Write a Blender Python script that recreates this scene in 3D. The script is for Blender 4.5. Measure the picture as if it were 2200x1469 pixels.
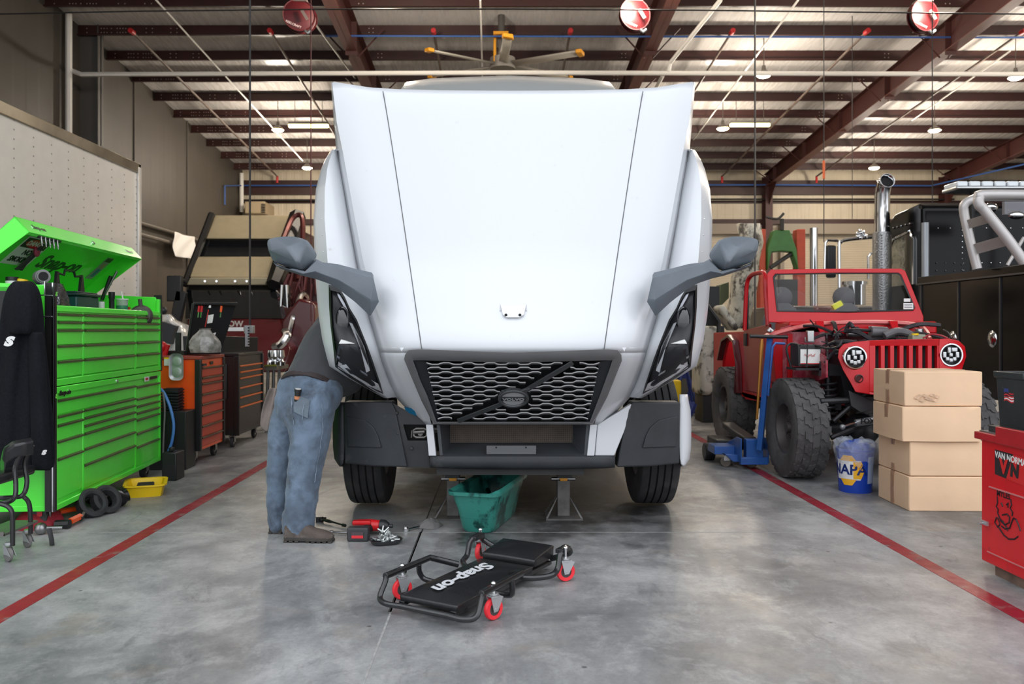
import bpy, bmesh, math, random
from mathutils import Vector, Matrix, Euler
R = math.radians
random.seed(7)
for o in list(bpy.data.objects): bpy.data.objects.remove(o)
scene = bpy.context.scene
COL = scene.collection
F, HZ, VX, VY = 1800.0, 1.35, 1074.0, 706.0
# ---------------- camera
cam_d = bpy.data.cameras.new('camera'); cam = bpy.data.objects.new('camera', cam_d); COL.objects.link(cam)
cam.location = (0, 0, HZ); cam.rotation_euler = (R(90), 0, 0)
cam_d.sensor_width = 36; cam_d.lens = 36*F/2200
cam_d.shift_x = (1100-VX)/2200; cam_d.shift_y = -(734.5-VY)/2200
cam_d.clip_start = .05; cam_d.clip_end = 300
cam_d.dof.use_dof = True; cam_d.dof.focus_distance = 5.3; cam_d.dof.aperture_fstop = 3.2
scene.camera = cam
scene.view_settings.view_transform = 'Standard'; scene.view_settings.look = 'None'
scene.view_settings.gamma = 1; scene.view_settings.use_curve_mapping = False
scene.view_settings.exposure = 0.60
# ---------------- daylight: overcast sky through the open front of the workshop
W = bpy.data.worlds.new('sky'); scene.world = W; W.use_nodes = True
nt = W.node_tree; bg = nt.nodes['Background']
tc = nt.nodes.new('ShaderNodeTexCoord'); sp = nt.nodes.new('ShaderNodeSeparateXYZ'); rp = nt.nodes.new('ShaderNodeValToRGB')
nt.links.new(tc.outputs['Generated'], sp.inputs[0]); nt.links.new(sp.outputs['Z'], rp.inputs[0])
rp.color_ramp.elements[0].position = 0.0; rp.color_ramp.elements[0].color = (.64, .66, .69, 1)
rp.color_ramp.elements[1].position = .5; rp.color_ramp.elements[1].color = (.90, .94, 1.0, 1)
nt.links.new(rp.outputs[0], bg.inputs['Color']); bg.inputs['Strength'].default_value = 1.55
sun_d = bpy.data.lights.new('sun', 'SUN'); sun_d.energy = 5.0; sun_d.angle = R(2); sun_d.color = (1, .96, .9)   # high sun behind the building: lights the forecourt only
sun = bpy.data.objects.new('sun', sun_d); COL.objects.link(sun); sun.rotation_euler = (R(-42), 0, R(8)); sun.location = (0, 10, 20)
LAMP = 205.0      # watts of one high-bay lamp

def P(px, py, d): return Vector(((px-VX)*d/F, d, HZ-(py-VY)*d/F))
def lin(c):
    c = c/255.0
    return c/12.92 if c <= .04045 else ((c+.055)/1.055)**2.4
def C(r, g, b): return (lin(r), lin(g), lin(b), 1)

# ---------------- materials
MATS = {}
def mat(name, col, rough=.5, metal=0.0, var=0.0, vscale=6.0, bump=0.0, bscale=40.0, coat=0.0, spec=.5, dirt=None, dscale=3.0, dlo=.55, dhi=.75, stretch=None, rvar=0.0, emit=None, estr=0, trans=0, alpha=1, sheen=0):
    if name in MATS: return MATS[name]
    m = bpy.data.materials.new(name); m.use_nodes = True; MATS[name] = m
    n = m.node_tree.nodes; l = m.node_tree.links; b = n['Principled BSDF']
    b.inputs['Base Color'].default_value = col; b.inputs['Roughness'].default_value = rough
    b.inputs['Metallic'].default_value = metal; b.inputs['Coat Weight'].default_value = coat
    b.inputs['Specular IOR Level'].default_value = spec
    if sheen: b.inputs['Sheen Weight'].default_value = sheen
    if emit: b.inputs['Emission Color'].default_value = emit; b.inputs['Emission Strength'].default_value = estr
    if trans: b.inputs['Transmission Weight'].default_value = trans
    if alpha < 1: b.inputs['Alpha'].default_value = alpha
    tc = n.new('ShaderNodeTexCoord'); src = tc.outputs['Object']
    if stretch:
        mp = n.new('ShaderNodeMapping'); mp.inputs['Scale'].default_value = stretch; l.new(src, mp.inputs[0]); src = mp.outputs[0]
    cur = None
    if var:
        t = n.new('ShaderNodeTexNoise'); t.inputs['Scale'].default_value = vscale; t.inputs['Detail'].default_value = 6; l.new(src, t.inputs['Vector'])
        r = n.new('ShaderNodeValToRGB'); e = r.color_ramp.elements
        e[0].position = .3; e[1].position = .7
        e[0].color = tuple(max(0, x*(1-var)) for x in col[:3])+(1,); e[1].color = tuple(min(1, x*(1+var)) for x in col[:3])+(1,)
        l.new(t.outputs['Fac'], r.inputs[0]); cur = r.outputs[0]
    if dirt:
        t = n.new('ShaderNodeTexNoise'); t.inputs['Scale'].default_value = dscale; t.inputs['Detail'].default_value = 9; t.inputs['Roughness'].default_value = .65; l.new(src, t.inputs['Vector'])
        r = n.new('ShaderNodeMapRange'); r.inputs[1].default_value = dlo; r.inputs[2].default_value = dhi; l.new(t.outputs['Fac'], r.inputs[0])
        mx = n.new('ShaderNodeMix'); mx.data_type = 'RGBA'; l.new(r.outputs[0], mx.inputs[0])
        if cur: l.new(cur, mx.inputs[6])
        else: mx.inputs[6].default_value = col
        mx.inputs[7].default_value = dirt; cur = mx.outputs[2]
    if cur: l.new(cur, b.inputs['Base Color'])
    if rvar:
        t = n.new('ShaderNodeTexNoise'); t.inputs['Scale'].default_value = vscale*1.7; t.inputs['Detail'].default_value = 5; l.new(src, t.inputs['Vector'])
        r = n.new('ShaderNodeMapRange'); r.inputs[1].default_value = .3; r.inputs[2].default_value = .7; r.inputs[3].default_value = max(.02, rough-rvar); r.inputs[4].default_value = min(1, rough+rvar)
        l.new(t.outputs['Fac'], r.inputs[0]); l.new(r.outputs[0], b.inputs['Roughness'])
    if bump:
        t = n.new('ShaderNodeTexNoise'); t.inputs['Scale'].default_value = bscale; t.inputs['Detail'].default_value = 4; l.new(src, t.inputs['Vector'])
        bp = n.new('ShaderNodeBump'); bp.inputs['Strength'].default_value = bump; bp.inputs['Distance'].default_value = .02
        l.new(t.outputs['Fac'], bp.inputs['Height']); l.new(bp.outputs[0], b.inputs['Normal'])
    return m

def ribbed(name, col, axis='X', period=.3, depth=.5, rough=.5, dirt=None):
    m = mat(name, col, rough, var=.08, vscale=1.2, dirt=dirt, dscale=.8)
    n = m.node_tree.nodes; l = m.node_tree.links; b = n['Principled BSDF']
    tc = n.new('ShaderNodeTexCoord'); w = n.new('ShaderNodeTexWave'); w.bands_direction = axis; w.wave_profile = 'SIN'
    w.inputs['Scale'].default_value = 2*math.pi/period/20.0; l.new(tc.outputs['Object'], w.inputs['Vector'])
    bp = n.new('ShaderNodeBump'); bp.inputs['Strength'].default_value = depth; bp.inputs['Distance'].default_value = .04
    rp = n.new('ShaderNodeValToRGB'); rp.color_ramp.elements[0].position = .35; rp.color_ramp.elements[1].position = .6
    l.new(w.outputs['Fac'], rp.inputs[0]); l.new(rp.outputs[0], bp.inputs['Height']); l.new(bp.outputs[0], b.inputs['Normal'])
    return m

# ---------------- mesh builder
class MB:
    def __init__(s): s.v = []; s.f = []; s.m = []; s.mi = 0; s.T = Matrix.Identity(4)
    def add(s, vs, fs):
        o = len(s.v); s.v += [s.T @ Vector(v) for v in vs]
        for f in fs: s.f.append([i+o for i in f]); s.m.append(s.mi)
        return s
    def box(s, c, d, rot=None):
        M = Euler(rot).to_matrix() if rot else Matrix.Identity(3)
        vs = [Vector(c) + M @ Vector((x*d[0]/2, y*d[1]/2, z*d[2]/2)) for x in (-1, 1) for y in (-1, 1) for z in (-1, 1)]
        return s.add(vs, [(0,1,3,2),(4,6,7,5),(0,4,5,1),(2,3,7,6),(0,2,6,4),(1,5,7,3)])
    def bb(s, a, b):
        return s.box([(a[i]+b[i])/2 for i in range(3)], [abs(b[i]-a[i]) for i in range(3)])
    def cyl(s, a, b, r, r2=None, n=16, cap=True):
        return s.tube([a, b], [r, r if r2 is None else r2], n, cap)
    def tube(s, pts, r, n=10, cap=True, closed=False, flat=1.0, up=None):
        pts = [Vector(p) for p in pts]; N = len(pts)
        rr = r if isinstance(r, (list, tuple)) else [r]*N
        vs = []; prev = None
        for i, p in enumerate(pts):
            if closed: t = pts[(i+1) % N]-pts[i-1]
            elif i == 0: t = pts[1]-pts[0]
            elif i == N-1: t = pts[-1]-pts[-2]
            else: t = (pts[i+1]-p).normalized()+(p-pts[i-1]).normalized()
            t = t.normalized() if t.length > 1e-9 else Vector((0,0,1))
            if prev is None:
                u = Vector(up) if up else (Vector((0,0,1)) if abs(t.z) < .9 else Vector((1,0,0)))
                x = (u - t*u.dot(t)).normalized()
            else:
                x = prev - t*prev.dot(t); x = x.normalized() if x.length > 1e-6 else t.orthogonal().normalized()
            prev = x; y = t.cross(x)
            for k in range(n):
                a = 2*math.pi*k/n; vs.append(p + x*math.cos(a)*rr[i]*flat + y*math.sin(a)*rr[i])
        fs = []
        for i in range(N if closed else N-1):
            j = (i+1) % N
            for k in range(n): fs.append((i*n+k, i*n+(k+1) % n, j*n+(k+1) % n, j*n+k))
        if cap and not closed: fs.append(tuple(range(n-1, -1, -1))); fs.append(tuple((N-1)*n+k for k in range(n)))
        return s.add(vs, fs)
    def lathe(s, o, ax, prof, n=24, cap=False):     # prof: (radius, height along ax)
        o = Vector(o); ax = Vector(ax).normalized(); x = ax.orthogonal().normalized(); y = ax.cross(x); vs = []; fs = []
        for r, h in prof:
            for k in range(n):
                a = 2*math.pi*k/n; vs.append(o+ax*h+(x*math.cos(a)+y*math.sin(a))*r)
        for i in range(len(prof)-1):
            for k in range(n): fs.append((i*n+k, i*n+(k+1) % n, (i+1)*n+(k+1) % n, (i+1)*n+k))
        if cap: fs.append(tuple(range(n-1, -1, -1))); fs.append(tuple((len(prof)-1)*n+k for k in range(n)))
        return s.add(vs, fs)
    def sph(s, c, r, n=14, m=8):
        c = Vector(c); r = Vector(r) if isinstance(r, (tuple, list)) else Vector((r, r, r)); vs = []; fs = []
        for i in range(m+1):
            th = math.pi*i/m
            for k in range(n):
                a = 2*math.pi*k/n; vs.append(c+Vector((r.x*math.sin(th)*math.cos(a), r.y*math.sin(th)*math.sin(a), r.z*math.cos(th))))
        for i in range(m):
            for k in range(n): fs.append((i*n+k, (i+1)*n+k, (i+1)*n+(k+1) % n, i*n+(k+1) % n))
        return s.add(vs, fs)
    def prism(s, poly, off):                        # poly: 3D outline, off: extrusion vector
        n = len(poly); off = Vector(off); vs = [Vector(p) for p in poly] + [Vector(p)+off for p in poly]
        fs = [tuple(range(n)), tuple(range(2*n-1, n-1, -1))] + [(i, i+n, (i+1) % n+n, (i+1) % n) for i in range(n)]
        return s.add(vs, fs)
    def pp(s, pts, d, t):                           # outline seen at distance d, thickness t going away
        return s.prism([P(x, y, d) for x, y in pts], (0, t, 0))
    def grid(s, rows, flip=False, closed=False):
        n = len(rows[0]); vs = [p for r in rows for p in r]; fs = []
        for i in range(len(rows)-1):
            for k in range(n if closed else n-1):
                q = (i*n+k, i*n+(k+1) % n, (i+1)*n+(k+1) % n, (i+1)*n+k)
                fs.append(q[::-1] if flip else q)
        return s.add(vs, fs)
    def mesh(s, me, M):                             # merge another mesh (lettering)
        return s.add([M @ v.co for v in me.vertices], [tuple(p.vertices) for p in me.polygons])
    def build(s, name, m, parent=None, bev=0, seg=2, smooth=35, world=True, solid=0, sub=0):
        me = bpy.data.meshes.new(name)
        inv = Matrix.Identity(4)
        if parent is not None and world: inv = WM(parent).inverted()
        me.from_pydata([tuple(inv @ v) for v in s.v], [], s.f)
        mm = m if isinstance(m, (list, tuple)) else [m]
        for x in mm: me.materials.append(x)
        for p, k in zip(me.polygons, s.m): p.material_index = k; p.use_smooth = True
        bm = bmesh.new(); bm.from_mesh(me); bmesh.ops.recalc_face_normals(bm, faces=bm.faces); bm.to_mesh(me); bm.free()
        me.update()
        if smooth < 180: me.set_sharp_from_angle(angle=R(smooth))
        o = bpy.data.objects.new(name, me); COL.objects.link(o)
        if parent is not None: o.parent = parent
        if solid: k = o.modifiers.new('thickness', 'SOLIDIFY'); k.thickness = solid; k.offset = 0
        if bev: k = o.modifiers.new('bevel', 'BEVEL'); k.width = bev; k.segments = seg; k.limit_method = 'ANGLE'; k.angle_limit = R(40)
        if sub: k = o.modifiers.new('sub', 'SUBSURF'); k.levels = sub; k.render_levels = sub
        return o
def WM(o):
    M = Matrix.LocRotScale(o.location, o.rotation_euler, o.scale)
    return WM(o.parent) @ M if o.parent else M
def thing(name, label, cat, loc=(0,0,0), rz=0, group=None):
    o = bpy.data.objects.new(name, None); COL.objects.link(o); o.location = loc; o.rotation_euler = (0,0,rz)
    o.empty_display_size = .1
    return tag(o, label, cat, group)
def part(name, parent):                            # an Empty grouping the pieces of one part
    o = bpy.data.objects.new(name, None); COL.objects.link(o); o.parent = parent; o.empty_display_size = .1
    return o
def tag(o, label, cat, group=None):
    o['label'] = label; o['category'] = cat
    if group: o['group'] = group
    return o
def struct(o): o['kind'] = 'structure'; return o
def dup(r, loc=None, rz=None, label=None, group=None, parent=None):
    c = r.copy(); COL.objects.link(c); c.parent = parent
    if loc is not None: c.location = loc
    if rz is not None: c.rotation_euler = (0,0,rz)
    if label: c['label'] = label
    if group: c['group'] = group
    for ch in [x for x in r.children]: dup(ch, parent=c)
    return c
_txt = {}
def txt(t, size=1, ext=.002, shear=0, bold=0, sx=1):
    k = (t, size, ext, shear, bold, sx)
    if k in _txt: return _txt[k]
    cu = bpy.data.curves.new('t', 'FONT'); cu.body = t; cu.size = size; cu.extrude = ext; cu.shear = shear; cu.offset = bold
    cu.align_x = 'CENTER'; cu.align_y = 'CENTER'; cu.resolution_u = 3
    o = bpy.data.objects.new('t', cu); COL.objects.link(o)
    dg = bpy.context.evaluated_depsgraph_get(); me = bpy.data.meshes.new_from_object(o.evaluated_get(dg))
    bpy.data.objects.remove(o)
    if sx != 1:
        for v in me.vertices: v.co.x *= sx
    _txt[k] = me; return me
def frame(o, x, y):                                 # matrix with given origin and x, y directions
    x = Vector(x).normalized(); y = Vector(y); y = (y-x*y.dot(x)).normalized(); z = x.cross(y)
    return Matrix(((x.x, y.x, z.x, o[0]), (x.y, y.y, z.y, o[1]), (x.z, y.z, z.z, o[2]), (0,0,0,1)))
FRONT = lambda p: frame(p, (1,0,0), (0,0,1))        # lettering facing the camera side (-Y)
def lerp(a, b, t): return a+(b-a)*t
def interp(tab, y):                                 # piecewise-linear table [(y, val), ...]
    if y <= tab[0][0]: return tab[0][1]
    for (a, u), (b, v) in zip(tab, tab[1:]):
        if y <= b: return u+(v-u)*(y-a)/(b-a)
    return tab[-1][1]
def arc(pts, n=6):                                  # Catmull-Rom smoothing of a polyline
    pts = [Vector(p) for p in pts]; out = []
    for i in range(len(pts)-1):
        p0 = pts[max(i-1, 0)]; p1 = pts[i]; p2 = pts[i+1]; p3 = pts[min(i+2, len(pts)-1)]
        for k in range(n):
            t = k/n; out.append(.5*((2*p1)+(p2-p0)*t+(2*p0-5*p1+4*p2-p3)*t*t+(3*p1-p0-3*p2+p3)*t**3))
    out.append(pts[-1]); return out

# common materials
BLK = mat('black_plastic', C(28,29,31), .45, var=.15)
RUB = mat('rubber', C(48,48,50), .75, var=.2, vscale=15, bump=.25, bscale=60)
CHR = mat('chrome', C(225,226,228), .12, 1)
STL = mat('steel', C(150,150,150), .35, 1, var=.2)
GRY = mat('grey_plastic', C(98,106,114), .42, var=.1, bump=.15, bscale=250)
WHT = mat('white_plastic', C(225,225,222), .4)
DRK = mat('dark_cavity', C(14,14,15), .8)
REDP = mat('red_plastic', C(190,24,28), .35, var=.1)
ORG = mat('orange_paint', C(238,84,22), .35, coat=.3, var=.06)
YEL = mat('yellow_plastic', C(240,200,20), .4, var=.08)
GRN = mat('lime_green_paint', C(84,240,64), .30, coat=.3, var=.03)
BLU = mat('blue_paint', C(38,88,160), .35, coat=.3, var=.12)
ALU = mat('brushed_aluminium', C(190,192,192), .32, 1, var=.1)
# =============== SETTING ===============
ZR = lambda y: 10.49-.0833*y
XL, XR, YB, Y0 = -10.32, 25.0, 33.6, 4.1
# floor
def floor_mat():
    m = mat('polished_concrete', C(122,124,126), .3); n = m.node_tree.nodes; l = m.node_tree.links; b = n['Principled BSDF']
    tc = n.new('ShaderNodeTexCoord'); O = tc.outputs['Object']
    def noise(sc, det, rough=.6, st=None, dist=0):
        s = O
        if st: mp = n.new('ShaderNodeMapping'); mp.inputs['Scale'].default_value = st; l.new(O, mp.inputs[0]); s = mp.outputs[0]
        t = n.new('ShaderNodeTexNoise'); t.inputs['Scale'].default_value = sc; t.inputs['Detail'].default_value = det; t.inputs['Roughness'].default_value = rough; t.inputs['Distortion'].default_value = dist; l.new(s, t.inputs['Vector']); return t.outputs['Fac']
    def mr(x, a, b_, c, d):
        t = n.new('ShaderNodeMapRange'); l.new(x, t.inputs[0])
        for i, v in enumerate((a, b_, c, d)): t.inputs[i+1].default_value = v
        return t.outputs[0]
    def mix(f, a, b_):
        t = n.new('ShaderNodeMix'); t.data_type = 'RGBA'; l.new(f, t.inputs[0])
        for i, v in ((6, a), (7, b_)):
            if isinstance(v, tuple): t.inputs[i].default_value = v
            else: l.new(v, t.inputs[i])
        return t.outputs[2]
    def math_(op, a, b_):
        t = n.new('ShaderNodeMath'); t.operation = op
        for i, v in ((0, a), (1, b_)):
            if isinstance(v, (int, float)): t.inputs[i].default_value = v
            else: l.new(v, t.inputs[i])
        return t.outputs[0]
    base = mix(mr(noise(.6, 9, .66, None, .5), .36, .64, 0, 1), C(90,92,94), C(176,176,175))
    base = mix(mr(noise(1.9, 10, .72, (1, .75, 1), .3), .42, .64, 0, .6), base, C(92,94,97))
    base = mix(mr(noise(4.2, 10, .75, (1, .8, 1), .4), .50, .72, 0, .55), base, C(190,190,188))
    base = mix(mr(noise(3.1, 10, .78, (1.3, .6, 1), .6), .56, .72, 0, .7), base, C(66,67,69))
    base = mix(mr(noise(45, 4, .8), .42, .68, 0, .22), base, C(60,61,62))
    base = mix(mr(noise(2.2, 4, .6), .58, .75, 0, .35), base, C(150,132,112))
    # oil-stained bay under the truck
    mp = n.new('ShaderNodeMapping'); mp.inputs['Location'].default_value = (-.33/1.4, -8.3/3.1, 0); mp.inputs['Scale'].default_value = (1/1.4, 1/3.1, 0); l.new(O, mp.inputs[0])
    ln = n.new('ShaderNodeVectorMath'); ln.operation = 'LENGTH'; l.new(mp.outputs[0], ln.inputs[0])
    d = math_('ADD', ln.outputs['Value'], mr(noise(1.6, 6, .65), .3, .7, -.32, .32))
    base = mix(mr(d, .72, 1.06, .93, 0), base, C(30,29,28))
    # fine scratches
    for st, a in (((1, 14, 1), .5), ((11, 1.2, 1), .4)):
        base = mix(mr(noise(5, 3, .8, st, 3.5), .70, .735, 0, a), base, C(205,205,202))
    # spilled drops
    vo = n.new('ShaderNodeTexVoronoi'); vo.inputs['Scale'].default_value = 3.3; l.new(O, vo.inputs['Vector'])
    base = mix(mr(vo.outputs['Distance'], .03, .05, .7, 0), base, C(40,40,40))
    l.new(base, b.inputs['Base Color'])
    l.new(mr(noise(1.1, 8, .7, None, 1), .3, .7, .34, .55), b.inputs['Roughness']); b.inputs['Specular IOR Level'].default_value = .7
    bp = n.new('ShaderNodeBump'); bp.inputs['Strength'].default_value = .12; bp.inputs['Distance'].default_value = .01
    l.new(noise(3.5, 5), bp.inputs['Height']); l.new(bp.outputs[0], b.inputs['Normal'])
    return m
FLM = floor_mat()
m = MB(); m.bb((XL-25, -50, -.2), (XR+25, YB+.2, 0)); struct(m.build('floor', FLM))
jm = mat('floor_joint', C(150,150,148), .7, var=.2, vscale=30)
jd = mat('floor_joint_dark', C(52,52,52), .8, var=.3, vscale=20)
k = 1
for (a, b, w, mm) in (((-9, 5.56), (9, 5.56), .010, jm), ((-.52, -6), (-.52, 5.56), .010, jm), ((-.525, 4.0), (-.525, 5.56), .016, jd), ((-.52, 5.56), (-.52, 20), .010, jd), ((-9, 11.4), (12, 11.4), .014, jd), ((4.9, -2), (4.9, 20), .012, jd)):
    m = MB(); m.bb((min(a[0], b[0])-w/2, min(a[1], b[1])-w/2, 0), (max(a[0], b[0])+w/2, max(a[1], b[1])+w/2, .0012))
    struct(m.build('trim_%d' % k, mm)); k += 1
rs = mat('red_floor_paint', C(142,28,46), .4, var=.15, vscale=8, dirt=C(128,110,108), dscale=7, dlo=.56, dhi=.68, rvar=.1)
for x in (-2.34, 2.45):
    m = MB(); m.bb((x-.05, 1.5, 0), (x+.05, 13.5, .0020)); struct(m.build('trim_%d' % k, rs)); k += 1
# roof skin (white faced insulation blanket)
rm = mat('insulation_facing', C(220,214,208), .27, var=.05, vscale=2, bump=.55, bscale=1.3, stretch=(3.2, .35, 1), rvar=.1)
m = MB(); m.prism([(XL, Y0, ZR(Y0)), (XR, Y0, ZR(Y0)), (XR, YB, ZR(YB)), (XL, YB, ZR(YB))], (0, 0, .2)); struct(m.build('ceiling', rm))
# purlins
pm = mat('red_oxide_steel', C(52,20,15), .5, var=.12, vscale=3)
dotm = mat('bolt_heads', C(200,190,180), .4, .6)
d = 20.5-1.5*14
while d < YB-.4:
    if d > Y0+.3:
        z = ZR(d); m = MB()
        m.bb((XL, d-.004, z-.27), (XR, d+.004, z-.01)); m.bb((XL, d-.075, z-.27), (XR, d, z-.262)); m.bb((XL, d, z-.018), (XR, d+.075, z-.01))
        m.bb((XL, d-.075, z-.262), (XR, d-.071, z-.235))
        m.mi = 1
        if d > 18:
            for q in (-10.1, -9.75, -9.68, -9.61, -9.5, -9.36, -9.29, -9.22, -9.15, -8.65, -8.5, -8.05, -7.9, -3.95, -3.85, -3.2, -3.1, 3.2, 3.3, 3.9, 4.0, 10.1, 10.2, 11.0, 11.1):
                for zz in (-.09, -.19): m.box((q, d-.008, z+zz), (.02, .01, .02))
        struct(m.build('trim_%d' % k, [pm, dotm])); k += 1
    d += 1.5
# tapered rigid frames (rafter + rear column), every 7.05 m
fm = mat('red_oxide_frame', C(62,24,18), .55, var=.1, vscale=2)
flm = mat('frame_flange_lit', C(96,52,44), .5, var=.1, vscale=2)  # bottom flange: light on its underside put into the paler colour
for x in (-3.5, 3.55, 10.6, 17.65):
    m = MB()
    def sec(y): return ZR(y)-.28, ZR(y)-.28-(1.15 if y < 14 else lerp(1.15, .75, (y-14)/(YB-14)))+.25
    a, b = Y0+.3, YB-.35
    m.prism([(x-.006, a, sec(a)[0]), (x-.006, b, sec(b)[0]), (x-.006, b, sec(b)[1]), (x-.006, a, sec(a)[1])], (.012, 0, 0))
    for (i, mi) in ((0, 0), (1, 1)):
        m.mi = mi
        m.prism([(x-.14, a, sec(a)[i]), (x+.14, a, sec(a)[i]), (x+.14, b, sec(b)[i]), (x-.14, b, sec(b)[i])], (0, 0, .016))
    m.mi = 0
    y = Y0+3.2
    while y < b: m.box((x, y, (sec(y)[0]+sec(y)[1])/2), (.27, .012, sec(y)[0]-sec(y)[1])); y += 3.1
    # diagonal flange braces
    y = 20.0
    while y < b:
        for s in (-1, 1): m.cyl((x+s*.1, y, sec(y)[1]+.05), (x+s*.75, y, sec(y)[0]-.02), .02, n=6)
        y += 3.1
    # rear column
    for yy in (YB-.15, YB-.62): m.box((x, yy, 3.7), (.28, .016, 7.4))
    m.box((x, YB-.385, 3.7), (.012, .46, 7.4))
    m.prism([(x-.006, YB-.6, 7.25), (x-.006, YB-1.5, sec(YB-1.5)[1]), (x-.006, YB-.6, 6.2)], (.012, 0, 0))
    struct(m.build('trim_%d' % k, [fm, flm])); k += 1
# walls
wl = ribbed('left_wall_panel', C(72,66,58), 'Y', 1.0, .10, .55)
m = MB(); m.bb((XL-.2, Y0, 0), (XL, YB, ZR(Y0)+.2)); struct(m.build('wall_left', wl))
for y0 in (17.0, 19.95, 23.6, 27.6):      # panel seams
    m = MB(); m.box((XL+.02, y0, 5), (.04, .05, 10 if y0 < 19 else 9)); struct(m.build('trim_%d' % k, mat('wall_seam', C(84,78,70), .6))); k += 1
m = MB(); m.box((XL+.25, 20.0+.62, 4.5), (.5, .05, 9)); m.box((XL+.49, 20.62, 4.5), (.02, .3, 9)); struct(m.build('trim_%d' % k, mat('grey_column', C(84,80,76), .6))); k += 1
m = MB(); m.tube([(XL+.12, 14.0, 4.35), (XL+.12, 24, 4.35), (XL+.12, 32.8, 4.35)], .05, 8); m.tube([(XL+.2, 14.0, 4.0), (XL+.2, 32.8, 4.0)], .06, 8)
struct(m.build('trim_%d' % k, mat('wall_conduit', C(104,96,86), .5))); k += 1
m = MB(); m.bb((XR, Y0, 0), (XR+.2, YB, ZR(Y0)+.2)); struct(m.build('wall_right', mat('right_wall_panel', C(190,182,168), .6)))
bw = ribbed('back_wall_panel', C(206,192,168), 'X', .32, .35, .55)
wx0, wx1, wz0, wz1 = -8.05, -7.1, 3.1, 5.0
m = MB(); m.bb((XL, YB, 0), (wx0, YB+.2, ZR(YB))); m.bb((wx1, YB, 0), (XR, YB+.2, ZR(YB))); m.bb((wx0, YB, 0), (wx1, YB+.2, wz0)); m.bb((wx0, YB, wz1), (wx1, YB+.2, ZR(YB)))
struct(m.build('wall_back', bw))
m = MB(); m.bb((wx0, YB+.05, wz0), (wx1, YB+.08, wz1)); m.mi = 1
for z in (wz0, (wz0+wz1)/2, wz1): m.bb((wx0, YB-.03, z-.04), (wx1, YB+.1, z+.04))
for x in (wx0, wx1): m.bb((x-.04, YB-.03, wz0), (x+.04, YB+.1, wz1))
struct(m.build('window_1', [mat('window_daylight', C(240,210,195), .5, emit=C(250,214,196), estr=.9), mat('window_frame', C(150,120,100), .5)]))
for z, h, dd in ((7.15, .26, .12), (6.85, .30, .25), (6.42, .10, .1), (5.62, .2, .2)):
    m = MB(); m.bb((XL, YB-dd, z-h/2), (XR, YB, z+h/2)); struct(m.build('trim_%d' % k, mat('dark_girt', C(58,32,27), .55, var=.1))); k += 1
# roll-up doors in the rear wall
dm = ribbed('rolling_door_slats', C(196,182,158), 'Z', .09, .6, .45)
for i, (a, b) in enumerate(((-2.9, 2.9), (4.2, 10.0), (11.3, 17.0))):
    m = MB(); m.bb((a, YB-.1, 0), (b, YB-.04, 5.1)); m.mi = 1
    m.bb((a-.15, YB-.3, 0), (a, YB-.02, 5.3)); m.bb((b, YB-.3, 0), (b+.15, YB-.02, 5.3)); m.bb((a-.15, YB-.5, 5.1), (b+.15, YB-.02, 5.5))
    struct(m.build('door_%d' % (i+1), [dm, mat('door_hood', C(140,128,112), .5)]))
# =============== WHITE SEMI TRUCK, hood tilted open ===============
CX = 1102
truck = thing('semi_truck', 'white semi truck with its hood tilted open towards the camera, in the middle bay', 'truck', (.085, 6.5, 0))
WPT = mat('white_truck_paint', C(208,211,215), .30, coat=.35, dirt=C(184,182,178), dscale=9, dlo=.66, dhi=.80)
GBM = mat('bumper_plastic', C(44,47,51), .55, var=.2, vscale=5, bump=.1, bscale=200, dirt=C(92,92,92), dscale=6, dlo=.62, dhi=.85)
GFR = mat('grille_surround_grey', C(112,112,113), .4, var=.08)
tI = [(176, 385), (193, 384), (261, 376), (330, 362), (407, 348), (472, 336), (560, 319), (620, 304), (665, 290), (729, 268), (780, 250), (820, 236), (853, 222), (885, 202), (911, 184)]
tO = [(176, 388), (193, 387), (261, 382), (330, 376), (407, 361), (472, 350), (560, 334), (620, 322), (665, 311), (729, 292), (780, 277), (820, 263), (853, 248), (885, 218), (911, 187)]
tF = [(322, 382), (324, 389), (340, 400), (364, 410), (407, 421), (472, 426), (560, 424), (620, 420), (665, 417), (729, 407), (780, 394), (788, 391), (853, 276)]
tD = [(176, 5.50), (193, 5.48), (560, 5.23), (690, 5.055), (715, 5.02), (735, 5.00), (750, 5.0), (765, 5.02), (785, 5.07), (820, 5.20), (911, 5.54)]   # depth of the panel at the seam
def HD(off, y):                                     # distance of the hood skin at offset/row
    d = interp(tD, y); I = interp(tI, y); O = interp(tO, y); a = abs(off)
    if a <= I:
        f = a/I; return d-.10+.10*f**2*1.6+(.10 if f > .92 else 0)*(f-.92)/.08*.3
    dI = d+.09
    if a <= O+.01: return dI+.16*(a-I)/max(O-I, 1)
    Fv = interp(tF, y); f = min(1, (a-O)/max(Fv-O, 1))
    return dI+.16-.10*math.sin(min(f*1.25, 1)*math.pi/2)+(.20*(f-.75)/.25 if f > .75 else 0)
ROWS = [178, 193, 225, 261, 300, 330, 370, 407, 440, 472, 516, 560, 590, 620, 645, 665, 690, 710, 729, 745, 765, 780, 800, 820, 835, 853, 870, 885, 900, 911]
top_tab = [(0, 197), (140, 196.5), (279, 193), (330, 187), (386, 177)]
def HP(off, y, s, dd=0):
    yy = y
    if y <= 193: yy = interp(top_tab, abs(off)) if y < 190 else max(193, interp(top_tab, abs(off))+10)
    return P(CX+s*off, yy, HD(off, y)+dd)
m = MB(); rows = []
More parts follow.
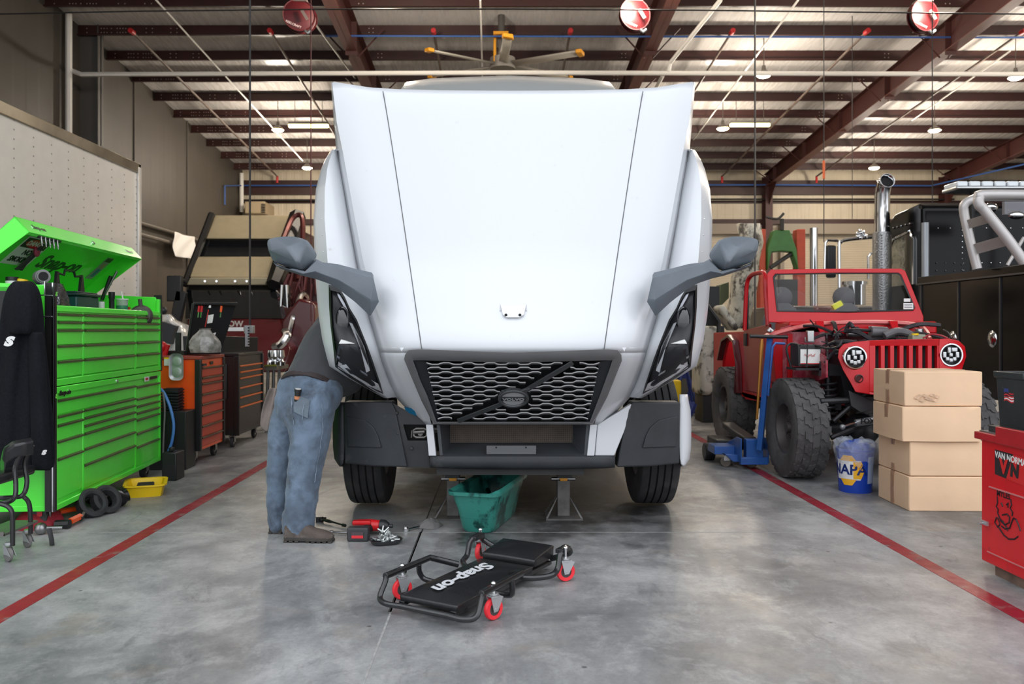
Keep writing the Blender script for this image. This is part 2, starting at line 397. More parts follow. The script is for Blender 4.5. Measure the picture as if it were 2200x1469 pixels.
for y in [v for v in ROWS if v <= 756]+[756]:      # bonnet above the grille
    I = interp(tI, y); O = interp(tO, y)
    cols = [I*c for c in (.12, .25, .4, .55, .68, .78, .86, .93, 1.0)]
    hf = lambda s: [HP(c, y, s) for c in cols] + [HP(lerp(I, O, .5), y, s), HP(O, y, s)]
    rows.append(hf(-1)[::-1] + [HP(0, y, 1)] + hf(1))
m.grid(rows)
tG = [(745, 228), (756, 228), (775, 228), (805, 210), (853, 190), (885, 182), (911, 177)]
for s in (-1, 1):                                    # cheeks beside the grille
    rows = []
    for y in [v for v in ROWS if v >= 745]:
        I = interp(tI, y); O = interp(tO, y); Gx = min(interp(tG, y), I-2)
        rows.append([HP(Gx, y, s, .03)] + [HP(lerp(Gx, I, f), y, s) for f in (.02, .3, .6, .8, 1)] + [HP(lerp(I, O, .5), y, s), HP(O, y, s)])
    m.grid(rows, flip=(s < 0))
hood = m.build('hood', WPT, truck, smooth=28, solid=.02)
# hood rear edge return at the top
m = MB()
for s in (-1, 1):
    a = [HP(386*c, 178, s) for c in (0, .2, .4, .6, .8, 1)]
    m.grid([a, [p+Vector((0, .14, -.03)) for p in a]])
    e = [HP(interp(tO, y), y, s) for y in (178, 225, 261, 300, 330)]
    m.grid([e, [p+Vector((-s*.01, .16, 0)) for p in e]])
m.build('hood_edge', WPT, truck, solid=.012)
for s in (-1, 1):                                    # fenders
    m = MB(); rows = []
    for y in (322, 324, 332, 345, 364, 385, 407, 440, 472, 516, 560, 600, 640, 680, 710, 729, 750, 770, 785, 805, 825, 853):
        O = interp(tO, y); Fv = interp(tF, y)
        r = [P(CX+s*O, y, HD(O, y)+.012)]
        for f in (.12, .3, .5, .7, .85, .93, 1.0): r.append(P(CX+s*lerp(O, Fv, f), y, HD(lerp(O, Fv, f), y)))
        q = r[-1]; r += [q+Vector((s*.006, .10, 0)), q+Vector((-s*.01, .35, 0)), q+Vector((-s*.05, .62, 0))]
        rows.append(r)
    m.grid(rows, flip=(s > 0)); m.build('fender', WPT, truck, smooth=50, solid=.015)
    # chrome-free rivet specks on the fender
    m = MB()
    for y in (365, 400, 430, 470, 505, 540):
        for f in (.35, .8):
            O = interp(tO, y); Fv = interp(tF, y); a = lerp(O, Fv, f); m.sph(P(CX+s*a, y, HD(a, y)-.003), .004, 6, 4)
    m.build('rivet_row', CHR, truck)
    # body seam in the hood
    m = MB(); pts = []
    for i in range(25):
        t = i/24; y = lerp(196, 750, t); pts.append(P(CX+s*lerp(279.5, 196, t**.93), y, HD(lerp(279.5, 196, t), y)-.0135))
    m.tube(pts, .0028, 6); m.build('hood_seam', mat('seam_shadow_gap', C(96,98,98), .8), truck)
    # mirror
    mir = part('hood_mirror', truck)
    mir.location = (0, 0, 0)
    X = lambda p: CX+s*(CX-p)
    m = MB()
    top = [(594, 572), (640, 578), (656, 582), (679, 556), (692, 563), (726, 567), (760, 576), (799, 585)]
    bot = [(586, 562), (602, 577), (648, 592), (676, 599), (705, 609), (728, 622), (764, 650), (795, 679)]
    rows = []
    for (a, b), d in zip(zip(top, bot), (4.90, 4.91, 4.92, 4.93, 4.94, 4.96, 4.97, 4.98)):
        a3, b3 = Vector((X(a[0]), a[1])), Vector((X(b[0]), b[1])); mid = lerp(a3, b3, .62)
        rows.append([P(a3.x, a3.y, d+.05), P(lerp(a3.x, b3.x, .12), lerp(a3.y, b3.y, .12), d+.004), P(mid.x, mid.y, d), P(lerp(a3.x, b3.x, .68), lerp(a3.y, b3.y, .68), d+.008), P(b3.x, b3.y, d+.07), P(lerp(a3.x, b3.x, .6), lerp(a3.y, b3.y, .6), d+.13), P(lerp(a3.x, b3.x, .2), lerp(a3.y, b3.y, .2), d+.12)])
    a3, b3 = (X(815), 652), (X(797), 677)
    d = 5.0; rows.append([P(X(802), 590, d+.1), P(X(803), 600, d), P(X(812), 640, d), P(X(814), 648, d+.01), P(b3[0], b3[1], d+.06), P(X(805), 640, d+.15), P(X(803), 610, d+.15)])
    m.grid(rows, closed=True); m.add(rows[0], [tuple(range(7))]); m.add(rows[-1], [tuple(range(7))])
    m.build('mirror_arm', GRY, mir, bev=.006, smooth=30)
    m = MB()
    out = [(572, 517), (580, 513), (591, 510), (610, 508), (630, 508), (646, 511), (661, 517), (672, 531), (682, 549), (671, 566), (656, 582), (640, 581), (612, 572), (590, 563), (584, 556), (577, 538)]
    O3 = [P(X(x), y, 5.0) for x, y in out]; B3 = [P(X(lerp(628, x, .8)), lerp(545, y, .8), 5.26) for x, y in out]
    A = P(X(658), 520, 4.91); Bq = P(X(640), 563, 4.84); Cq = P(X(580), 537, 4.96); D = P(X(648), 580, 4.92); M1 = P(X(620), 530, 4.88)
    vs = O3+[A, Bq, Cq, D, M1]; a, b, c, dd, mm_ = 16, 17, 18, 19, 20
    fs = [(0,1,c),(1,2,mm_,c),(2,3,mm_),(3,4,mm_),(4,5,a,mm_),(5,6,a),(a,b,mm_),(mm_,b,c),(6,7,a),(7,8,a),(8,9,b,a),(9,10,dd,b),(10,11,dd),(11,12,dd),(12,13,b,dd),(13,14,b),(14,15,c,b),(15,0,c)]
    m.add(vs, fs); m.grid([O3, B3], closed=True); m.add(B3, [tuple(range(16))])
    m.build('mirror_head', GRY, mir, bev=.02, seg=4, smooth=45)
    m = MB(); m.pp([(X(593), 521), (X(650), 525), (X(648), 560), (X(600), 552)], 5.255, .012); m.build('mirror_glass', mat('mirror_glass', C(200,205,210), .03, 1), mir)
    # headlight
    hl = part('headlight', truck)
    def hp(x, y, dd=0):
        off = CX-x; return P(CX+s*off, y, HD(off, y)+dd-.035)
    outl = [(706, 611), (728, 617), (741, 638), (751, 661), (767, 687), (777, 712), (788, 739), (800, 772), (812, 808), (828, 853), (790, 835), (752, 812), (720, 788), (715, 739), (710, 700), (707, 661)]
    cen = (752, 745)
    sc = lambda p, k: (lerp(cen[0], p[0], k), lerp(cen[1], p[1], k))
    m = MB(); m.grid([[hp(*p, .03) for p in outl], [hp(*p, -.020) for p in outl], [hp(*sc(p, .91), -.026) for p in outl], [hp(*sc(p, .89), .02) for p in outl]], closed=True)
    m.build('headlight_bezel', BLK, hl, smooth=40)
    m = MB(); m.grid([[hp(*sc(p, k_), .008) for p in outl] for k_ in (.96, .8, .6, .4, .2, .02)], closed=True); m.build('headlight_housing', mat('headlight_inner', C(24,24,28), .4, 0), hl)
    def plate(name, pts, dd, t, mt, bev=0):
        q = [hp(x, y, dd) for x, y in pts]; b = MB(); b.prism(q, (0, t, 0)); return b.build(name, mt, hl, bev=bev)
    LG = mat('headlight_reflector', C(150,152,158), .25, .7); SIL = mat('headlight_trim', C(176,178,182), .25, .8)
    plate('light_strip', [(727, 777), (812, 824), (820, 842), (790, 826), (755, 806), (726, 790)], -.012, .02, mat('clear_light_bar', C(212,212,214), .25, bump=.5, bscale=120))
    plate('reflector', [(727, 742), (766, 745), (790, 805), (724, 760)], .0, .015, mat('headlight_panel', C(60,64,72), .45))
    plate('reflector', [(733, 729), (762, 738), (728, 738)], -.008, .015, WHT)
    plate('trim_strip', [(750, 692), (757, 695), (783, 745), (795, 796), (787, 800), (774, 748)], -.012, .012, SIL)
    plate('trim_strip', [(724, 763), (788, 803), (790, 808), (724, 768)], -.012, .012, SIL)
    plate('trim_strip', [(722, 625), (733, 635), (748, 668), (744, 668), (728, 640)], -.012, .012, LG)
    m = MB(); m.sph(hp(736, 692, .012), (.045, .025, .10)); m.build('headlight_lens', mat('dark_lens', C(22,22,26), .08, coat=1), hl)
    m = MB(); m.grid([[hp(*sc(p, k_), -.02-.012*(1-k_)) for p in outl] for k_ in (.955, .8, .6, .4, .2, .02)], closed=True)
    m.build('headlight_cover', mat('clear_cover', C(200,205,215), .04, trans=1, alpha=.10), hl, smooth=60)
# badge recess in the lower hood
m = MB()
q = lambda x, y, dd=0: P(x, y, HD(x-CX, y)+dd)
m.prism([q(1075, 655, -.012), q(1080, 676, -.03), q(1088, 682, -.03), q(1116, 682, -.03), q(1126, 676, -.03), q(1131, 655, -.012)], (0, .02, 0))
m.prism([q(1074, 640, 0), q(1076, 668, -.03), q(1072, 668, -.002)], (0, .02, 0)); m.prism([q(1132, 640, 0), q(1134, 668, -.002), q(1130, 668, -.03)], (0, .02, 0))
m.build('badge_bracket', mat('white_bracket', C(215,216,218), .3), truck, bev=.003)
m = MB()
for x in (1087, 1117): m.cyl(q(x, 676.5, -.034), q(x, 676.5, -.028), .0085, n=14)
m.build('badge_hole', DRK, truck)
# grille
GD = lambda y: interp([(750, 4.84), (911, 5.48)], y)
G = lambda x, y, dd=0: P(x, y, GD(y)+dd)
outo = [(868, 772), (870, 762), (878, 752), (900, 750), (1102, 757), (1305, 750), (1327, 752), (1335, 762), (1336, 775), (1305, 852), (1274, 911), (1225, 912), (980, 912), (931, 911), (905, 860), (888, 820)]
outi = [(887, 775), (887.5, 774), (888, 774), (905, 774), (1102, 779), (1299, 774), (1315, 774), (1316, 774), (1316, 775), (1291, 843), (1267, 906), (1223, 906), (982, 906), (938, 906), (918, 850), (903, 817)]
outm = [(lerp(a[0], b[0], .35), lerp(a[1], b[1], .35)) for a, b in zip(outo, outi)]
m = MB(); m.grid([[G(*p, .12) for p in outo], [G(*p, .0) for p in outo], [G(*p, -.02) for p in outm], [G(*p, -.015) for p in outi], [G(*p, .06) for p in outi]], closed=True)
m.build('grille_surround', GFR, truck, bev=.004, smooth=40)
grl = part('grille', truck)
m = MB(); m.prism([G(887, 774, .07), G(1316, 774, .07), G(1267, 908, .07), G(938, 908, .07)], (0, .03, 0)); m.build('grille_backing', mat('grille_backing', C(28,29,31), .7), grl)
for s in (-1, 1):
    xx = lambda x: CX+s*(CX-x)-(0 if s < 0 else 0)
    m = MB(); m.prism([G(xx(888), 774, .02), G(xx(917), 777, .035), G(xx(945), 905, .035), G(xx(934), 906, .02)], (0, .03, 0)); m.build('side_panel', GBM, grl)
gw = lambda y: lerp(187, 160, (y-775)/130)
dl = lambda y: lerp(1231, 982, (y-778)/126)         # diagonal bar centre line
bar_s = mat('grille_bar_silver', C(232,232,232), .3, .15); bar_d = mat('grille_bar_dark', C(74,76,78), .5)
NB = 13
for i in range(NB):
    yc = 781+i*9.75; sg = 1 if i % 2 else -1; w = gw(yc)
    step = 6; n = int(2*w/step); segs = [[]]
    for j in range(n+1):
        x = CX-w+2*w*j/n; ph = ((x-CX+ (0 if True else 0))/48.0) % 1.0
        tri = interp([(0, 1), (.18, 1), (.32, -1), (.68, -1), (.82, 1), (1, 1)], ph)
        y = yc+sg*tri*1.8
        if abs(x-dl(y)) < 15 or ((x-1103)**2+((y-856)*1.6)**2 < 36**2): 
            if segs[-1]: segs.append([])
            continue
        segs[-1].append((x, y))
    for sgm in segs:
        if len(sgm) < 2: continue
        m = MB(); m.mi = 0
        m.grid([[G(x, y-1.6, .004) for x, y in sgm], [G(x, y-1.4, -.008) for x, y in sgm], [G(x, y+.7, -.010) for x, y in sgm], [G(x, y+1.2, .0) for x, y in sgm]], flip=True)
        m.mi = 1
        m.grid([[G(x, y+1.2, .0) for x, y in sgm], [G(x, y+4.6, .035) for x, y in sgm], [G(x, y-1.1, .04) for x, y in sgm], [G(x, y-1.1, .0) for x, y in sgm]], flip=True)
        m.build('grille_bar', [bar_s, bar_d], grl)
m = MB()
for a, b in (((1231, 779), (1124, 842)), ((1078, 868), (983, 905))):
    dx, dy = b[0]-a[0], b[1]-a[1]; L = math.hypot(dx, dy); nx, ny = -dy/L*6, dx/L*6
    m.prism([G(a[0]+nx, a[1]+ny*.8, -.025), G(b[0]+nx, b[1]+ny*.8, -.025), G(b[0]-nx, b[1]-ny*.8, -.025), G(a[0]-nx, a[1]-ny*.8, -.025)], (0, .06, 0))
m.build('diagonal_bar', mat('diagonal_bar_dark', C(62,64,66), .4), grl, bev=.006)
# round emblem with lettering, lying in the tilted grille plane
gx = Vector((1, 0, 0)); gy = (G(1102, 760)-G(1102, 900)).normalized()
EM = frame(G(1103, 855, -.045), gx, gy)
m = MB(); m.T = EM
m.lathe((0,0,0), (0,0,1), [(.078, -.02), (.094, -.015), (.097, .008), (.092, .014), (.08, .014), (.075, .006), (.075, -.02)], 40)
m.box((0, 0, -.006), (.15, .15, .01)); m.prism([(.03,.08,-.01), (.10,.11,-.01), (.075,.05,-.01)], (0,0,.015))
m.build('emblem_ring', mat('emblem_dark', C(80,82,84), .35, .4), grl, bev=.002)
m = MB(); m.T = EM
m.lathe((0,0,0), (0,0,1), [(.0, .004), (.073, .004), (.074, .001)], 40); m.mi = 1; m.box((0, 0, .007), (.142, .038, .006)); m.mi = 0
m.mesh(txt('VOLVO', .036, .001, 0, .0012, 1.12), Matrix.Translation((0, 0, .0115)))
m.build('emblem_face', [mat('emblem_silver', C(200,202,204), .3, .5), mat('emblem_band', C(40,42,46), .4)], grl)
# fleet-number sticker
m = MB(); q = lambda x, y, dd=-.006: P(x, y, HD(CX-x, y)-.014+dd)
m.prism([q(868, 874), q(901, 880), q(904, 896), q(875, 888)], (0, .003, 0)); m.mi = 1
o_ = q(887, 886.5, -.0075); M_ = frame(o_, q(901, 893)-q(873, 884), q(886, 875)-q(889, 892))
m.mesh(txt('094033', .026, .0006, 0, .0008), M_)
m.build('number_sticker', [mat('sticker_blue', C(20,120,165), .4), mat('sticker_white', C(235,240,240), .5)], truck)
# ---- bumper
BD = 5.62
def corner(s):
    X = lambda x: CX-2+s*(CX-2-x)
    m = MB()
    front = [(738, 864), (842, 863), (850, 880), (875, 1004), (800, 1002), (740, 996)]
    dep = [5.74, 5.62, 5.61, 5.60, 5.66, 5.75]
    a = [P(X(x), y, d) for (x, y), d in zip(front, dep)]; b = [p+Vector((0, .16, 0)) for p in a]
    m.add(a+b, [tuple(range(6)), tuple(range(11, 5, -1))]+[(i, i+6, (i+1) % 6+6, (i+1) % 6) for i in range(6)])
    c = m.build('bumper_corner', GBM, truck, bev=.012, seg=3)
    m = MB(); rel = [(743, 893), (784, 902), (803, 918), (812, 936), (819, 962), (747, 960)]
    pd = lambda x: interp([(738, 5.745), (842, 5.62)], x)-.008
    a = [P(X(x), y, pd(x)) for x, y in rel]; m.prism(a, (0, .03, 0)); m.build('fog_lamp_blank', GBM, c, bev=.006, seg=3)
    # bumper end cap
    m = MB(); rows = []
    lf = [(864, 722, 740), (880, 718, 741), (920, 716.5, 741), (960, 717, 740), (985, 720, 739), (996, 727, 737), (1001, 731, 733)]
    if s > 0: lf = [(847, 724, 740)] + lf
    for y, xa, xb in lf:
        rows.append([P(X(xb), y, 5.76), P(X(lerp(xb, xa, .5)), y, 5.765), P(X(xa), y, 5.85), P(X(xa+4), y, 6.0), P(X(xa+10), y, 6.08)])
    m.grid(rows); m.build('bumper_end', WPT if s > 0 else GBM, truck, smooth=60, solid=.012)
for s in (-1, 1):
    corner(s)
    X = lambda x: CX-2-s*(x-CX+2) if s < 0 else x
    X = (lambda x: x) if s > 0 else (lambda x: 2*(CX-3)-x)
    m = MB(); m.prism([P(X(1268), 912, 5.585), P(X(1283), 912, 5.585), P(X(1277), 979, 5.585), P(X(1261), 979, 5.585)], (0, .08, 0)); m.build('trim_strip', WPT, truck, bev=.003)
# white painted panel right of the opening, dark bare bracket left of it
m = MB(); m.prism([P(1284, 912, 5.60), P(1340, 878, 5.60), P(1357, 867, 5.62), P(1352, 900, 5.615), P(1320, 979, 5.60), P(1278, 979, 5.60)], (0, .06, 0)); m.build('painted_panel', WPT, truck, bev=.006)
m = MB()
hole = [(866, 912), (916, 912), (918, 946), (876, 946)]; ou = [(838, 862), (920, 908), (924, 1004), (872, 1004)]
m.grid([[P(x, y, 5.63) for x, y in ou], [P(x, y, 5.62) for x, y in hole], [P(x, y, 5.80) for x, y in hole]], closed=True)
m.prism([P(x, y, 5.8) for x, y in hole], (0, .01, 0))
for p in ((852, 887), (855, 930), (884, 963)): m.cyl(P(*p, 5.625), P(*p, 5.612), .012, n=10)
m.build('bare_bracket', mat('bracket_black', C(36,37,40), .55, var=.2, vscale=10), truck, bev=.003)
m = MB(); c = P(903, 930, 5.66)
m.tube([c+Vector((a*.045, 0, b*.03)) for a, b in ((-1,-.6), (-.6,-1), (.6,-1), (1,-.6), (1,.6), (.6,1), (-.6,1), (-1,.6))], .009, 8, closed=True)
m.cyl(c+Vector((-.045, -.01, .005)), c+Vector((.03, -.01, .01)), .011, n=8); m.tube([c+Vector((-.055, -.01, .02)), c+Vector((-.06, -.012, -.03))], .004, 6); m.cyl(c, c+Vector((0, .13, 0)), .02, n=8)
m.build('tow_hook', mat('dull_steel', C(120,118,114), .45, .8, var=.3, vscale=20), truck)
# central air inlet recess
m = MB()
ou = [(938, 912), (1268, 912), (1262, 979), (945, 979)]; inn = [(967, 911), (1230, 911), (1228, 950), (968, 950)]
m.grid([[P(x, y, 5.60) for x, y in ou], [P(x, y, 5.595) for x, y in [(945, 912), (1260, 912), (1255, 978), (951, 978)]], [P(x, y, 5.83) for x, y in inn]], closed=True)
m.build('air_inlet', mat('inlet_grey', C(66,70,74), .5, var=.12), truck, bev=.003)
m = MB(); m.prism([P(x, y, 5.83) for x, y in [(960, 905), (1236, 905), (1234, 955), (962, 955)]], (0, .02, 0)); m.build('radiator', mat('radiator_dirty', C(104,92,82), .8, var=.35, vscale=9), truck)
m = MB()
for i in range(60):
    x = 968+262*i/59; m.tube([P(x, 911, 5.815), P(x, 950, 5.815)], .0018, 4)
for i in range(10):
    y = 911+39*i/9; m.tube([P(967, y, 5.815), P(1230, y, 5.815)], .0018, 4)
m.build('insect_screen', mat('screen_wire', C(120,112,104), .6), truck)
pl = MB(); pl.pp([(1045, 957), (1152, 957), (1152, 976), (1045, 976)], 5.60, .015); p1 = pl.build('plate_bracket', mat('plate_bracket_grey', C(92,94,97), .45), truck, bev=.003)
m = MB()
for x in (1066, 1130): m.cyl(P(x, 961, 5.598), P(x, 961, 5.606), .006, n=10)
m.build('bolt_hole', DRK, p1)
m = MB(); rows = []
for k_, (y, dd) in enumerate(((979, .02), (981, -.012), (990, -.02), (1000, -.015), (1005, .0), (1007, .06))):
    rows.append([P(lerp(924, 1321, t), y-(4*(abs(t-.5)*2)**3 if k_ > 2 else 0), 5.60+dd) for t in [i/12 for i in range(13)]])
m.grid(rows); m.build('bumper_centre', GBM, truck, smooth=60, solid=.01)
m = MB(); m.pp([(938, 1004), (1256, 1004), (1254, 1020), (938, 1020)], 5.64, .02); m.build('air_dam', mat('dam_rubber', C(36,36,37), .7, var=.2), truck)
# ---- chassis and wheels
def tyre(o_, r, w, mt, rimm, parent, tread='rib', ax=(1, 0, 0), rr=.29, dish=.05, name='wheel'):
    o_ = Vector(o_); ax = Vector(ax).normalized()
    wh = part(name, parent)
    m = MB(); prof = []
    h = w/2
    pr = [(rr, -h*.72), (rr+.03, -h*.9), (r*.80, -h*1.0), (r*.92, -h*.98), (r*.975, -h*.90), (r*.992, -h*.80)]
    if tread == 'rib':
        g = []
        for c in (-.52, -.17, .17, .52):
            g += [(r*.998, (c-.045)*h*1.0), (r*.955, (c-.03)*h), (r*.955, (c+.03)*h), (r*.998, (c+.045)*h)]
        mid = g
    else: mid = [(r*.97, -h*.6), (r*.975, 0), (r*.97, h*.6)]
    prof = pr + mid + [(a, -b) for a, b in reversed(pr)]
    m.lathe(o_, ax, prof, 56)
    if tread != 'rib':
        x = ax.orthogonal().normalized(); y = ax.cross(x); n = 22
        for i in range(n):
            for (c, ww, sk, hh) in ((-.75, .34, .05, .09), (-.3, .36, .12, .075), (.14, .34, -.10, .075), (.58, .34, .12, .075), (.88, .2, .05, .09)):
                a = 2*math.pi*(i+(.5 if c in (-.3, .58) else 0))/n
                u = x*math.cos(a)+y*math.sin(a); v = -x*math.sin(a)+y*math.cos(a)
                rc = r*.965 if abs(c) < .7 else r*.955
                ring = []
                for (p_, q_) in ((-1, -.8), (-.2, -1), (.3, -.55), (1, -.75), (1, .8), (.3, 1), (-.3, .6), (-1, .9)):
                    ring.append(o_+u*rc+ax*(h*(c+p_*ww*.55))+v*(q_*hh*r*1.15+sk*p_*.3*r))
                ring2 = [o_+(p-o_)+u*(r*.035) for p in ring]
                m.add(ring+ring2, [tuple(range(8, 16))]+[(j, (j+1) % 8, (j+1) % 8+8, j+8) for j in range(8)])
    m.build('tyre', mt, wh, smooth=35)
    m = MB(); m.lathe(o_, ax, [(rr+.005, h*.75), (rr-.02, h*.72), (rr-.03, h*.4), (rr-.06, h*.3), (rr*.55, h*.55), (rr*.45, h*.62), (.0, h*.62)], 32)
    m.lathe(o_, ax, [(rr+.005, -h*.75), (rr-.02, -h*.72), (rr-.03, -h*.2), (rr*.7, -h*.1-dish*0), (rr*.5, -h*.35), (.05, -h*.38), (.045, -h*.6), (0, -h*.62)], 32)
    x = ax.orthogonal().normalized(); y = ax.cross(x)
    for i in range(8):
        a = math.pi*2*i/8
        for sg in (-.38, .62): 
            c = o_+(x*math.cos(a)+y*math.sin(a))*rr*.36; m.cyl(c+ax*h*sg, c+ax*h*(sg+(.1 if sg > 0 else -.1)), .014, n=6)
    m.build('rim', rimm, wh)
    return wh
TRT = mat('truck_tyre', C(46,46,48), .8, var=.15, vscale=8, dirt=C(74,72,70), dscale=4, dlo=.5, dhi=.8)
for x in (-.985, 1.155):
    tyre((x, 6.46, .525), .51, .295, TRT, mat('truck_rim', C(120,120,120), .4, .8), truck)
m = MB()
for x in (-.33, .50): m.bb((x-.04, 5.9, .62), (x+.04, 12.8, .88))
m.bb((-.8, 6.36, .42), (.97, 6.56, .56)); m.bb((-.45, 6.08, .60), (.62, 6.2, .80))
m.bb((-.33, 7.6, .62), (.5, 7.75, .85)); m.bb((-.33, 10.6, .62), (.5, 10.75, .85))
m.build('chassis_frame', mat('frame_black', C(30,30,31), .6), truck)
m = MB(); m.bb((-.30, 6.2, .75), (.47, 7.5, 1.45)); m.bb((-.2, 6.3, 1.45), (.35, 7.3, 1.62)); m.cyl((.085, 6.1, 1.05), (.085, 6.2, 1.05), .36, n=24); m.tube(arc([(-.4, 6.3, 1.0), (-.55, 6.6, 1.3), (-.4, 7.0, 1.5), (-.1, 7.3, 1.55)]), .05, 8)
m.tube(arc([(.6, 6.2, 1.3), (.75, 6.6, 1.35), (.6, 7.1, 1.3)]), .06, 8); m.build('engine', mat('engine_block', C(60,66,62), .5, .4, var=.3), truck, bev=.02)
m = MB(); m.bb((-.42, 5.88, .62), (.60, 6.02, 1.5)); m.build('radiator_pack', mat('radiator_core', C(38,38,38), .6, .3), truck, bev=.02)
# cab
m = MB(); X0 = .085; z3 = 3.68
prof = [(7.45, .95), (7.45, 1.9), (7.75, 2.75), (8.0, 3.40), (8.35, 3.80), (8.9, 4.04), (9.6, 4.24), (10.3, 4.26), (10.3, .95)]
rows = []
for f, ins in ((-1.2, 0), (-1.08, .07), (-.8, .012), (0, -.02), (.8, .012), (1.08, .07), (1.2, 0)):
    rows.append([Vector((X0+f, y+(.12 if abs(f) > 1.1 else .03 if abs(f) > 1 else 0), z-(.30 if abs(f) > 1.1 and z > 3 else .06 if abs(f) > 1 and z > 3 else .03 if abs(f) > .7 and z > 3 else 0))) for y, z in prof])
m.grid(rows); m.add(rows[0], [tuple(range(9))]); m.add(rows[-1], [tuple(range(8, -1, -1))])
m.build('cab', mat('cab_paint', C(160,164,164), .3, coat=.4), truck, smooth=50)
m = MB(); m.prism([(X0-.95, 7.43, 1.95), (X0+.95, 7.43, 1.95), (X0+.9, 7.70, 2.7), (X0-.9, 7.70, 2.7)], (0, -.02, .007)); m.build('windshield', mat('dark_glass', C(18,20,22), .05, coat=1), truck)
for s in (-1, 1):
    m = MB(); m.prism([(X0+s*1.2, 7.75, 1.9), (X0+s*1.2, 8.7, 1.9), (X0+s*1.2, 8.7, 2.6), (X0+s*1.2, 8.0, 2.6)], (s*.01, 0, 0)); m.build('side_window', MATS['dark_glass'], truck)
for x in (-.95, 1.12):
    for y in (11.6, 12.7): tyre((x, y, .5), .5, .5, TRT, MATS['truck_rim'], truck)
# jack stands under the frame
def stand(x, y, lab, h=.30):
    t = thing('jack_stand', lab, 'jack stand', (x, y, 0), 0)
    A = mat('stand_grey', C(96,94,92), .55, .4, var=.3, vscale=12)
    m = MB(); m.bb((-.13, -.12, 0), (.13, .12, .012))
    for a in (-1, 1):
        for b in (-1, 1): m.prism([(a*.13, b*.11, .012), (a*.115, b*.11, .012), (a*.04, b*.03, .15), (a*.047, b*.035, .15)], (0, -b*.008, 0))
    m.build('base', A, t, world=False)
    m = MB(); m.bb((-.045, -.045, .012), (.045, .045, h-.03)); m.build('post', A, t, world=False, bev=.005)
    m = MB(); m.cyl((-.085, -.01, h-.025), (.085, -.01, h-.025), .014, n=10); m.build('cradle_pin', STL, t, world=False)
    m = MB(); m.prism([(-.025, -.05, h-.035), (.025, -.05, h-.035), (.03, -.05, h-.005), (.018, -.05, h), (-.018, -.05, h), (-.03, -.05, h-.005)], (0, .09, 0)); m.build('saddle', mat('saddle_yellow', C(222,150,30), .5, var=.15), t, world=False, bev=.003)
    return t
stand(.455, 6.02, 'grey steel jack stand with an orange saddle, right of the green tub'); stand(-.335, 6.02, 'grey steel jack stand with an orange saddle, left of and behind the green tub')
for x, s in ((-.335, 1), (.455, 1)):
    m = MB(); m.bb((x-.05, 5.88, .301), (x+.05, 6.25, .62)); m.build('frame_hanger', MATS['frame_black'], truck)
# =============== CREEPER ===============
# local frame: x across, y along (head end +y); four castors at known floor spots
CBK = mat('creeper_vinyl', C(24,24,26), .38, coat=.15, bump=.12, bscale=30, var=.1)
CTB = mat('creeper_tube', C(26,27,29), .3, coat=.4, bump=.05)
cv = lambda px, py: P(px, py, F*HZ/(py-VY))
ca, cb, cc, cd = cv(1060, 1331), cv(864, 1287), cv(1215, 1248), cv(1032, 1203)   # front right, front left, rear right, rear left
cen = (ca+cb+cc+cd)/4; ydir = ((cc+cd)-(ca+cb)); rz = math.atan2(-ydir.x, ydir.y)
cr = thing('mechanic_creeper', 'black padded low-rolling creeper with red-rimmed castors on the concrete floor', 'creeper', (cen.x, cen.y, 0), rz)
Wc, Lc = .255, .345
Mi = WM(cr).inverted(); locs = [Mi @ p for p in (ca, cb, cc, cd)]
def pad(y0, y1, w, z0, z1, name, tilt=0):
    m = MB(); rows = []
    N = 6
    for i in range(N+1):
        t = i/N; y = lerp(y0, y1, t); e = .018*(1 if 0 < i < N else 0); zt = tilt*t
        rows.append([Vector((x, y, z1+zt-.012+e*.8*(1-abs(x/w)**3))) for x in [w*c for c in (-1, -.9, -.5, 0, .5, .9, 1)]])
    vs = [p for r in rows for p in r]
    m.grid(rows)
    bot = [Vector((p.x*.98, p.y, z0)) for p in rows[0]]; bt = [Vector((p.x*.98, p.y, z0)) for p in rows[-1]]
    m.grid([rows[0], bot]); m.grid([rows[-1], bt]); m.grid([bot, bt])
    m.grid([[r[0] for r in rows], [Vector((-w*.98, r[0].y, z0)) for r in rows]]); m.grid([[r[-1] for r in rows], [Vector((w*.98, r[0].y, z0)) for r in rows]])
    bm = bmesh.new(); 
    o = m.build(name, CBK, cr, world=False, bev=.008, seg=3, smooth=50)
    bm.from_mesh(o.data); bmesh.ops.remove_doubles(bm, verts=bm.verts, dist=.0005); bmesh.ops.recalc_face_normals(bm, faces=bm.faces); bm.to_mesh(o.data); bm.free()
    return o
pd_ = pad(-.53, .21, .165, .055, .098, 'back_pad')
hd_ = pad(.225, .46, .165, .075, .125, 'head_pad', .03)
m = MB(); me = txt('Snap-on', .125, .0006, .32, .0042, 1.22)
m.mesh(me, frame(Vector((-.02, -.175, .1075)), (0, -1, 0), (1, 0, 0))); m.build('pad_lettering', mat('lettering_white', C(205,207,210), .5), pd_, world=False)
m = MB()
zt = .062
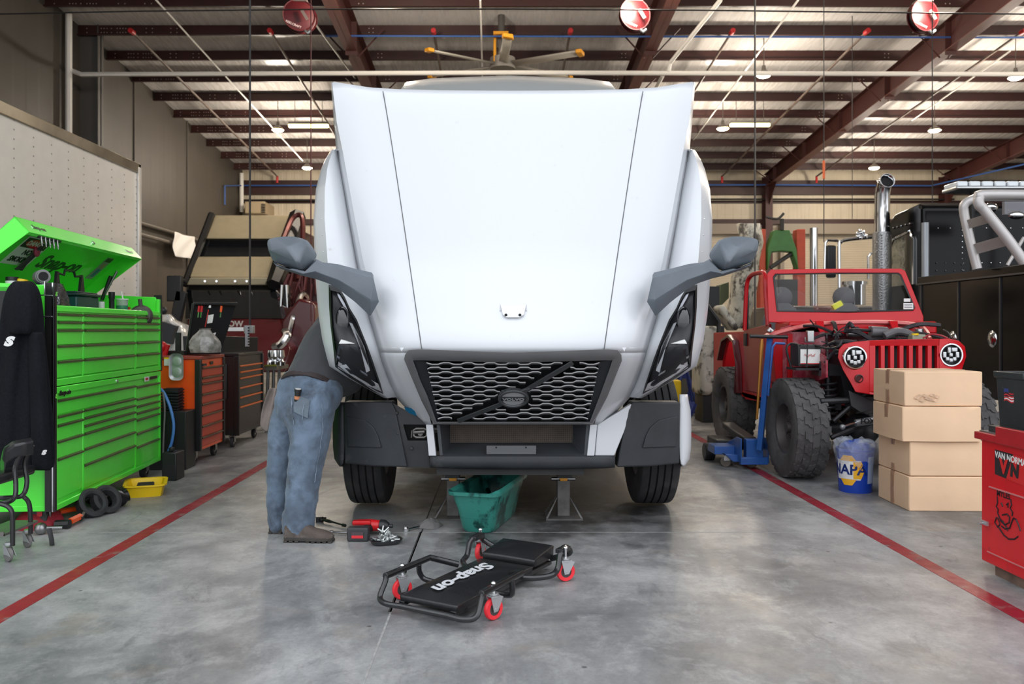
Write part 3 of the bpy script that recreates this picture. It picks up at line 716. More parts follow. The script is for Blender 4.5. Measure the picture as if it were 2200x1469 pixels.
for s in (-1, 1):
    x1 = s*.155; xo = s*(Wc+.018)
    # front side handle: loops from the low front rail up, back and inwards again
    m.tube(arc([(s*.13, -.56, .045), (xo-s*.05, -.565, .045), (xo, -.54, .06), (xo, -.50, .12), (xo, -.49, .148)], 5), .014, 10)
    m.tube([(xo, -.50, .150), (xo, -.12, .150), (x1+s*.005, -.02, .105)], .0165, 10)
    m.tube(arc([(xo, -.22, .14), (xo, -.21, .09), (xo-s*.03, -.19, .055), (x1-s*.04, -.18, .05)], 5), .014, 10)
    # rear bracket
    m.tube(arc([(x1-s*.05, .10, .05), (x1+s*.05, .13, .05), (xo, .20, .055), (xo+s*.01, .26, .075), (xo+s*.01, .29, .14), (xo, .34, .162), (xo, .39, .160), (xo, .43, .12), (x1, .44, .07)], 5), .016, 10)
    m.box((xo, .35, .158), (.045, .10, .022))
m.tube([(-.14, -.56, .045), (.14, -.56, .045)], .014, 10)
for y in (-.45, -.2, .1, .4): m.box((0, y, .048), (.32, .03, .014))
for s in (-1, 1): m.box((s*.145, -.05, .05), (.03, .98, .02))
m.build('tube_frame', CTB, cr, world=False, bev=.002)
CRD = mat('castor_red', C(232,48,58), .4); CGR = mat('castor_hub', C(70,66,66), .5); ZNC = mat('zinc', C(190,192,194), .35, .7)
for p, yaw in zip(locs, (R(-48)-rz, R(-60)-rz, R(-72)-rz, R(-25)-rz)):
    s = 1 if p.x > 0 else -1
    c = part('castor', cr); x, y = p.x, p.y
    a = Vector((math.cos(yaw), math.sin(yaw), 0)); b = Vector((-a.y, a.x, 0)); o_ = Vector((x, y, .052))
    top = .147 if y > 0 else .138
    m = MB(); m.lathe(o_, a, [(.030, -.011), (.048, -.012), (.052, -.006), (.052, .006), (.048, .012), (.030, .011)], 28); m.build('castor_tyre', CRD, c, world=False)
    m = MB(); m.lathe(o_, a, [(0, -.013), (.012, -.013), (.014, -.008), (.032, -.008), (.032, .008), (.014, .008), (.012, .013), (0, .013)], 20); m.build('castor_hub', CGR, c, world=False)
    m = MB()
    for q in (-.017, .017):
        k = o_+a*q; m.prism([k+b*-.012+Vector((0,0,-.012)), k+b*.012+Vector((0,0,-.010)), k+b*.045+Vector((0,0,.052)), k+b*.02+Vector((0,0,.063)), k+b*-.03+Vector((0,0,.063))], a*.003)
    m.cyl(o_+Vector((0,0,.06)), o_+Vector((0,0,.064)), .03); m.cyl(o_+Vector((0,0,.066)), o_+Vector((0,0,.074)), .024); m.cyl(o_-a*.02, o_+a*.022, .006, n=8)
    m.build('castor_fork', ZNC, c, world=False)
    m = MB(); m.cyl((x, y, .12), (x, y, top+.030), .008, n=8); m.sph((x, y, top+.032), (.013, .013, .010), 10, 6); m.build('bolt', CHR, c, world=False)

# =============== GREEN TUB (drain bin) ===============
TEA = mat('teal_plastic', C(50,130,118), .35, var=.12, vscale=5, dirt=C(16,62,58), dscale=5, dlo=.50, dhi=.58, coat=.2)
tub = thing('drain_tub', 'oily teal plastic tub standing on the floor under the front of the truck', 'tub', (-.07, 5.84, 0), -.27); tub.scale = (.83, 1.03, 1)
def tubring(hx, hy, z, r=.07, n=6, dx=0, dy=0):
    o = []
    for (sx, sy) in ((1, 1), (-1, 1), (-1, -1), (1, -1)):
        a0 = {(1,1):0, (-1,1):90, (-1,-1):180, (1,-1):270}[(sx, sy)]
        for i in range(n+1):
            a = R(a0+90*i/n); o.append(Vector((dx+sx*(hx-r)+r*math.cos(a), dy+sy*(hy-r)+r*math.sin(a), z)))
    return o
m = MB()
wv = lambda z, ring: [p+Vector((0, 0, .012*math.sin(p.x*22+p.y*9)))*z for p in ring]
m.grid([tubring(.125, .30, .004), tubring(.14, .315, .03), tubring(.165, .35, .16), tubring(.185, .375, .225), tubring(.19, .385, .26), tubring(.215, .41, .262), tubring(.218, .414, .285), wv(1, tubring(.205, .40, .292)), tubring(.185, .375, .27), tubring(.165, .35, .16), tubring(.13, .305, .03)], closed=True)
m.add(tubring(.125, .30, .004), [tuple(range(28))]); m.add(tubring(.13, .305, .03), [tuple(range(28))])
m.build('tub_body', TEA, tub, world=False, smooth=50)
m = MB(); m.add(tubring(.155, .335, .10), [tuple(range(28))]); m.build('waste_oil', mat('waste_oil', C(12,11,10), .06, coat=1), tub, world=False)
m = MB()
m.tube(arc([(-.13, -.2, .10), (-.02, -.05, .17), (.06, .1, .14), (.1, .28, .2)]), .018, 8); m.tube(arc([(.1, -.2, .12), (0, .05, .14), (-.1, .22, .18)]), .02, 8); m.sph((.02, .0, .12), (.09, .12, .05))
m.build('oily_parts', mat('oily_black', C(18,18,18), .2, bump=.8, bscale=25, coat=.5), tub, world=False)

# =============== TOOLS ON THE FLOOR ===============
def onfloor(px, py): v = cv(px, py); v.z = 0; return v
o_ = onfloor(768, 1164)
iw = thing('impact_wrench', 'red and black cordless impact wrench lying with its battery towards the camera', 'impact wrench', (o_.x, o_.y, 0), 0)
m = MB(); m.box((0, .035, .045), (.135, .07, .088)); m.box((0, .035, .05), (.142, .055, .03)); m.box((0, .035, .02), (.142, .055, .02)); b = m.build('battery', mat('battery_black', C(50,50,52), .55), iw, world=False, bev=.012, seg=3)
m = MB(); m.box((.0, -.003, .043), (.075, .004, .040)); m.mi = 1; m.box((0, -.0055, .033), (.073, .003, .018))
m.build('battery_label', [mat('label_dark', C(70,58,62), .5), mat('label_red', C(205,40,50), .5)], b, world=False)
m = MB(); m.tube(arc([(.0, .07, .05), (.03, .13, .05), (.06, .19, .05)]), .028, 10); m.build('handle', BLK, iw, world=False)
m = MB(); m.tube([(-.06, .20, .055), (-.02, .20, .06), (.06, .195, .06), (.12, .185, .06)], [.025, .038, .04, .034], 14); m.box((.0, .17, .085), (.12, .05, .025)); m.build('motor_housing', REDP, iw, world=False, bev=.006)
m = MB(); m.tube([(.12, .185, .06), (.15, .18, .06), (.175, .176, .06)], [.042, .04, .022], 14); m.cyl((.17, .176, .06), (.2, .172, .06), .012); m.build('nose', BLK, iw, world=False)
o_ = onfloor(826, 1174)
tray = thing('magnetic_tray', 'oval dark magnetic tray full of loose bolts beside the impact wrench', 'tray', (o_.x, o_.y+.07, 0), .35)
m = MB(); m.grid([tubring(.085, .055, .003, .05), tubring(.1, .068, .022, .06), tubring(.104, .072, .03, .06), tubring(.098, .066, .03, .06), tubring(.085, .053, .008, .05)], closed=True); m.add(tubring(.085, .055, .003, .05), [tuple(range(28))]); m.add(tubring(.085, .053, .008, .05), [tuple(range(28))])
m.build('tray_body', mat('tray_steel', C(84,86,88), .35, .8), tray, world=False)
bs = mat('zinc_bolt', C(196,200,198), .3, .7)
bolt0 = None
random.seed(3)
for i in range(26):
    if bolt0 is None:
        m = MB(); m.cyl((0,0,0), (0,0,.008), .011, n=6); m.cyl((0,0,.008), (0,0,.042), .0055, n=8)
        bolt0 = m.build('bolt', bs); o = bolt0
    else: o = bolt0.copy(); COL.objects.link(o)
    tag(o, 'loose zinc-plated bolt heaped in the oval magnetic tray', 'bolt', 'bolts in the magnetic tray')
    r_ = random.random()**.7; a = random.random()*6.28; lay = i//7
    o.location = (tray.location.x+math.cos(a)*.062*r_*(1-.2*lay), tray.location.y+math.sin(a)*.04*r_*(1-.2*lay), .022+.016*lay+random.random()*.004)
    o.rotation_euler = (random.uniform(1.0, 2.1) if lay < 2 else random.uniform(.3, 2.6), 0, random.random()*6.28)
m = MB(); a, b = onfloor(683, 1120), onfloor(742, 1134); u = (b-a).normalized()
z = Vector((0,0,.02)); m.tube([a+z, a+u*.05+z, a+u*.06+z, a+u*.13+z, a+u*.16+z, b+z*.8], [.014, .018, .01, .012, .007, .005], 8); m.box(a+z+u*.02, (.05, .03, .035), (0,0,.3)); m.cyl(b-u*.03+z*.8, b+z*.8, .011, n=8); m.tube([a+z+u*.03+Vector((-.02,.02,.0)), a+z+u*.08+Vector((-.0,.03,.01))], .006, 6)
tag(m.build('grease_coupler', mat('dark_steel', C(60,60,62), .35, .8)), 'slim dark steel air tool lying behind the brown boot', 'tool')
m = MB(); a, b = onfloor(715, 1146), onfloor(752, 1148); m.tube([a+z*.5, b+z*.5], .006, 8); m.cyl(a+z*.5, a+Vector((-.02,0,.01)), .012)
tag(m.build('extension_bar', STL), 'thin steel extension bar between the boot and the impact wrench', 'socket bar')
a, b = onfloor(868, 1143), onfloor(903, 1134)
rt = thing('ratchet_wrench', 'small chrome ratchet wrench lying beside the grey rag', 'ratchet', (a.x, a.y, 0)); u = (b-a)
m = MB(); m.tube([a+z*.6+u*.2, a+z*.6+u*.9, b+z*.6+u*.3], [.008, .006, .006], 8); m.build('handle', CHR, rt)
m = MB(); m.cyl(a+u*.1+Vector((0,0,.002)), a+u*.1+Vector((0,0,.026)), .02, n=16); m.box(a+u*.1+Vector((0,0,.03)), (.014,.014,.014)); m.build('head', CHR, rt)
m = MB(); c = onfloor(923, 1130); rows = []
for i in range(9):
    r_ = i/8; rows.append([c+Vector((math.cos(k*.45)*.085*r_*(1+.25*math.sin(k*1.7)), math.sin(k*.45)*.10*r_*(1+.2*math.cos(k*2.3)), .045*(1-r_**2)+.012*math.sin(k*3+i)+.006 if i < 8 else .002)) for k in range(14)])
m.grid(rows, closed=True); tag(m.build('shop_rag', mat('grey_rag', C(112,110,108), .9, bump=.5, bscale=30, var=.15), sub=1, smooth=180), 'crumpled grey shop rag on the floor left of the teal tub', 'rag')

# =============== PERSON ===============
SKN = mat('skin', C(196,140,112), .5, var=.06)
DEN = mat('denim', C(90,106,124), .8, var=.38, vscale=7, bump=.5, bscale=14, dirt=C(66,76,90), dscale=5, dlo=.48, dhi=.66, sheen=.2)
SHR = mat('charcoal_cotton', C(62,63,66), .85, var=.08, vscale=3, bump=.35, bscale=7, sheen=.15)
def blob(name, chains, mt, parent=None, vox=.014, disp=0, dsz=.12, smooth=8):
    m = MB()
    for ch in chains:
        pts = [Vector(p[:3]) for p in ch]; rr = [p[3] for p in ch]; fl = ch[0][4] if len(ch[0]) > 4 else 1
        m.tube(pts, rr, 16); m.sph(pts[0], rr[0], 16, 10); m.sph(pts[-1], rr[-1], 16, 10)
        for p, r_ in zip(pts[1:-1], rr[1:-1]): m.sph(p, r_*.99, 16, 10)
    o = m.build(name, mt, parent, smooth=180)
    k = o.modifiers.new('join', 'REMESH'); k.mode = 'VOXEL'; k.voxel_size = vox; k.use_smooth_shade = True
    k = o.modifiers.new('soften', 'SMOOTH'); k.iterations = smooth; k.factor = .5
    if disp:
        tx = bpy.data.textures.new(name, 'CLOUDS'); tx.noise_scale = dsz; tx.noise_depth = 2
        k = o.modifiers.new('folds', 'DISPLACE'); k.texture = tx; k.strength = disp; k.texture_coords = 'LOCAL'; k.mid_level = .5
    return o
Q = lambda px, py, d, r: tuple(P(px, py, d))+(r,)
shA, shB = P(730, 672, 6.00), P(800, 650, 6.30)
body = blob('person', [
    [Q(600, 1108, 5.56, .045), Q(606, 1000, 5.60, .06), Q(630, 900, 5.62, .075)],
    [Q(648, 1122, 5.37, .045), Q(658, 1000, 5.43, .065), Q(668, 905, 5.50, .085)],
    [Q(660, 868, 5.58, .11), Q(672, 830, 5.64, .125), Q(705, 770, 5.80, .14), Q(745, 705, 5.96, .14), Q(768, 665, 6.08, .11)],
    [Q(775, 655, 6.12, .06), Q(800, 632, 6.18, .06)],
    [Q(806, 622, 6.20, .095), Q(820, 616, 6.19, .085)], [Q(832, 634, 6.18, .05), Q(828, 628, 6.18, .055)],
    [Q(733, 690, 5.92, .065), Q(790, 690, 6.02, .05), Q(850, 720, 6.16, .04), Q(880, 735, 6.2, .032)],
    [Q(800, 660, 6.28, .065), Q(850, 680, 6.42, .05), Q(890, 720, 6.42, .04), Q(905, 740, 6.4, .032)],
    ], SKN, None, .012)
tag(body, 'person in grey t-shirt and blue jeans bending into the white truck engine bay', 'person')
hp_ = body
jeans = blob('jeans', [
    [Q(594, 1118, 5.56, .065), Q(596, 1075, 5.57, .072), Q(602, 1000, 5.60, .09), Q(610, 930, 5.62, .105), Q(630, 878, 5.60, .13)],
    [Q(597, 1126, 5.555, .064), Q(594, 1118, 5.56, .066)],
    [Q(646, 1141, 5.37, .088), Q(645, 1110, 5.37, .10), Q(648, 1060, 5.39, .105), Q(657, 1000, 5.43, .115), Q(666, 940, 5.47, .135), Q(668, 890, 5.50, .15)],
    [Q(634, 868, 5.60, .14), Q(668, 872, 5.54, .155), Q(680, 872, 5.50, .13)],
    [Q(638, 834, 5.63, .135), Q(664, 834, 5.60, .165), Q(692, 846, 5.58, .14)],
    [Q(628, 1112, 5.39, .07), Q(636, 1134, 5.37, .082)],
    [Q(632, 880, 5.57, .125), Q(664, 893, 5.50, .15)],
    ], DEN, body, .011, .028, .085, 5)
# trim jeans at the waist with a belt band following the tilted waist line
belt = MB(); w0 = P(664, 836, 5.60); ax = (P(690, 770, 5.78)-P(655, 868, 5.55)).normalized()
xx = Vector((1, 0, 0)); xx = (xx-ax*xx.dot(ax)).normalized(); yy = ax.cross(xx)
ring = lambda k, a, b: [w0+ax*k+xx*a*math.cos(i*math.pi/16)+yy*b*math.sin(i*math.pi/16) for i in range(32)]
belt.grid([ring(-.005, .196, .165), ring(-.004, .203, .172), ring(.032, .2, .169), ring(.034, .193, .162)], closed=True)
belt.build('belt', mat('brown_leather', C(52,42,42), .6, var=.15), body, smooth=60)
lp = MB()
for a in (200, 235, 262, 300, 330):
    a = R(a+180); c = w0+xx*.209*math.cos(a)+yy*.178*math.sin(a); lp.box(c+ax*0, (.014, .014, .06), (0, 0, 0))
lp.build('belt_loop', DEN, body)
shirt = blob('t_shirt', [
    [Q(664, 822, 5.62, .165), Q(686, 790, 5.70, .185), Q(712, 745, 5.84, .20), Q(742, 700, 5.98, .19), Q(770, 668, 6.08, .14)],
    [Q(690, 812, 5.66, .165), Q(735, 800, 5.82, .17), Q(760, 760, 5.92, .18)],
    [Q(714, 690, 5.90, .085), Q(760, 690, 5.98, .085), Q(792, 692, 6.02, .075)], [Q(790, 662, 6.2, .09), Q(825, 676, 6.34, .08)],
    [Q(702, 680, 5.98, .06), Q(740, 680, 6.0, .09)],
    ], SHR, body, .012, .03, .22, 8)
# face, hair, hands
hc = P(810, 620, 6.195)
m = MB()
for s in (-1, 1):
    m.sph(hc+Vector((.085, s*.035-.0, .01)), .012, 8, 6)
m.build('eye', mat('eye_white', C(230,228,222), .3), body)
m = MB(); m.tube([hc+Vector((.088, 0, .012)), hc+Vector((.112, 0, -.02)), hc+Vector((.092, 0, -.03))], [.008, .014, .01], 8); 
for s in (-1, 1): m.sph(hc+Vector((.0, s*.095, -.01)), (.022, .01, .032), 8, 6)
m.build('nose_and_ears', SKN, body)
m = MB(); m.tube([hc+Vector((.088, -.022, -.055)), hc+Vector((.094, 0, -.053)), hc+Vector((.088, .022, -.055))], .005, 6); m.build('mouth', mat('lips', C(150,86,78), .5), body)
m = MB(); m.sph(hc+Vector((-.018, 0, .022)), (.105, .10, .098), 18, 10); m.build('hair', mat('brown_hair', C(58,44,36), .8, bump=.6, bscale=60), body)
for wp, dr in ((P(880, 735, 6.2), Vector((.9, .1, -.4))), (P(905, 740, 6.4), Vector((.8, -.2, -.5)))):
    dr.normalize(); sd = dr.cross(Vector((0,0,1))).normalized(); up = sd.cross(dr); ch = [[tuple(wp-dr*.02)+(.027,), tuple(wp+dr*.03)+(.026,)], [tuple(wp+dr*.03+sd*.022)+(.018,), tuple(wp+dr*.085+sd*.028)+(.015,)], [tuple(wp+dr*.03-sd*.022)+(.018,), tuple(wp+dr*.085-sd*.028)+(.015,)], [tuple(wp+dr*.03)+(.02,), tuple(wp+dr*.088)+(.016,)]]
    for k_, L in zip((-.033, -.011, .011, .033), (.062, .075, .07, .055)):
        b_ = wp+dr*.088+sd*k_; ch.append([tuple(b_)+(.009,), tuple(b_+dr*L*.5-up*.006)+(.0085,), tuple(b_+dr*L*.85-up*.028)+(.0075,)])
    b_ = wp+dr*.03+sd*.03; ch.append([tuple(b_)+(.012,), tuple(b_+sd*.025+dr*.03-up*.01)+(.010,), tuple(b_+sd*.03+dr*.06-up*.02)+(.009,)])
    blob('hand', ch, SKN, body, .005, smooth=3)
BT = mat('worn_brown_leather', C(78,68,62), .75, var=.2, vscale=12, dirt=C(112,106,100), dscale=8, dlo=.5, dhi=.75, bump=.3, bscale=40); SO = mat('boot_sole', C(58,54,50), .8, var=.2, vscale=20)
for nm, hx, hy, dirx, L in (('boot', P(620, 1160, 5.33).x, 5.33, (1, -.07), .31), ('boot', P(588, 1140, 5.56).x, 5.56, (1, -.1), .29)):
    u = Vector((dirx[0], dirx[1], 0)).normalized(); v = Vector((-u.y, u.x, 0)); o_ = Vector((hx-.02, hy, 0))
    rows = []
    for t, w, h, z0 in ((0, .03, .105, .03), (.03, .040, .11, .028), (.2, .044, .125, .028), (.34, .043, .125, .028), (.45, .045, .115, .028), (.62, .052, .088, .028), (.8, .054, .075, .028), (.93, .044, .062, .028), (1.0, .024, .045, .03)):
        c = o_+u*L*t; rows.append([c+v*w*math.cos(a)*1.0+Vector((0, 0, z0+(h-z0)*max(0, math.sin(a))**.7)) for a in [math.pi*k/10 for k in range(11)]])
    m = MB(); m.grid(rows); m.add(rows[0], [tuple(range(11))]); m.add(rows[-1], [tuple(range(11))]); bt = m.build('boot', BT, body, smooth=80)
    m = MB(); ot = [o_+u*L*t+v*w for t, w in ((-.02, 0), (0, .035), (.1, .046), (.4, .046), (.65, .056), (.85, .055), (.98, .03), (1.02, 0), (.98, -.03), (.85, -.055), (.65, -.056), (.4, -.046), (.1, -.046), (0, -.035))]
    m.prism([p+Vector((0, 0, .012)) for p in ot], (0, 0, .022))
    for k in range(9):
        if k == 3: continue
        c = o_+u*L*(.04+k*.115); m.box(c+Vector((0, 0, .007)), (.024, .095, .012), (0, 0, math.atan2(u.y, u.x)))
    m.build('sole', SO, bt, bev=.003)
def wrapped(name, rows_, mt, off=.004, th=0):
    b_ = MB(); b_.grid(rows_); o = b_.build(name, mt, body, smooth=180)
    k = o.modifiers.new('on_cloth', 'SHRINKWRAP'); k.target = jeans; k.offset = off
    if th: k.wrap_method = 'NEAREST_SURFACEPOINT'
    else: k.wrap_method = 'PROJECT'; k.use_project_y = True; k.use_negative_direction = True; k.use_positive_direction = True
    return o
def patch(cs, n=8): return [[P(lerp(lerp(cs[0][0], cs[1][0], u/n), lerp(cs[3][0], cs[2][0], u/n), v/n), lerp(lerp(cs[0][1], cs[1][1], u/n), lerp(cs[3][1], cs[2][1], u/n), v/n), 5.2) for u in range(n+1)] for v in range(n+1)]
wrapped('back_pocket', patch([(612, 852), (652, 864), (650, 904), (618, 890)]), mat('denim_worn', C(98,110,120), .85, var=.2, vscale=9, bump=.4, bscale=20), .006)
ST_ = mat('denim_stitch', C(128,142,158), .8)
def seam(pts, w=.8, off=.005): wrapped('seam', [[P(x-w, y, 5.35) for x, y in pts], [P(x+w, y, 5.35) for x, y in pts]], ST_, off, 1)
def dense(pts, k=8): return [(lerp(a[0], b[0], i/k), lerp(a[1], b[1], i/k)) for a, b in zip(pts, pts[1:]) for i in range(k)]+[pts[-1]]
seam(dense([(698, 866), (700, 905), (694, 950), (684, 990), (674, 1040), (664, 1080), (658, 1122)]))
seam(dense([(612, 853), (617, 888)]), .6, .010); seam(dense([(652, 865), (650, 903)]), .6, .010)
seam(dense([(604, 836), (612, 870), (622, 892), (626, 912)]), .9)
# back pocket seam, flashlight and rag
def fl(px, py, dd=5.35): return P(px, py, dd)
m = MB(); pk = [(612, 868), (617, 884), (622, 896), (652, 902), (655, 878), (653, 866)]
flt = thing('flashlight', 'small black flashlight sticking out of the jeans back pocket', 'flashlight', fl(639, 862, 5.47))
m = MB(); a = fl(638, 863, 5.415); b = fl(640, 842, 5.405); m.cyl(a, b, .019, n=16); m.mi = 1; m.cyl(lerp(a, b, .3), lerp(a, b, .62), .0198, n=16); m.build('flashlight_body', [BLK, mat('orange_label', C(200,130,90), .5)], flt)
m = MB(); m.cyl(b, b+(b-a).normalized()*.02, .023, n=16); m.mi = 1; m.cyl(b+(b-a).normalized()*.0201, b+(b-a).normalized()*.022, .02, n=16); m.build('flashlight_head', [BLK, mat('flash_lens', C(215,210,205), .2)], flt)
m = MB(); rows = []
top = P(594, 832, 5.62)
for i in range(8):
    t = i/7; w = .035+.03*math.sin(t*2.2)+.01*t
    rows.append([top+Vector((-.04*t+ (k/6-.5)*w*2, -.03*math.cos(k*1.9+i*.3)-.02, -.30*t*(1-.25*abs(k/6-.4)))) for k in range(7)])
m.grid(rows); tag(m.build('hand_rag', mat('taupe_rag', C(122,112,106), .9, var=.15, bump=.4, bscale=20), solid=.008, sub=1, smooth=180), 'grey-brown rag hanging from the left side pocket of the jeans', 'rag')
# =============== GREEN TOOL STORAGE (left) ===============
RZ = R(94.57); N0 = (-2.967, 5.574, 0); L_, D_ = 2.163, .73
HND = mat('drawer_pull', C(120,112,92), .3, .9, var=.15)
TRB = mat('corner_trim_black', C(24,24,24), .35); 
def drawer(par, x0, x1, z0, z1, mt, hm, hz=None):
    m = MB(); m.bb((x0, -.006, z0), (x1, .02, z1)); d = m.build('drawer', mt, par, world=False, bev=.003)
    m = MB(); m.prism([(x0+.006, -.006, z1+.002), (x0+.006, -.022, z1-.004), (x0+.006, -.022, z1-.014), (x0+.006, -.008, z1-.020)], (x1-x0-.012, 0, 0))
    m.build('pull', hm, d, world=False); return d
def wheel_c(par, x, y, r=.06, wd=.045, mt=None, hub=None):
    c = part('castor', par)
    m = MB(); m.lathe((x, y, r), (0, 1, .0), [(r*.55, -wd/2), (r*.9, -wd/2), (r, -wd*.3), (r, wd*.3), (r*.9, wd/2), (r*.55, wd/2)], 24); m.build('castor_wheel', mt or RUB, c, world=False)
    m = MB(); m.lathe((x, y, r), (0, 1, 0), [(0, -wd*.5), (r*.3, -wd*.5), (r*.56, -wd*.3), (r*.56, wd*.3), (r*.3, wd*.5), (0, wd*.5)], 16); m.bb((x-r*.45, y-wd*.75, r), (x+r*.45, y-wd*.6, r*2.1)); m.bb((x-r*.45, y+wd*.6, r), (x+r*.45, y+wd*.75, r*2.1)); m.bb((x-r*.6, y-wd*.75, r*2.05), (x+r*.6, y+wd*.75, r*2.2))
    m.build('castor_fork', hub or STL, c, world=False); return c
low = thing('roll_cabinet', 'large lime green roll cabinet with many drawers, the lower half of the green tool storage', 'tool cabinet', N0, RZ)
m = MB(); m.bb((.0, .0, .135), (L_, D_, .955)); m.bb((-.004, -.01, .135), (L_+.004, D_, .175)); m.bb((-.004, -.012, .915), (L_+.004, D_, .960)); m.bb((0, -.012, .17), (.03, .02, .92)); m.bb((L_-.04, -.012, .17), (L_, .02, .92))
m.bb((.445, -.009, .19), (.462, .02, .75)); m.bb((1.505, -.009, .17), (1.53, .02, .87)); m.build('body', GRN, low, world=False, bev=.006)
prev = None
def stack(par, x0, x1, hs, zb):
    for i, h in enumerate(hs):
        z0 = (hs[i+1] if i+1 < len(hs) else zb)
        drawer(par, x0, x1, z0+.006, h+.006, GRN, HND)
stack(low, .03, 1.50, [.868], .768)
stack(low, .03, .44, [.760, .70, .592, .474], .20)
stack(low, .465, 1.50, [.762, .705, .648, .592, .480, .366], .19)
stack(low, 1.535, 2.12, [.855, .75, .688, .630, .573, .458, .342], .175)
for x in (.12, L_-.12):
    for y in (.1, D_-.1): wheel_c(low, x, y, .062, .05)
m = MB(); m.bb((-.018, -.016, .135), (.006, .012, .97)); m.bb((-.02, .012, .135), (-.004, .05, .97)); m.mi = 1; m.bb((-.022, -.004, .135), (-.017, .004, .97)); m.build('corner_trim', [TRB, CHR], low, world=False)
LF = lambda x, z, y=-.008: frame(Vector((x, y, z)), (1, 0, 0), (0, 0, 1))
m = MB(); m.mesh(txt('Snap-on', .045, .002, .3, .0016, 1.2), LF(.135, .915, -.014)); m.mi = 1; m.bb((.19, -.016, .925), (.2, -.01, .935)); m.build('nameplate', [mat('nameplate_black', C(20,24,22), .3), CHR], low, world=False)
m = MB(); m.cyl((1.08, -.02, .935), (1.08, -.008, .935), .014, n=14); m.build('lock', CHR, low, world=False)
m = MB(); m.bb((1.72, -.015, .89), (1.83, -.012, .93)); m.mi = 1; m.bb((1.735, -.0165, .90), (1.80, -.014, .92)); m.mi = 2; m.bb((1.86, -.015, .9), (2.05, -.012, .925)); m.build('data_label', [WHT, REDP, BLK], low, world=False)
SL = mat('lime_mark', C(120,220,80), .5)
m = MB()
for z in (.90,): m.mesh(txt('S', .034, .001, .3, .0025, 1.3), LF(-.006, z, -.0175))
m.build('trim_mark', SL, low, world=False)
# orange tray hung on the end panel
tr = MB(); tr.grid([[(-.002, .06, .37), (-.11, .06, .37), (-.11, .32, .37), (-.002, .32, .37)], [(-.002, .06, .19), (-.10, .07, .19), (-.10, .31, .19), (-.002, .32, .19)]]); tr.bb((-.10, .06, .19), (0, .32, .196)); tr.bb((-.115, .15, .19), (-.108, .17, .37)); tr.bb((-.115, .23, .19), (-.108, .25, .37)); tr.T = WM(low)
MT = WM(low)
o = tr.build('orange_tray', mat('translucent_orange', C(244,70,20), .3, coat=.5), solid=.006); tag(o, 'bright orange plastic bin hooked on the end of the green cabinet beside the hoodie', 'bin')
# upper chest
up = thing('top_chest', 'lime green top chest with its lid raised, standing on the green roll cabinet', 'tool chest', (N0[0], N0[1], .962), RZ)
z_ = lambda z: z-.962
m = MB(); m.bb((0, 0, z_(.964)), (L_, D_, z_(1.36))); m.bb((0, 0, z_(.964)), (L_, .02, z_(1.47))); m.bb((0, .70, 0.01), (L_, D_, z_(1.66)))
for x in (0, L_-.025): m.prism([(x, 0, z_(1.3)), (x, 0, z_(1.50)), (x, .03, z_(1.64)), (x, D_, z_(1.67)), (x, D_, z_(1.3))], (.025, 0, 0))
m.prism([(0, -.012, z_(1.465)), (0, -.012, z_(1.49)), (0, .0, z_(1.508)), (0, .06, z_(1.508)), (0, .06, z_(1.47))], (L_, 0, 0))
m.bb((-.003, -.012, z_(.966)), (L_+.003, .02, z_(1.012))); m.bb((0, -.010, z_(.98)), (.03, .02, z_(1.5))); m.bb((L_-.04, -.010, z_(.98)), (L_, .02, z_(1.62))); m.bb((.445, -.007, z_(1.0)), (.462, .02, z_(1.47))); m.bb((1.505, -.007, z_(1.0)), (1.53, .02, z_(1.47)))
m.build('body', GRN, up, world=False, bev=.005)
for x0, x1 in ((.03, .44), (.465, 1.50), (1.535, 2.12)):
    hs = [1.452, 1.398, 1.343, 1.236, 1.13]
    for i, h in enumerate(hs):
        drawer(up, x0, x1, z_((hs[i+1] if i < 4 else 1.016)+.006), z_(h+.003), GRN, HND)
m = MB(); m.bb((-.018, -.016, .005), (.006, .012, z_(1.655))); m.bb((-.02, .012, .005), (-.004, .05, z_(1.655))); m.mi = 1; m.bb((-.022, -.004, .005), (-.017, .004, z_(1.655))); m.build('corner_trim', [TRB, CHR], up, world=False)
m = MB(); m.bb((-.004, .10, z_(1.0)), (-.001, .68, z_(1.6))); m.build('end_panel_liner', mat('end_liner', C(28,30,30), .5), up, world=False)
m = MB(); m.bb((L_-.005, -.02, .0), (L_+.012, .05, z_(1.66))); m.build('corner_trim', TRB, up, world=False)
m = MB()
for z in (1.58,): m.mesh(txt('S', .034, .001, .3, .0025, 1.3), LF(-.006, z_(z), -.0175))
m.build('trim_mark', SL, up, world=False)
# lid
lid = part('lid', up)
hy, hz, th = .715, z_(1.67), R(42.5)
lu = Vector((0, -math.cos(th), math.sin(th))); ld = Vector((0, -math.sin(th), -math.cos(th)))   # lid forward / lip directions
Wd, Lp = .63, .14
lp_ = lambda x, a, b: Vector((x, hy, hz))+lu*a+ld*b
m = MB()
m.prism([lp_(0, 0, 0), lp_(L_, 0, 0), lp_(L_, Wd, 0), lp_(0, Wd, 0)], ld*.008)
m.prism([lp_(0, Wd, 0), lp_(L_, Wd, 0), lp_(L_, Wd, Lp), lp_(0, Wd, Lp)], lu*-.01)
m.prism([lp_(0, Wd-.01, Lp-.01), lp_(L_, Wd-.01, Lp-.01), lp_(L_, Wd-.03, Lp-.01), lp_(0, Wd-.03, Lp-.01)], ld*.008)
for x in (0, L_-.008): m.prism([lp_(x, 0, 0), lp_(x, Wd, 0), lp_(x, Wd, Lp), lp_(x, .12, .10), lp_(x, 0, .03)], (.008, 0, 0))
m.build('lid_panel', GRN, lid, world=False, bev=.003)
inner = lambda x, a: frame(lp_(x, a, .0095), (1, 0, 0), lu)
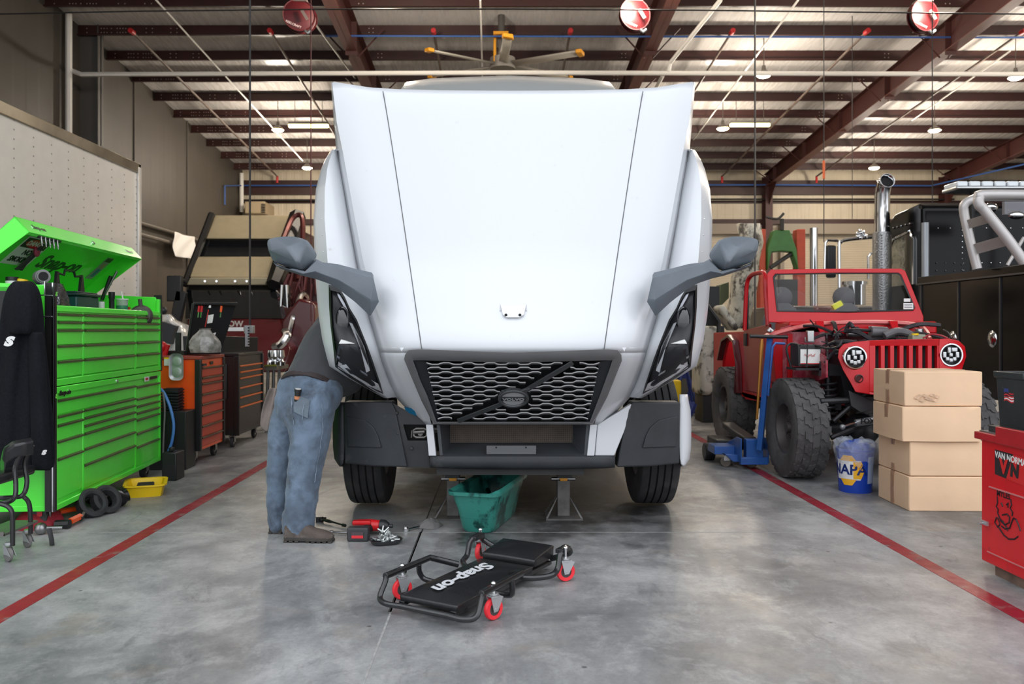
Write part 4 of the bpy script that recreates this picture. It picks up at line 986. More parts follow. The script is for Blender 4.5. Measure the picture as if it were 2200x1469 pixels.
m = MB(); m.mesh(txt('Snap-on', .185, .001, .3, .006, 1.2), inner(1.24, .30)); m.build('lid_lettering', BLK, lid, world=False)
lipf = lambda x, b: frame(lp_(x, Wd+.002, b), (1, 0, 0), -ld)
m = MB(); m.mesh(txt('Snap-on', .05, .002, .3, .002, 1.2), lipf(.22, .075)); m.mesh(txt('Snap-on', .04, .002, .3, .002, 1.2), lipf(1.95, .075)); m.build('lip_nameplate', CHR, lid, world=False)
m = MB(); m.T = Matrix.Identity(4); c = lp_(1.12, Wd+.001, .09); m.cyl(c, c+lu*.012, .016, n=14); m.build('lid_lock', CHR, lid, world=False)
m = MB()
for x in (L_-.06,): m.cyl(lp_(x, .40, .09), (x, .60, z_(1.40)), .011, n=8); m.mi = 1; m.cyl(lp_(x, .33, .085), lerp(lp_(x, .40, .09), Vector((x, .60, z_(1.40))), .55), .017, n=8)
m.build('gas_strut', [STL, BLK], lid, world=False)
# things stuck inside the lid
WU = WM(up)
def onlid(name, lab, cat, x0, x1, a0, a1, mats, paint, t=.003):
    m = MB(); m.T = WU; m.prism([lp_(x0, a0, .0095), lp_(x1, a0, .0095), lp_(x1, a1, .0095), lp_(x0, a1, .0095)], ld*t)
    paint(m); return tag(m.build(name, mats), lab, cat)
def sgn(m):
    m.mi = 1; m.prism([lp_(.40, .50, .0125), lp_(.76, .50, .0125), lp_(.76, .405, .0125), lp_(.40, .405, .0125)], ld*.001)
    m.mi = 2; q = lp_(.58, .452, .0137); r_ = [q+Vector((1,0,0))*math.cos(i*math.pi/12)*.15+lu*math.sin(i*math.pi/12)*.042 for i in range(24)]; m.prism(r_, ld*.001)
    m.mi = 0; m.T = WU; m.mesh(txt('DANGER', .065, .0005, 0, .002), inner(.58, .452) @ Matrix.Translation((0, 0, .0065)))
    m.mi = 1; m.mesh(txt('NO', .07, .0005, 0, .003), inner(.58, .36) @ Matrix.Translation((0, 0, .004))); m.mesh(txt('SMOKING', .07, .0005, 0, .003, .95), inner(.58, .285) @ Matrix.Translation((0, 0, .004)))
onlid('danger_sign', 'white danger no smoking sign inside the raised green lid', 'sign', .39, .77, .23, .51, [WHT, BLK, REDP], sgn)
m = MB(); m.T = WU; c = lp_(.64, .42, .03)
for k in range(16): m.tube([c+lu*.06, c-lu*.05*random.random()+Vector((random.uniform(-.05, .05), 0, 0)), c-lu*.22+Vector((random.uniform(-.06, .06), -.02, 0))], .007, 5)
m.mi = 1; m.sph(c-lu*.02, (.035, .02, .04), 8, 6); tag(m.build('hanging_brush', [mat('brush_dark', C(58,58,56), .9), mat('brush_pink', C(170,60,90), .6)]), 'shaggy dark cleaning brush hanging in front of the danger sign', 'brush')
def pic(m): 
    m.mi = 1; m.prism([lp_(1.94, .23, .013), lp_(2.01, .23, .013), lp_(2.01, .33, .013), lp_(1.94, .33, .013)], ld*.001); m.mi = 2; m.prism([lp_(1.91, .42, .013), lp_(2.03, .42, .013), lp_(2.03, .465, .013), lp_(1.91, .465, .013)], ld*.001); m.mi = 3; m.prism([lp_(1.95, .34, .013), lp_(1.99, .34, .013), lp_(1.99, .40, .013), lp_(1.95, .40, .013)], ld*.001)
onlid('photo_print', 'small colour picture taped inside the raised green lid', 'picture', 1.90, 2.04, .20, .47, [mat('print_grey', C(150,140,150), .4), mat('print_blue', C(70,100,160), .4), BLK, mat('print_tan', C(190,120,100), .4)], pic)
sk0 = None
for i in range(5):
    if sk0 is None:
        m = MB(); m.cyl((0,0,0), (0,0,-.05), .0085, .0105, n=10); m.cyl((0,0,-.05), (0,0,-.075), .007, .005, n=8); m.cyl((0,0,.012), (0,0,0), .011, n=10); sk0 = m.build('bit_socket', STL); o = sk0
    else: o = sk0.copy(); COL.objects.link(o)
    tag(o, '%s of the five small sockets clipped under the green lid lip' % ('leftmost', 'second', 'middle', 'fourth', 'rightmost')[i], 'socket', 'bit sockets clipped under the lid lip')
    o.location = WU @ lp_(.19+.062*i, Wd-.02, Lp+.005); o.scale = (.8, .8, .8); o.rotation_euler = (0, R(-8), 0)
m = MB(); m.T = WU; m.prism([lp_(.15, Wd-.03, Lp-.005), lp_(.50, Wd-.03, Lp-.005), lp_(.50, Wd-.012, Lp-.005), lp_(.15, Wd-.012, Lp-.005)], ld*.01); tag(m.build('socket_rail', BLK), 'black rail holding the row of five sockets under the green lid lip', 'rail')
# ---- things standing in the open till (floor of the till at z = 1.36)
ZT = 1.361
def till(x, y): v = WU @ Vector((x, y, 0)); v.z = ZT; return v
DG = mat('dark_green_plastic', C(18,72,66), .4)
c = till(.98, .30); cad = thing('toolbox_caddy', 'dark green lidded plastic toolbox with a black carrying handle in the green chest', 'toolbox', c, RZ)
m = MB(); m.bb((-.20, -.13, 0), (.22, .13, .24)); m.build('box_body', DG, cad, world=False, bev=.012)
m = MB(); m.bb((-.22, -.14, .24), (.24, .14, .262)); m.bb((-.20, -.12, .262), (.22, .12, .275)); m.build('box_lid', mat('dark_green_lid', C(20,50,48), .5), cad, world=False, bev=.006)
m = MB()
for x in (-.24, .20): m.prism([(x-.05, -.01, .26), (x+.05, -.01, .26), (x+.01, -.01, .42), (x-.01, -.01, .42)], (0, .02, 0))
m.tube([(-.24, 0, .41), (-.12, 0, .40), (-.10, 0, .44), (.06, 0, .44), (.08, 0, .40), (.20, 0, .41)], .009, 8); m.build('carry_handle', BLK, cad, world=False)
c = till(.40, .20)
m = MB(); rows = []
for i in range(9):
    t = i/8; rows.append([c+Vector((.02, 0, 0))+Vector((math.cos(k*.393)*(.10+.015*math.sin(k*2.3+i)), math.sin(k*.393)*(.19+.02*math.cos(k*3+i*2)), .24*t+.02*math.sin(k*1.3+i) if i < 8 else .26))*(1 if i < 7 else .8) for k in range(16)])
rows = [[Vector((c.x+math.cos(k*.393)*(.11+.012*math.sin(k*2.3+i))*(1-.35*(i/8)**3), c.y+math.sin(k*.393)*(.19+.02*math.cos(k*3+i*2))*(1-.35*(i/8)**3), ZT+.31*i/8)) for k in range(16)] for i in range(9)]
m.grid(rows, closed=True); m.add(rows[-1], [tuple(range(16))]); m.add(rows[0], [tuple(range(16))])
tag(m.build('plastic_bag', mat('foil_bag', C(120,122,126), .12, .95, bump=1.0, bscale=22, var=.5, vscale=18), smooth=20), 'crumpled shiny dark plastic bag left of the dark green toolbox', 'bag')
c = till(-.05, .33)
cyl_ = thing('engine_cylinder', 'finned silver engine cylinder lying on top of the green chest', 'engine part', till(.09, .12))
m = MB(); c = Vector((cyl_.location.x, cyl_.location.y, 1.70)); a = Vector((.6, -.8, 0)).normalized()
for i in range(7): m.cyl(c+a*(-.07+i*.02), c+a*(-.06+i*.02), .047, n=20)
m.cyl(c-a*.08, c+a*.08, .038, n=20); m.build('finned_barrel', mat('cast_alloy', C(112,114,112), .4, .6, var=.2), cyl_)
m = MB(); m.cyl(c+a*.078, c+a*.085, .030, n=20); m.build('bore', DRK, cyl_)
m = MB(); m.T = WU; m.bb((.03, .10, z_(1.36)), (.22, .34, z_(1.645))); tag(m.build('storage_box', mat('box_blue', C(40,70,110), .5), bev=.006), 'blue box under the silver engine cylinder in the green chest', 'box')
def jar(name, px, py, d, r, h, m1, m2, lab, cat, zb):
    p = P(px, py, d); t = thing(name, lab, cat, (p.x, p.y, zb))
    b = MB(); b.lathe((0,0,0), (0,0,1), [(0, 0), (r, 0), (r, h*.6), (r*.9, h*.66), (0, h*.66)], 20); b.build('body', m1, t, world=False)
    b = MB(); b.lathe((0,0,0), (0,0,1), [(r*.95, h*.64), (r*.95, h), (0, h)], 20); b.build('lid', m2, t, world=False); return t
jar('jar', 26, 600, 5.75, .042, .075, WHT, BLK, 'white jar with a black lid on the near end of the green chest', 'jar', 1.63)
m = MB(); m.lathe(P(47, 606, 5.78), (0, .2, 1), [(.022, -.01), (.04, -.01), (.04, .015), (.022, .015), (.022, -.01)], 20); tag(m.build('tape_roll', YEL), 'yellow tape roll beside the black-lidded jar on the green chest', 'tape')
m = MB(); m.T = WU; m.bb((.0, .12, z_(1.60)), (.02, .70, z_(1.628))); m.bb((-.0, .1, z_(1.60)), (.22, .70, z_(1.612))); tag(m.build('end_shelf', GRN), 'narrow lime green shelf at the near end of the open chest', 'shelf')
b = jar('bottle', 218, 640, 7.0, .026, .215, WHT, WHT, 'small white bottle with a red label in the green chest', 'bottle', ZT)
m = MB(); m.cyl((0,0,.06), (0,0,.13), .0265, n=20); m.build('label', REDP, b, world=False)
p = P(240, 640, 7.1); t = thing('torch', 'black upright flashlight standing in the green chest by the lid strut', 'flashlight', (p.x, p.y, ZT))
m = MB(); m.lathe((0,0,0), (0,0,1), [(0,0), (.03,0), (.03,.06), (.022,.08), (.022,.24), (.026,.25), (.026,.30), (0,.30)], 16); m.build('barrel', BLK, t, world=False)
p = P(262, 640, 7.25); t = thing('plastic_cup', 'clear plastic cup with pink and green print and a white straw', 'cup', (p.x, p.y, ZT))
m = MB(); m.lathe((0,0,0), (0,0,1), [(0,.002), (.035,.0), (.05,.235), (.053,.24)], 20); m.build('cup_body', mat('clear_cup', C(228,226,226), .15, trans=.5), t, world=False)
m = MB(); m.cyl((0,0,.24), (0,0,.248), .055, n=20); m.cyl((0.01,0,.24), (-.005,0,.31), .006, n=8); m.build('cup_lid', WHT, t, world=False)
m = MB(); m.cyl((0,0,.15), (0,0,.19), .0487, n=20); m.mi = 1; m.cyl((0,0,.11), (0,0,.149), .0462, n=20); m.build('print', [mat('print_green', C(50,130,90), .4), mat('print_pink', C(240,130,180), .4)], t, world=False)
p = P(277, 645, 7.35); m = MB(); m.lathe((p.x, p.y, ZT), (0,0,1), [(0,0), (.03,0), (.03,.14), (.012,.16), (.012,.18), (0,.18)], 14); tag(m.build('red_bottle', REDP), 'small red bottle just right of the plastic cup', 'bottle')
p = P(303, 650, 7.4); m = MB(); m.lathe((p.x, p.y, ZT+.1), (.3,-.9,.1), [(0,-.04), (.09,-.04), (.10,0), (.08,.04), (.02,.05), (0,.05)], 20); m.cyl((p.x, p.y, ZT+.16), (p.x-.01, p.y, ZT+.25), .018, n=10); tag(m.build('grinder_wheel', mat('iron_dark', C(78,74,70), .6, .4, var=.2)), 'dark round metal pulley at the far end of the green chest', 'pulley')
# wire rack at the near corner
m = MB(); WL = WM(low)
def wl_(x, y, z): return WU @ Vector((x, y, z_(z)))
m.tube([wl_(-.01, .0, 1.57), wl_(-.09, .02, 1.57), wl_(-.09, .02, 1.66)], .004, 6); m.tube([wl_(-.09, .02, 1.57), wl_(-.11, .22, 1.57)], .004, 6); m.tube([wl_(-.01, 0, 1.43), wl_(-.06, .02, 1.43), wl_(-.08, .15, 1.43)], .004, 6); m.tube([wl_(-.09, .1, 1.65), wl_(-.09, .1, 1.43)], .004, 6)
tag(m.build('wire_hook', CHR), 'thin white wire hook rack on the near corner of the green chest', 'hook')
# ---- black hoodie hanging on the end panel
CLO = mat('black_fleece', C(19,21,26), .95, var=.25, vscale=60, bump=.2, bscale=90, spec=.2)
m = MB(); rows = []; ys = [604, 610, 622, 640, 665, 700, 740, 790, 840, 890, 940, 985, 1010]
lf = [34, 22, 12, 5, 0, -5, -12, -25, -38, -46, -52, -55, -50]; rt = [60, 68, 76, 81, 85, 87, 90, 96, 101, 106, 110, 111, 109]
for y, a, b in zip(ys, lf, rt):
    r = []
    for k in range(17):
        t = k/16; th_ = t*math.pi; fold = .022*math.sin(t*19+y*.004)*min(1, (y-604)/160)
        r.append(P(lerp(a, b, t), y, 5.42-.10*math.sin(th_)*min(1, .3+(y-600)/70)+fold))
    q = [p+Vector((0, .12, 0)) for p in r]
    r[0] = lerp(r[0], q[0], .4); r[-1] = lerp(r[-1], q[-1], .4); rows.append(r)
m.grid(rows)
hd = thing('hoodie', 'black hooded sweatshirt with a small white logo, hung on the end of the green chest', 'hoodie', P(50, 1010, 5.4))
m.build('hoodie_body', CLO, hd, solid=.02, sub=1, smooth=180)
m = MB(); rows = []
for i in range(10):
    t = i/9; y = lerp(712, 1006, t); xa = lerp(64, 72, t)-2; xb = lerp(92, 111, t)
    if i > 8: y = 1012
    rows.append([P(lerp(xa, xb, k/8), y, 5.32-.05*math.sin(k/8*math.pi)+.01*math.sin(i*1.7)) for k in range(9)])
m.grid(rows); m.build('sleeve', CLO, hd, solid=.02, sub=1, smooth=180)
m = MB(); rows = []
for y, a, b, dd in ((606, 34, 60, 0), (615, 24, 70, .03), (640, 14, 78, .05), (668, 10, 80, .06), (692, 14, 76, .055), (712, 18, 72, .05), (718, 22, 68, .02)):
    rows.append([P(lerp(a, b, k/10), y, 5.32-dd*math.sin(k/10*math.pi)-.02+.01*math.sin(k*1.4)) for k in range(11)])
m.grid(rows); m.build('hood', CLO, hd, solid=.015, sub=1, smooth=180)
m = MB(); m.mesh(txt('S', .075, .0012, .3, .006, 1.35), FRONT(P(17, 734, 5.26))); m.mesh(txt('S', .036, .0012, .3, .003, 1.35), FRONT(P(93.5, 972, 5.235))); m.build('hoodie_logo', WHT, hd)
# ---- mechanic's seat on castors
ST = mat('seat_tube_black', C(30,30,31), .35, coat=.3)
stl = thing('shop_stool', 'black tubular mechanic stool with a padded back and grey castors at the left edge', 'stool', (P(20, 1200, 4.95).x, 5.0, 0))
m = MB(); rows = []
for x, y, a in ((3, 985, 4.98), (8, 960, 4.95), (25, 947, 4.93), (48, 943, 4.95), (66, 940, 5.0)):
    rows.append([P(x, y, a)+Vector((0, 0, 0)), P(x+6, y+8, a-.04), P(x+6, y+38, a-.02), P(x+1, y+48-(x*.35), a+.02), P(x-2, y+40-(x*.3), a+.07), P(x-3, y+6, a+.06)])
m.grid(rows, closed=True); m.add(rows[0], [tuple(range(6))]); m.add(rows[-1], [tuple(range(6))]); m.build('back_pad', mat('seat_vinyl', C(34,34,36), .35, bump=.1, coat=.2), stl, bev=.012, seg=3)
m = MB()
m.tube(arc([P(48, 966, 4.93), P(33, 1003, 4.93), P(34, 1040, 4.92), P(32, 1066, 4.90), P(17, 1078, 4.9), P(-30, 1082, 4.9)], 5), .014, 8)
m.tube(arc([P(70, 956, 5.05), P(54, 992, 5.05), P(58, 1035, 5.04), P(50, 1062, 5.0), P(30, 1068, 5.0), P(-30, 1070, 5.0)], 5), .014, 8)
m.tube(arc([P(-30, 1080, 4.86), P(8, 1084, 4.86), P(24, 1096, 4.86), P(27, 1120, 4.86), P(27, 1172, 4.86)], 5), .014, 8)
m.tube(arc([P(44, 1062, 5.16), P(60, 1076, 5.16), P(65, 1100, 5.16), P(66, 1146, 5.16)], 5), .014, 8)
m.build('tube_frame', ST, stl)
m = MB(); m.bb((P(0, 0, 4.8).x-.16, 4.82, .44), (P(28, 0, 5).x, 5.25, .50)); m.build('seat_pad', MATS['seat_vinyl'], stl, bev=.02, seg=3)
m = MB(); a, b = P(-20, 1138, 5.0), P(62, 1140, 5.1); m.bb((a.x, 4.84, .150), (b.x, 5.2, .162)); m.bb((a.x, 4.84, .150), (b.x, 4.85, .175)); m.build('tool_tray', mat('tray_grey_metal', C(120,116,112), .4, .6, var=.2), stl)
for px, d in ((22, 4.86), (63, 5.17), (-60, 4.95)):
    c = part('castor', stl); q = P(px-4, 1190, d); q.z = .042; a = Vector((.55, .83, 0))
    m = MB(); m.lathe(q, a, [(0, -.013), (.034, -.012), (.042, -.008), (.042, .008), (.034, .012), (0, .013)], 20); m.build('castor_wheel', mat('grey_castor', C(112,110,108), .5), c)
    m = MB(); b = Vector((-.83, .55, 0))
    for s in (-.018, .016): m.prism([q+a*s-b*.02, q+a*s+b*-.055+Vector((0,0,-.005)), q+a*s-b*.0+Vector((0,0,.05)), q+a*s+b*.03+Vector((0,0,.06)), q+a*s+b*.02], a*.003)
    m.cyl(q+Vector((0,0,.055)), q+Vector((0,0,.07)), .02, n=12); m.build('castor_fork', ZNC, c)
# ---- things on the floor under the green cabinet
def fp(px, py): return cv(px, py)
m = MB(); q = fp(40, 1150); rows = []
for i in range(8):
    t = i/7; rows.append([Vector((q.x+math.cos(k*.45)*(.17+.012*math.sin(k*3+i))*(1-.5*t*t), q.y+.25+math.sin(k*.45)*.14*(1-.5*t*t), .125*t)) for k in range(14)])
m.grid(rows, closed=True); m.add(rows[-1], [tuple(range(14))]); tag(m.build('tool_bag', mat('crimson_fabric', C(140,16,36), .7, bump=.5, bscale=20), sub=1, smooth=180), 'crimson fabric tool bag under the near end of the green cabinet', 'bag')
q = fp(78, 1138); t = thing('battery_pack', 'black tool battery with a red stripe beside the crimson bag', 'battery', (q.x, q.y+.05, 0)); m = MB(); m.bb((-.05, -.04, 0), (.06, .06, .15)); m.build('case', BLK, t, world=False, bev=.01); m = MB(); m.bb((.0, -.045, .03), (.035, -.039, .12)); m.build('stripe', REDP, t, world=False)
q = fp(84, 1150); m = MB(); m.sph((q.x, q.y+.02, .04), .04, 14, 8); m.cyl((q.x, q.y+.02, .04), (q.x+.12, q.y+.06, .035), .018, .012, n=10); tag(m.build('ball_joint', STL), 'shiny metal ball joint on the floor by the near cabinet castor', 'car part')
q = fp(112, 1175); m = MB(); m.tube([q+Vector((-.05,.06,.10)), q+Vector((-.02,.03,.04)), q+Vector((0,0,.012))], .016, 6, flat=.3); tag(m.build('strap_end', BLK), 'black strap end dangling beside the near castor of the green cabinet', 'strap')
t = thing('work_light', 'orange and black folding tool lying under the green cabinet', 'work light', fp(140, 1137))
m = MB(); a, b = fp(120, 1118), fp(172, 1112); m.tube([a+Vector((0,.05,.05)), b+Vector((-.05,.08,.05))], .02, 6); a, b = fp(150, 1133), fp(172, 1122); m.tube([a+Vector((0,0,.04)), b+Vector((0,0,.04))], .024, 6); m.build('orange_arm', ORG, t)
m = MB(); a, b = fp(120, 1136), fp(150, 1136); m.tube([a+Vector((0,0,.03)), b+Vector((0,0,.035))], .03, 8); m.tube(arc([fp(172, 1124)+Vector((0,0,.03)), fp(180, 1115)+Vector((0,0,.05)), fp(165, 1108)+Vector((0,.06,.04))]), .018, 6); m.build('black_arm', BLK, t)
for (px, py), lab in (((176, 1112), 'nearer of two black rubber rings standing under the green cabinet'), ((207, 1104), 'farther of two black rubber rings standing under the green cabinet')):
    q = fp(px, py); m = MB(); a = Vector((.75, -.45, .5)).normalized(); m.lathe(q+Vector((.05, .04, .092)), a, [(.075, -.04), (.105, -.03), (.108, .03), (.085, .04), (.068, .03), (.06, -.02), (.075, -.04)], 32)
    tag(m.build('rubber_ring', RUB), lab, 'car part')
random.seed(5); q = fp(248, 1088); t = thing('mechanical_assembly', 'black greasy mechanical assembly with a silver hub under the green cabinet', 'car part', q)
m = MB()
for i in range(14):
    c = q+Vector((random.uniform(-.20, .10), random.uniform(-.05, .14), random.uniform(.03, .09))); a = Vector((random.uniform(-1, 1), random.uniform(-1, 1), random.uniform(-.5, .5))).normalized(); m.cyl(c-a*.05, c+a*.06, random.uniform(.02, .045), n=12)
m.build('castings', mat('greasy_black', C(34,34,36), .35, .4, var=.3), t)
m = MB(); c = fp(254, 1088)+Vector((0, 0, .09)); m.cyl(c, c+Vector((.02, -.03, .0)), .035, n=18); m.build('hub', STL, t)
q = fp(290, 1068); t = thing('yellow_tray', 'yellow plastic open-front parts tray on the floor at the far end of the green cabinet', 'tray', (q.x+.02, q.y+.16, 0), .35)
m = MB(); m.grid([tubring(.13, .17, .0, .05, 2), tubring(.15, .19, .085, .06, 2), tubring(.165, .205, .087, .06, 2), tubring(.165, .205, .098, .06, 2), tubring(.14, .18, .095, .06, 2), tubring(.12, .16, .012, .05, 2)], closed=True)
m.add(tubring(.12, .16, .012, .05, 2), [tuple(range(12))]); m.mi = 0; m.build('tray_body', YEL, t, world=False); m = MB(); m.bb((-.07, -.1, .013), (.06, .12, .075)); m.build('foam_block', mat('black_foam', C(30,30,30), .9), t, world=False, bev=.01)
# ---- hoses and black boxes behind the green cabinet
m = MB(); m.tube(arc([P(333, 836, 7.95), P(348, 838, 7.95), P(364, 870, 7.95), P(373, 910, 7.95), P(370, 945, 7.95), P(362, 970, 7.95)], 6), .014, 8); tag(m.build('air_hose', mat('blue_hose', C(72,130,200), .35)), 'curved light blue air hose hanging past the end of the green cabinet', 'hose')
m = MB(); m.tube(arc([P(350, 842, 7.9), P(354, 880, 7.9), P(351, 950, 7.9), P(350, 1018, 7.9)], 6), .009, 8); m.mi = 1; m.cyl(P(350, 1018, 7.9), P(349, 1032, 7.9), .010, n=8); tag(m.build('air_hose', [mat('grey_hose', C(112,108,108), .5), mat('copper', C(190,100,60), .4, .8)]), 'thin grey air hose with a copper tip beside the blue hose', 'hose')
m = MB(); a = P(352, 1033, F*HZ/327); m.bb((a.x-.02, a.y, 0), (a.x+.11, a.y+.2, .25)); m.bb((a.x+.02, a.y+.05, .25), (a.x+.06, a.y+.1, .29)); tag(m.build('air_dryer', BLK, bev=.01), 'small black box standing under the blue hose', 'box')
a = P(380, 1000, 7.95)
m = MB(); m.bb((-3.42, 8.0, 0), (-3.0, 8.26, .56)); tag(m.build('floor_cabinet', mat('matte_black_sheet', C(22,22,23), .5), bev=.006), 'plain black sheet-metal cabinet in front of the orange tool cart', 'cabinet')
m = MB(); p = P(372, 860, 8.15)
for i in range(9): m.box((p.x, p.y-.02+.02*0, p.z+.10-.028*i), (.17, .16, .016), (.1, .05, 0))
m.box((p.x, p.y, p.z-.03), (.14, .13, .30)); tag(m.build('finned_motor', mat('motor_black', C(30,30,34), .5)), 'black finned motor on top of the black cabinet beside the orange cart', 'motor')
# ---- orange tool cart
def cart(name, lab, x0, x1, y0, y1, zt, side, front, pull, hs, trim):
    t = thing(name, lab, 'tool cart', (x1, y0, 0), R(90))    # local x: away from camera, y: towards the left wall
    L, D = y1-y0, x1-x0
    m = MB(); m.bb((0, 0, .14), (L, D, zt-.02)); m.build('body', side, t, world=False, bev=.006)
    m = MB(); m.bb((-.012, -.012, zt-.02), (L+.012, D, zt+.012)); m.build('worktop', trim, t, world=False, bev=.004)
    m = MB(); m.bb((-.03, -.02, .14), (.02, .04, zt-.02)); m.bb((L-.02, -.02, .14), (L+.02, .04, zt-.02)); m.build('corner_post', TRB, t, world=False, bev=.006)
    for i, h in enumerate(hs):
        z0 = hs[i+1] if i+1 < len(hs) else .17
        drawer(t, .03, L-.03, z0+.004, h, front, pull)
    for x in (.06, L-.06):
        for y in (.08, D-.08): wheel_c(t, x, y, .06, .04)
    return t, L, D
ORF = mat('orange_red_drawers', C(196,66,40), .4, coat=.2, var=.08)
oc, L, D = cart('tool_cart', 'orange tool cart with a steel parts tray stuck on its end and red-orange drawers', -3.56, -2.975, 8.3, 9.0, 1.065, ORG, ORF, HND, [.965, .865, .805, .70, .60, .49, .38, .27], mat('cart_top', C(150,64,50), .45))
m = MB(); m.bb((.28, -.012, .985), (.36, -.008, 1.015)); m.bb((.02, -.03, .98), (.12, -.01, 1.0)); m.build('nameplate', BLK, oc, world=False)
q = P(381, 788, 8.26); t = thing('parts_tray', 'rounded steel parts tray with two round magnets on the orange cart', 'tray', q)
m = MB(); m.grid([[q+Vector((p.x, -.0, p.y)) for p in tubring(.052, .112, 0, .04)], [q+Vector((p.x, -.03, p.y)) for p in tubring(.072, .132, 0, .05)], [q+Vector((p.x, -.028, p.y)) for p in tubring(.066, .126, 0, .045)], [q+Vector((p.x, -.004, p.y)) for p in tubring(.048, .108, 0, .04)]], closed=True); m.add([q+Vector((p.x, -.004, p.y)) for p in tubring(.048, .108, 0, .04)], [tuple(range(28))]); m.build('tray_body', mat('polished_steel', C(190,190,192), .45, .7), t)
for dz in (-.05, .052): m = MB(); m.lathe(q+Vector((0, -.004, dz)), (0, -1, 0), [(.043, 0), (.043, .008), (.038, .01), (0, .010)], 24); m.build('magnet', MATS['polished_steel'], t)
p = P(358, 777, 8.288); m = MB(); m.box(p, (.05, .004, .075)); m.mi = 1; m.box(p+Vector((0, -.002, .035)), (.05, .003, .015)); tag(m.build('data_plate', [WHT, YEL]), 'white and yellow warning sticker on the orange cart', 'sticker')
# raised lid panel with tools
lidp = thing('lid_panel', 'black raised back panel holding screwdrivers above the orange cart', 'panel', P(450, 760, 8.9))
m = MB(); m.prism([P(417, 652, 8.75), P(508, 653, 9.0), P(472, 765, 9.05), P(400, 765, 8.75)], (-.03, .03, 0)); m.mi = 1; m.tube([P(416, 652, 8.72), P(400, 765, 8.72)], .018, 6); m.tube([P(416, 652, 8.73), P(510, 653, 8.98)], .02, 6); m.build('panel_sheet', [mat('panel_black', C(26,26,28), .5), TRB], lidp, bev=.002)
m = MB(); m.pp([(447, 677), (459, 675), (456, 693), (445, 695)], 8.72, .004); m.pp([(449, 656), (453, 656), (453, 661), (448, 661)], 8.72, .003); m.pp([(457, 716), (464, 714), (461, 722), (456, 722)], 8.72, .003); m.build('sticker', WHT, lidp)
cols = [REDP, REDP, mat('handle_orange', C(235,90,30), .4)]
for i, (x, lab, mt) in enumerate(((428, 'red-handled screwdriver, left of a close pair on the black panel above the orange cart', REDP), (434, 'red-handled screwdriver, right of a close pair on the black panel above the orange cart', REDP), (476, 'orange-handled screwdriver at the right of the black panel', cols[2]))):
    t = thing('screwdriver', lab, 'screwdriver', P(x, 680, 8.66)); m = MB(); m.cyl(P(x, 657, 8.66), P(x-1.5, 670, 8.66), .012, n=8); m.build('handle', mt, t); m = MB(); m.cyl(P(x-1.5, 670, 8.66), P(x-3, 682, 8.66), .007, n=6); m.build('shank', CHR, t)
m = MB(); m.tube([P(448, 665, 8.7), P(441, 702, 8.68)], .010, 6, flat=.4); tag(m.build('pry_bar', REDP), 'long red bar slanting across the middle of the black panel', 'pry bar')
m = MB(); rows = []
for i, (y, w) in enumerate(((757, 32), (745, 34), (733, 31), (722, 24), (714, 16), (708, 11), (705, 13))):
    rows.append([P(440+w*math.cos(k*.393)*(1+.08*math.sin(k*2+i)), y, 8.55)+Vector((0, .13*math.sin(k*.393)*(1+.1*math.cos(k*3+i))*(w/34), 0)) for k in range(16)])
m.grid(rows, closed=True); m.add(rows[-1], [tuple(range(16))]); tag(m.build('plastic_sack', mat('cloudy_plastic', C(140,136,130), .2, var=.35, vscale=16, bump=.9, bscale=18, coat=.5), smooth=30), 'knotted cloudy plastic sack standing on the orange cart', 'bag')
m = MB(); m.sph(P(347, 745, 8.6), .06, 14, 8); m.cyl(P(360, 740, 8.6), P(352, 765, 8.6), .03, n=8); tag(m.build('red_ball_cap', REDP), 'round red ball-shaped cap between the green chest and the orange cart', 'cap')  # ball-shaped red cap with a short stem
m = MB(); m.bb((P(378, 760, 8.7).x, 8.68, 1.07), (P(388, 760, 8.7).x, 8.72, 1.31)); m.bb((P(352, 760, 8.7).x, 8.66, 1.07), (P(398, 760, 8.7).x, 8.9, 1.12)); tag(m.build('vise_post', BLK), 'dark upright bar fixture on the back of the orange cart', 'fixture')
# ---- black cart
BKP = mat('black_cart_paint', C(24,25,27), .4, coat=.2, var=.1); OPL = mat('orange_pull', C(200,100,40), .4)
bc, L, D = cart('tool_cart', 'black tool cart with orange drawer pulls behind the orange cart', -3.62, -2.97, 9.5, 10.45, 1.06, BKP, BKP, OPL, [.93, .86, .79, .68, .57, .46], BKP)
m = MB(); m.bb((-.02, .12, .55), (0, .5, .95)); m.build('side_bin', mat('bin_grey', C(52,54,56), .5), bc, world=False, bev=.01)
m = MB(); m.prism([P(478, 722, 9.7), P(555, 724, 10.3), P(553, 760, 10.3), P(480, 760, 9.7)], (-.5, .1, 0)); m.build('riser_box', BKP, bc, bev=.005)
# steel stool beyond the carts
t = thing('steel_workstand', 'tall steel work stand with small machine parts on it, left of the bent person', 'work stand', P(590, 900, 11.0))
m = MB(); z1 = P(580, 790, 11).z
for px, d in ((576, 10.9), (588, 10.9), (576, 11.3), (600, 11.3)): a = P(px, 792, d); m.cyl(a, (a.x-.02, a.y, 0), .022, n=8)
m.build('leg', STL, t); m = MB(); a, b = P(568, 790, 10.8), P(612, 788, 11.4); m.bb((a.x, 10.8, z1-.02), (b.x+.05, 11.4, z1+.03)); m.mi = 1; m.bb((a.x, 10.79, z1+.03), (b.x+.05, 10.8, z1+.05)); m.build('top', [mat('stand_top', C(92,88,76), .5), mat('olive_rail', C(120,120,40), .5)], t)
m = MB(); 
for px, r_ in ((582, .05), (592, .07), (603, .055)): a = P(px, 780, 11.0); m.lathe((a.x, a.y, z1+.03), (0,0,1), [(0,0), (r_,0), (r_,.05), (r_*.6,.08), (r_,.12), (r_*.8,.2), (0,.2)], 14)
m.build('machine_parts', CHR, t)
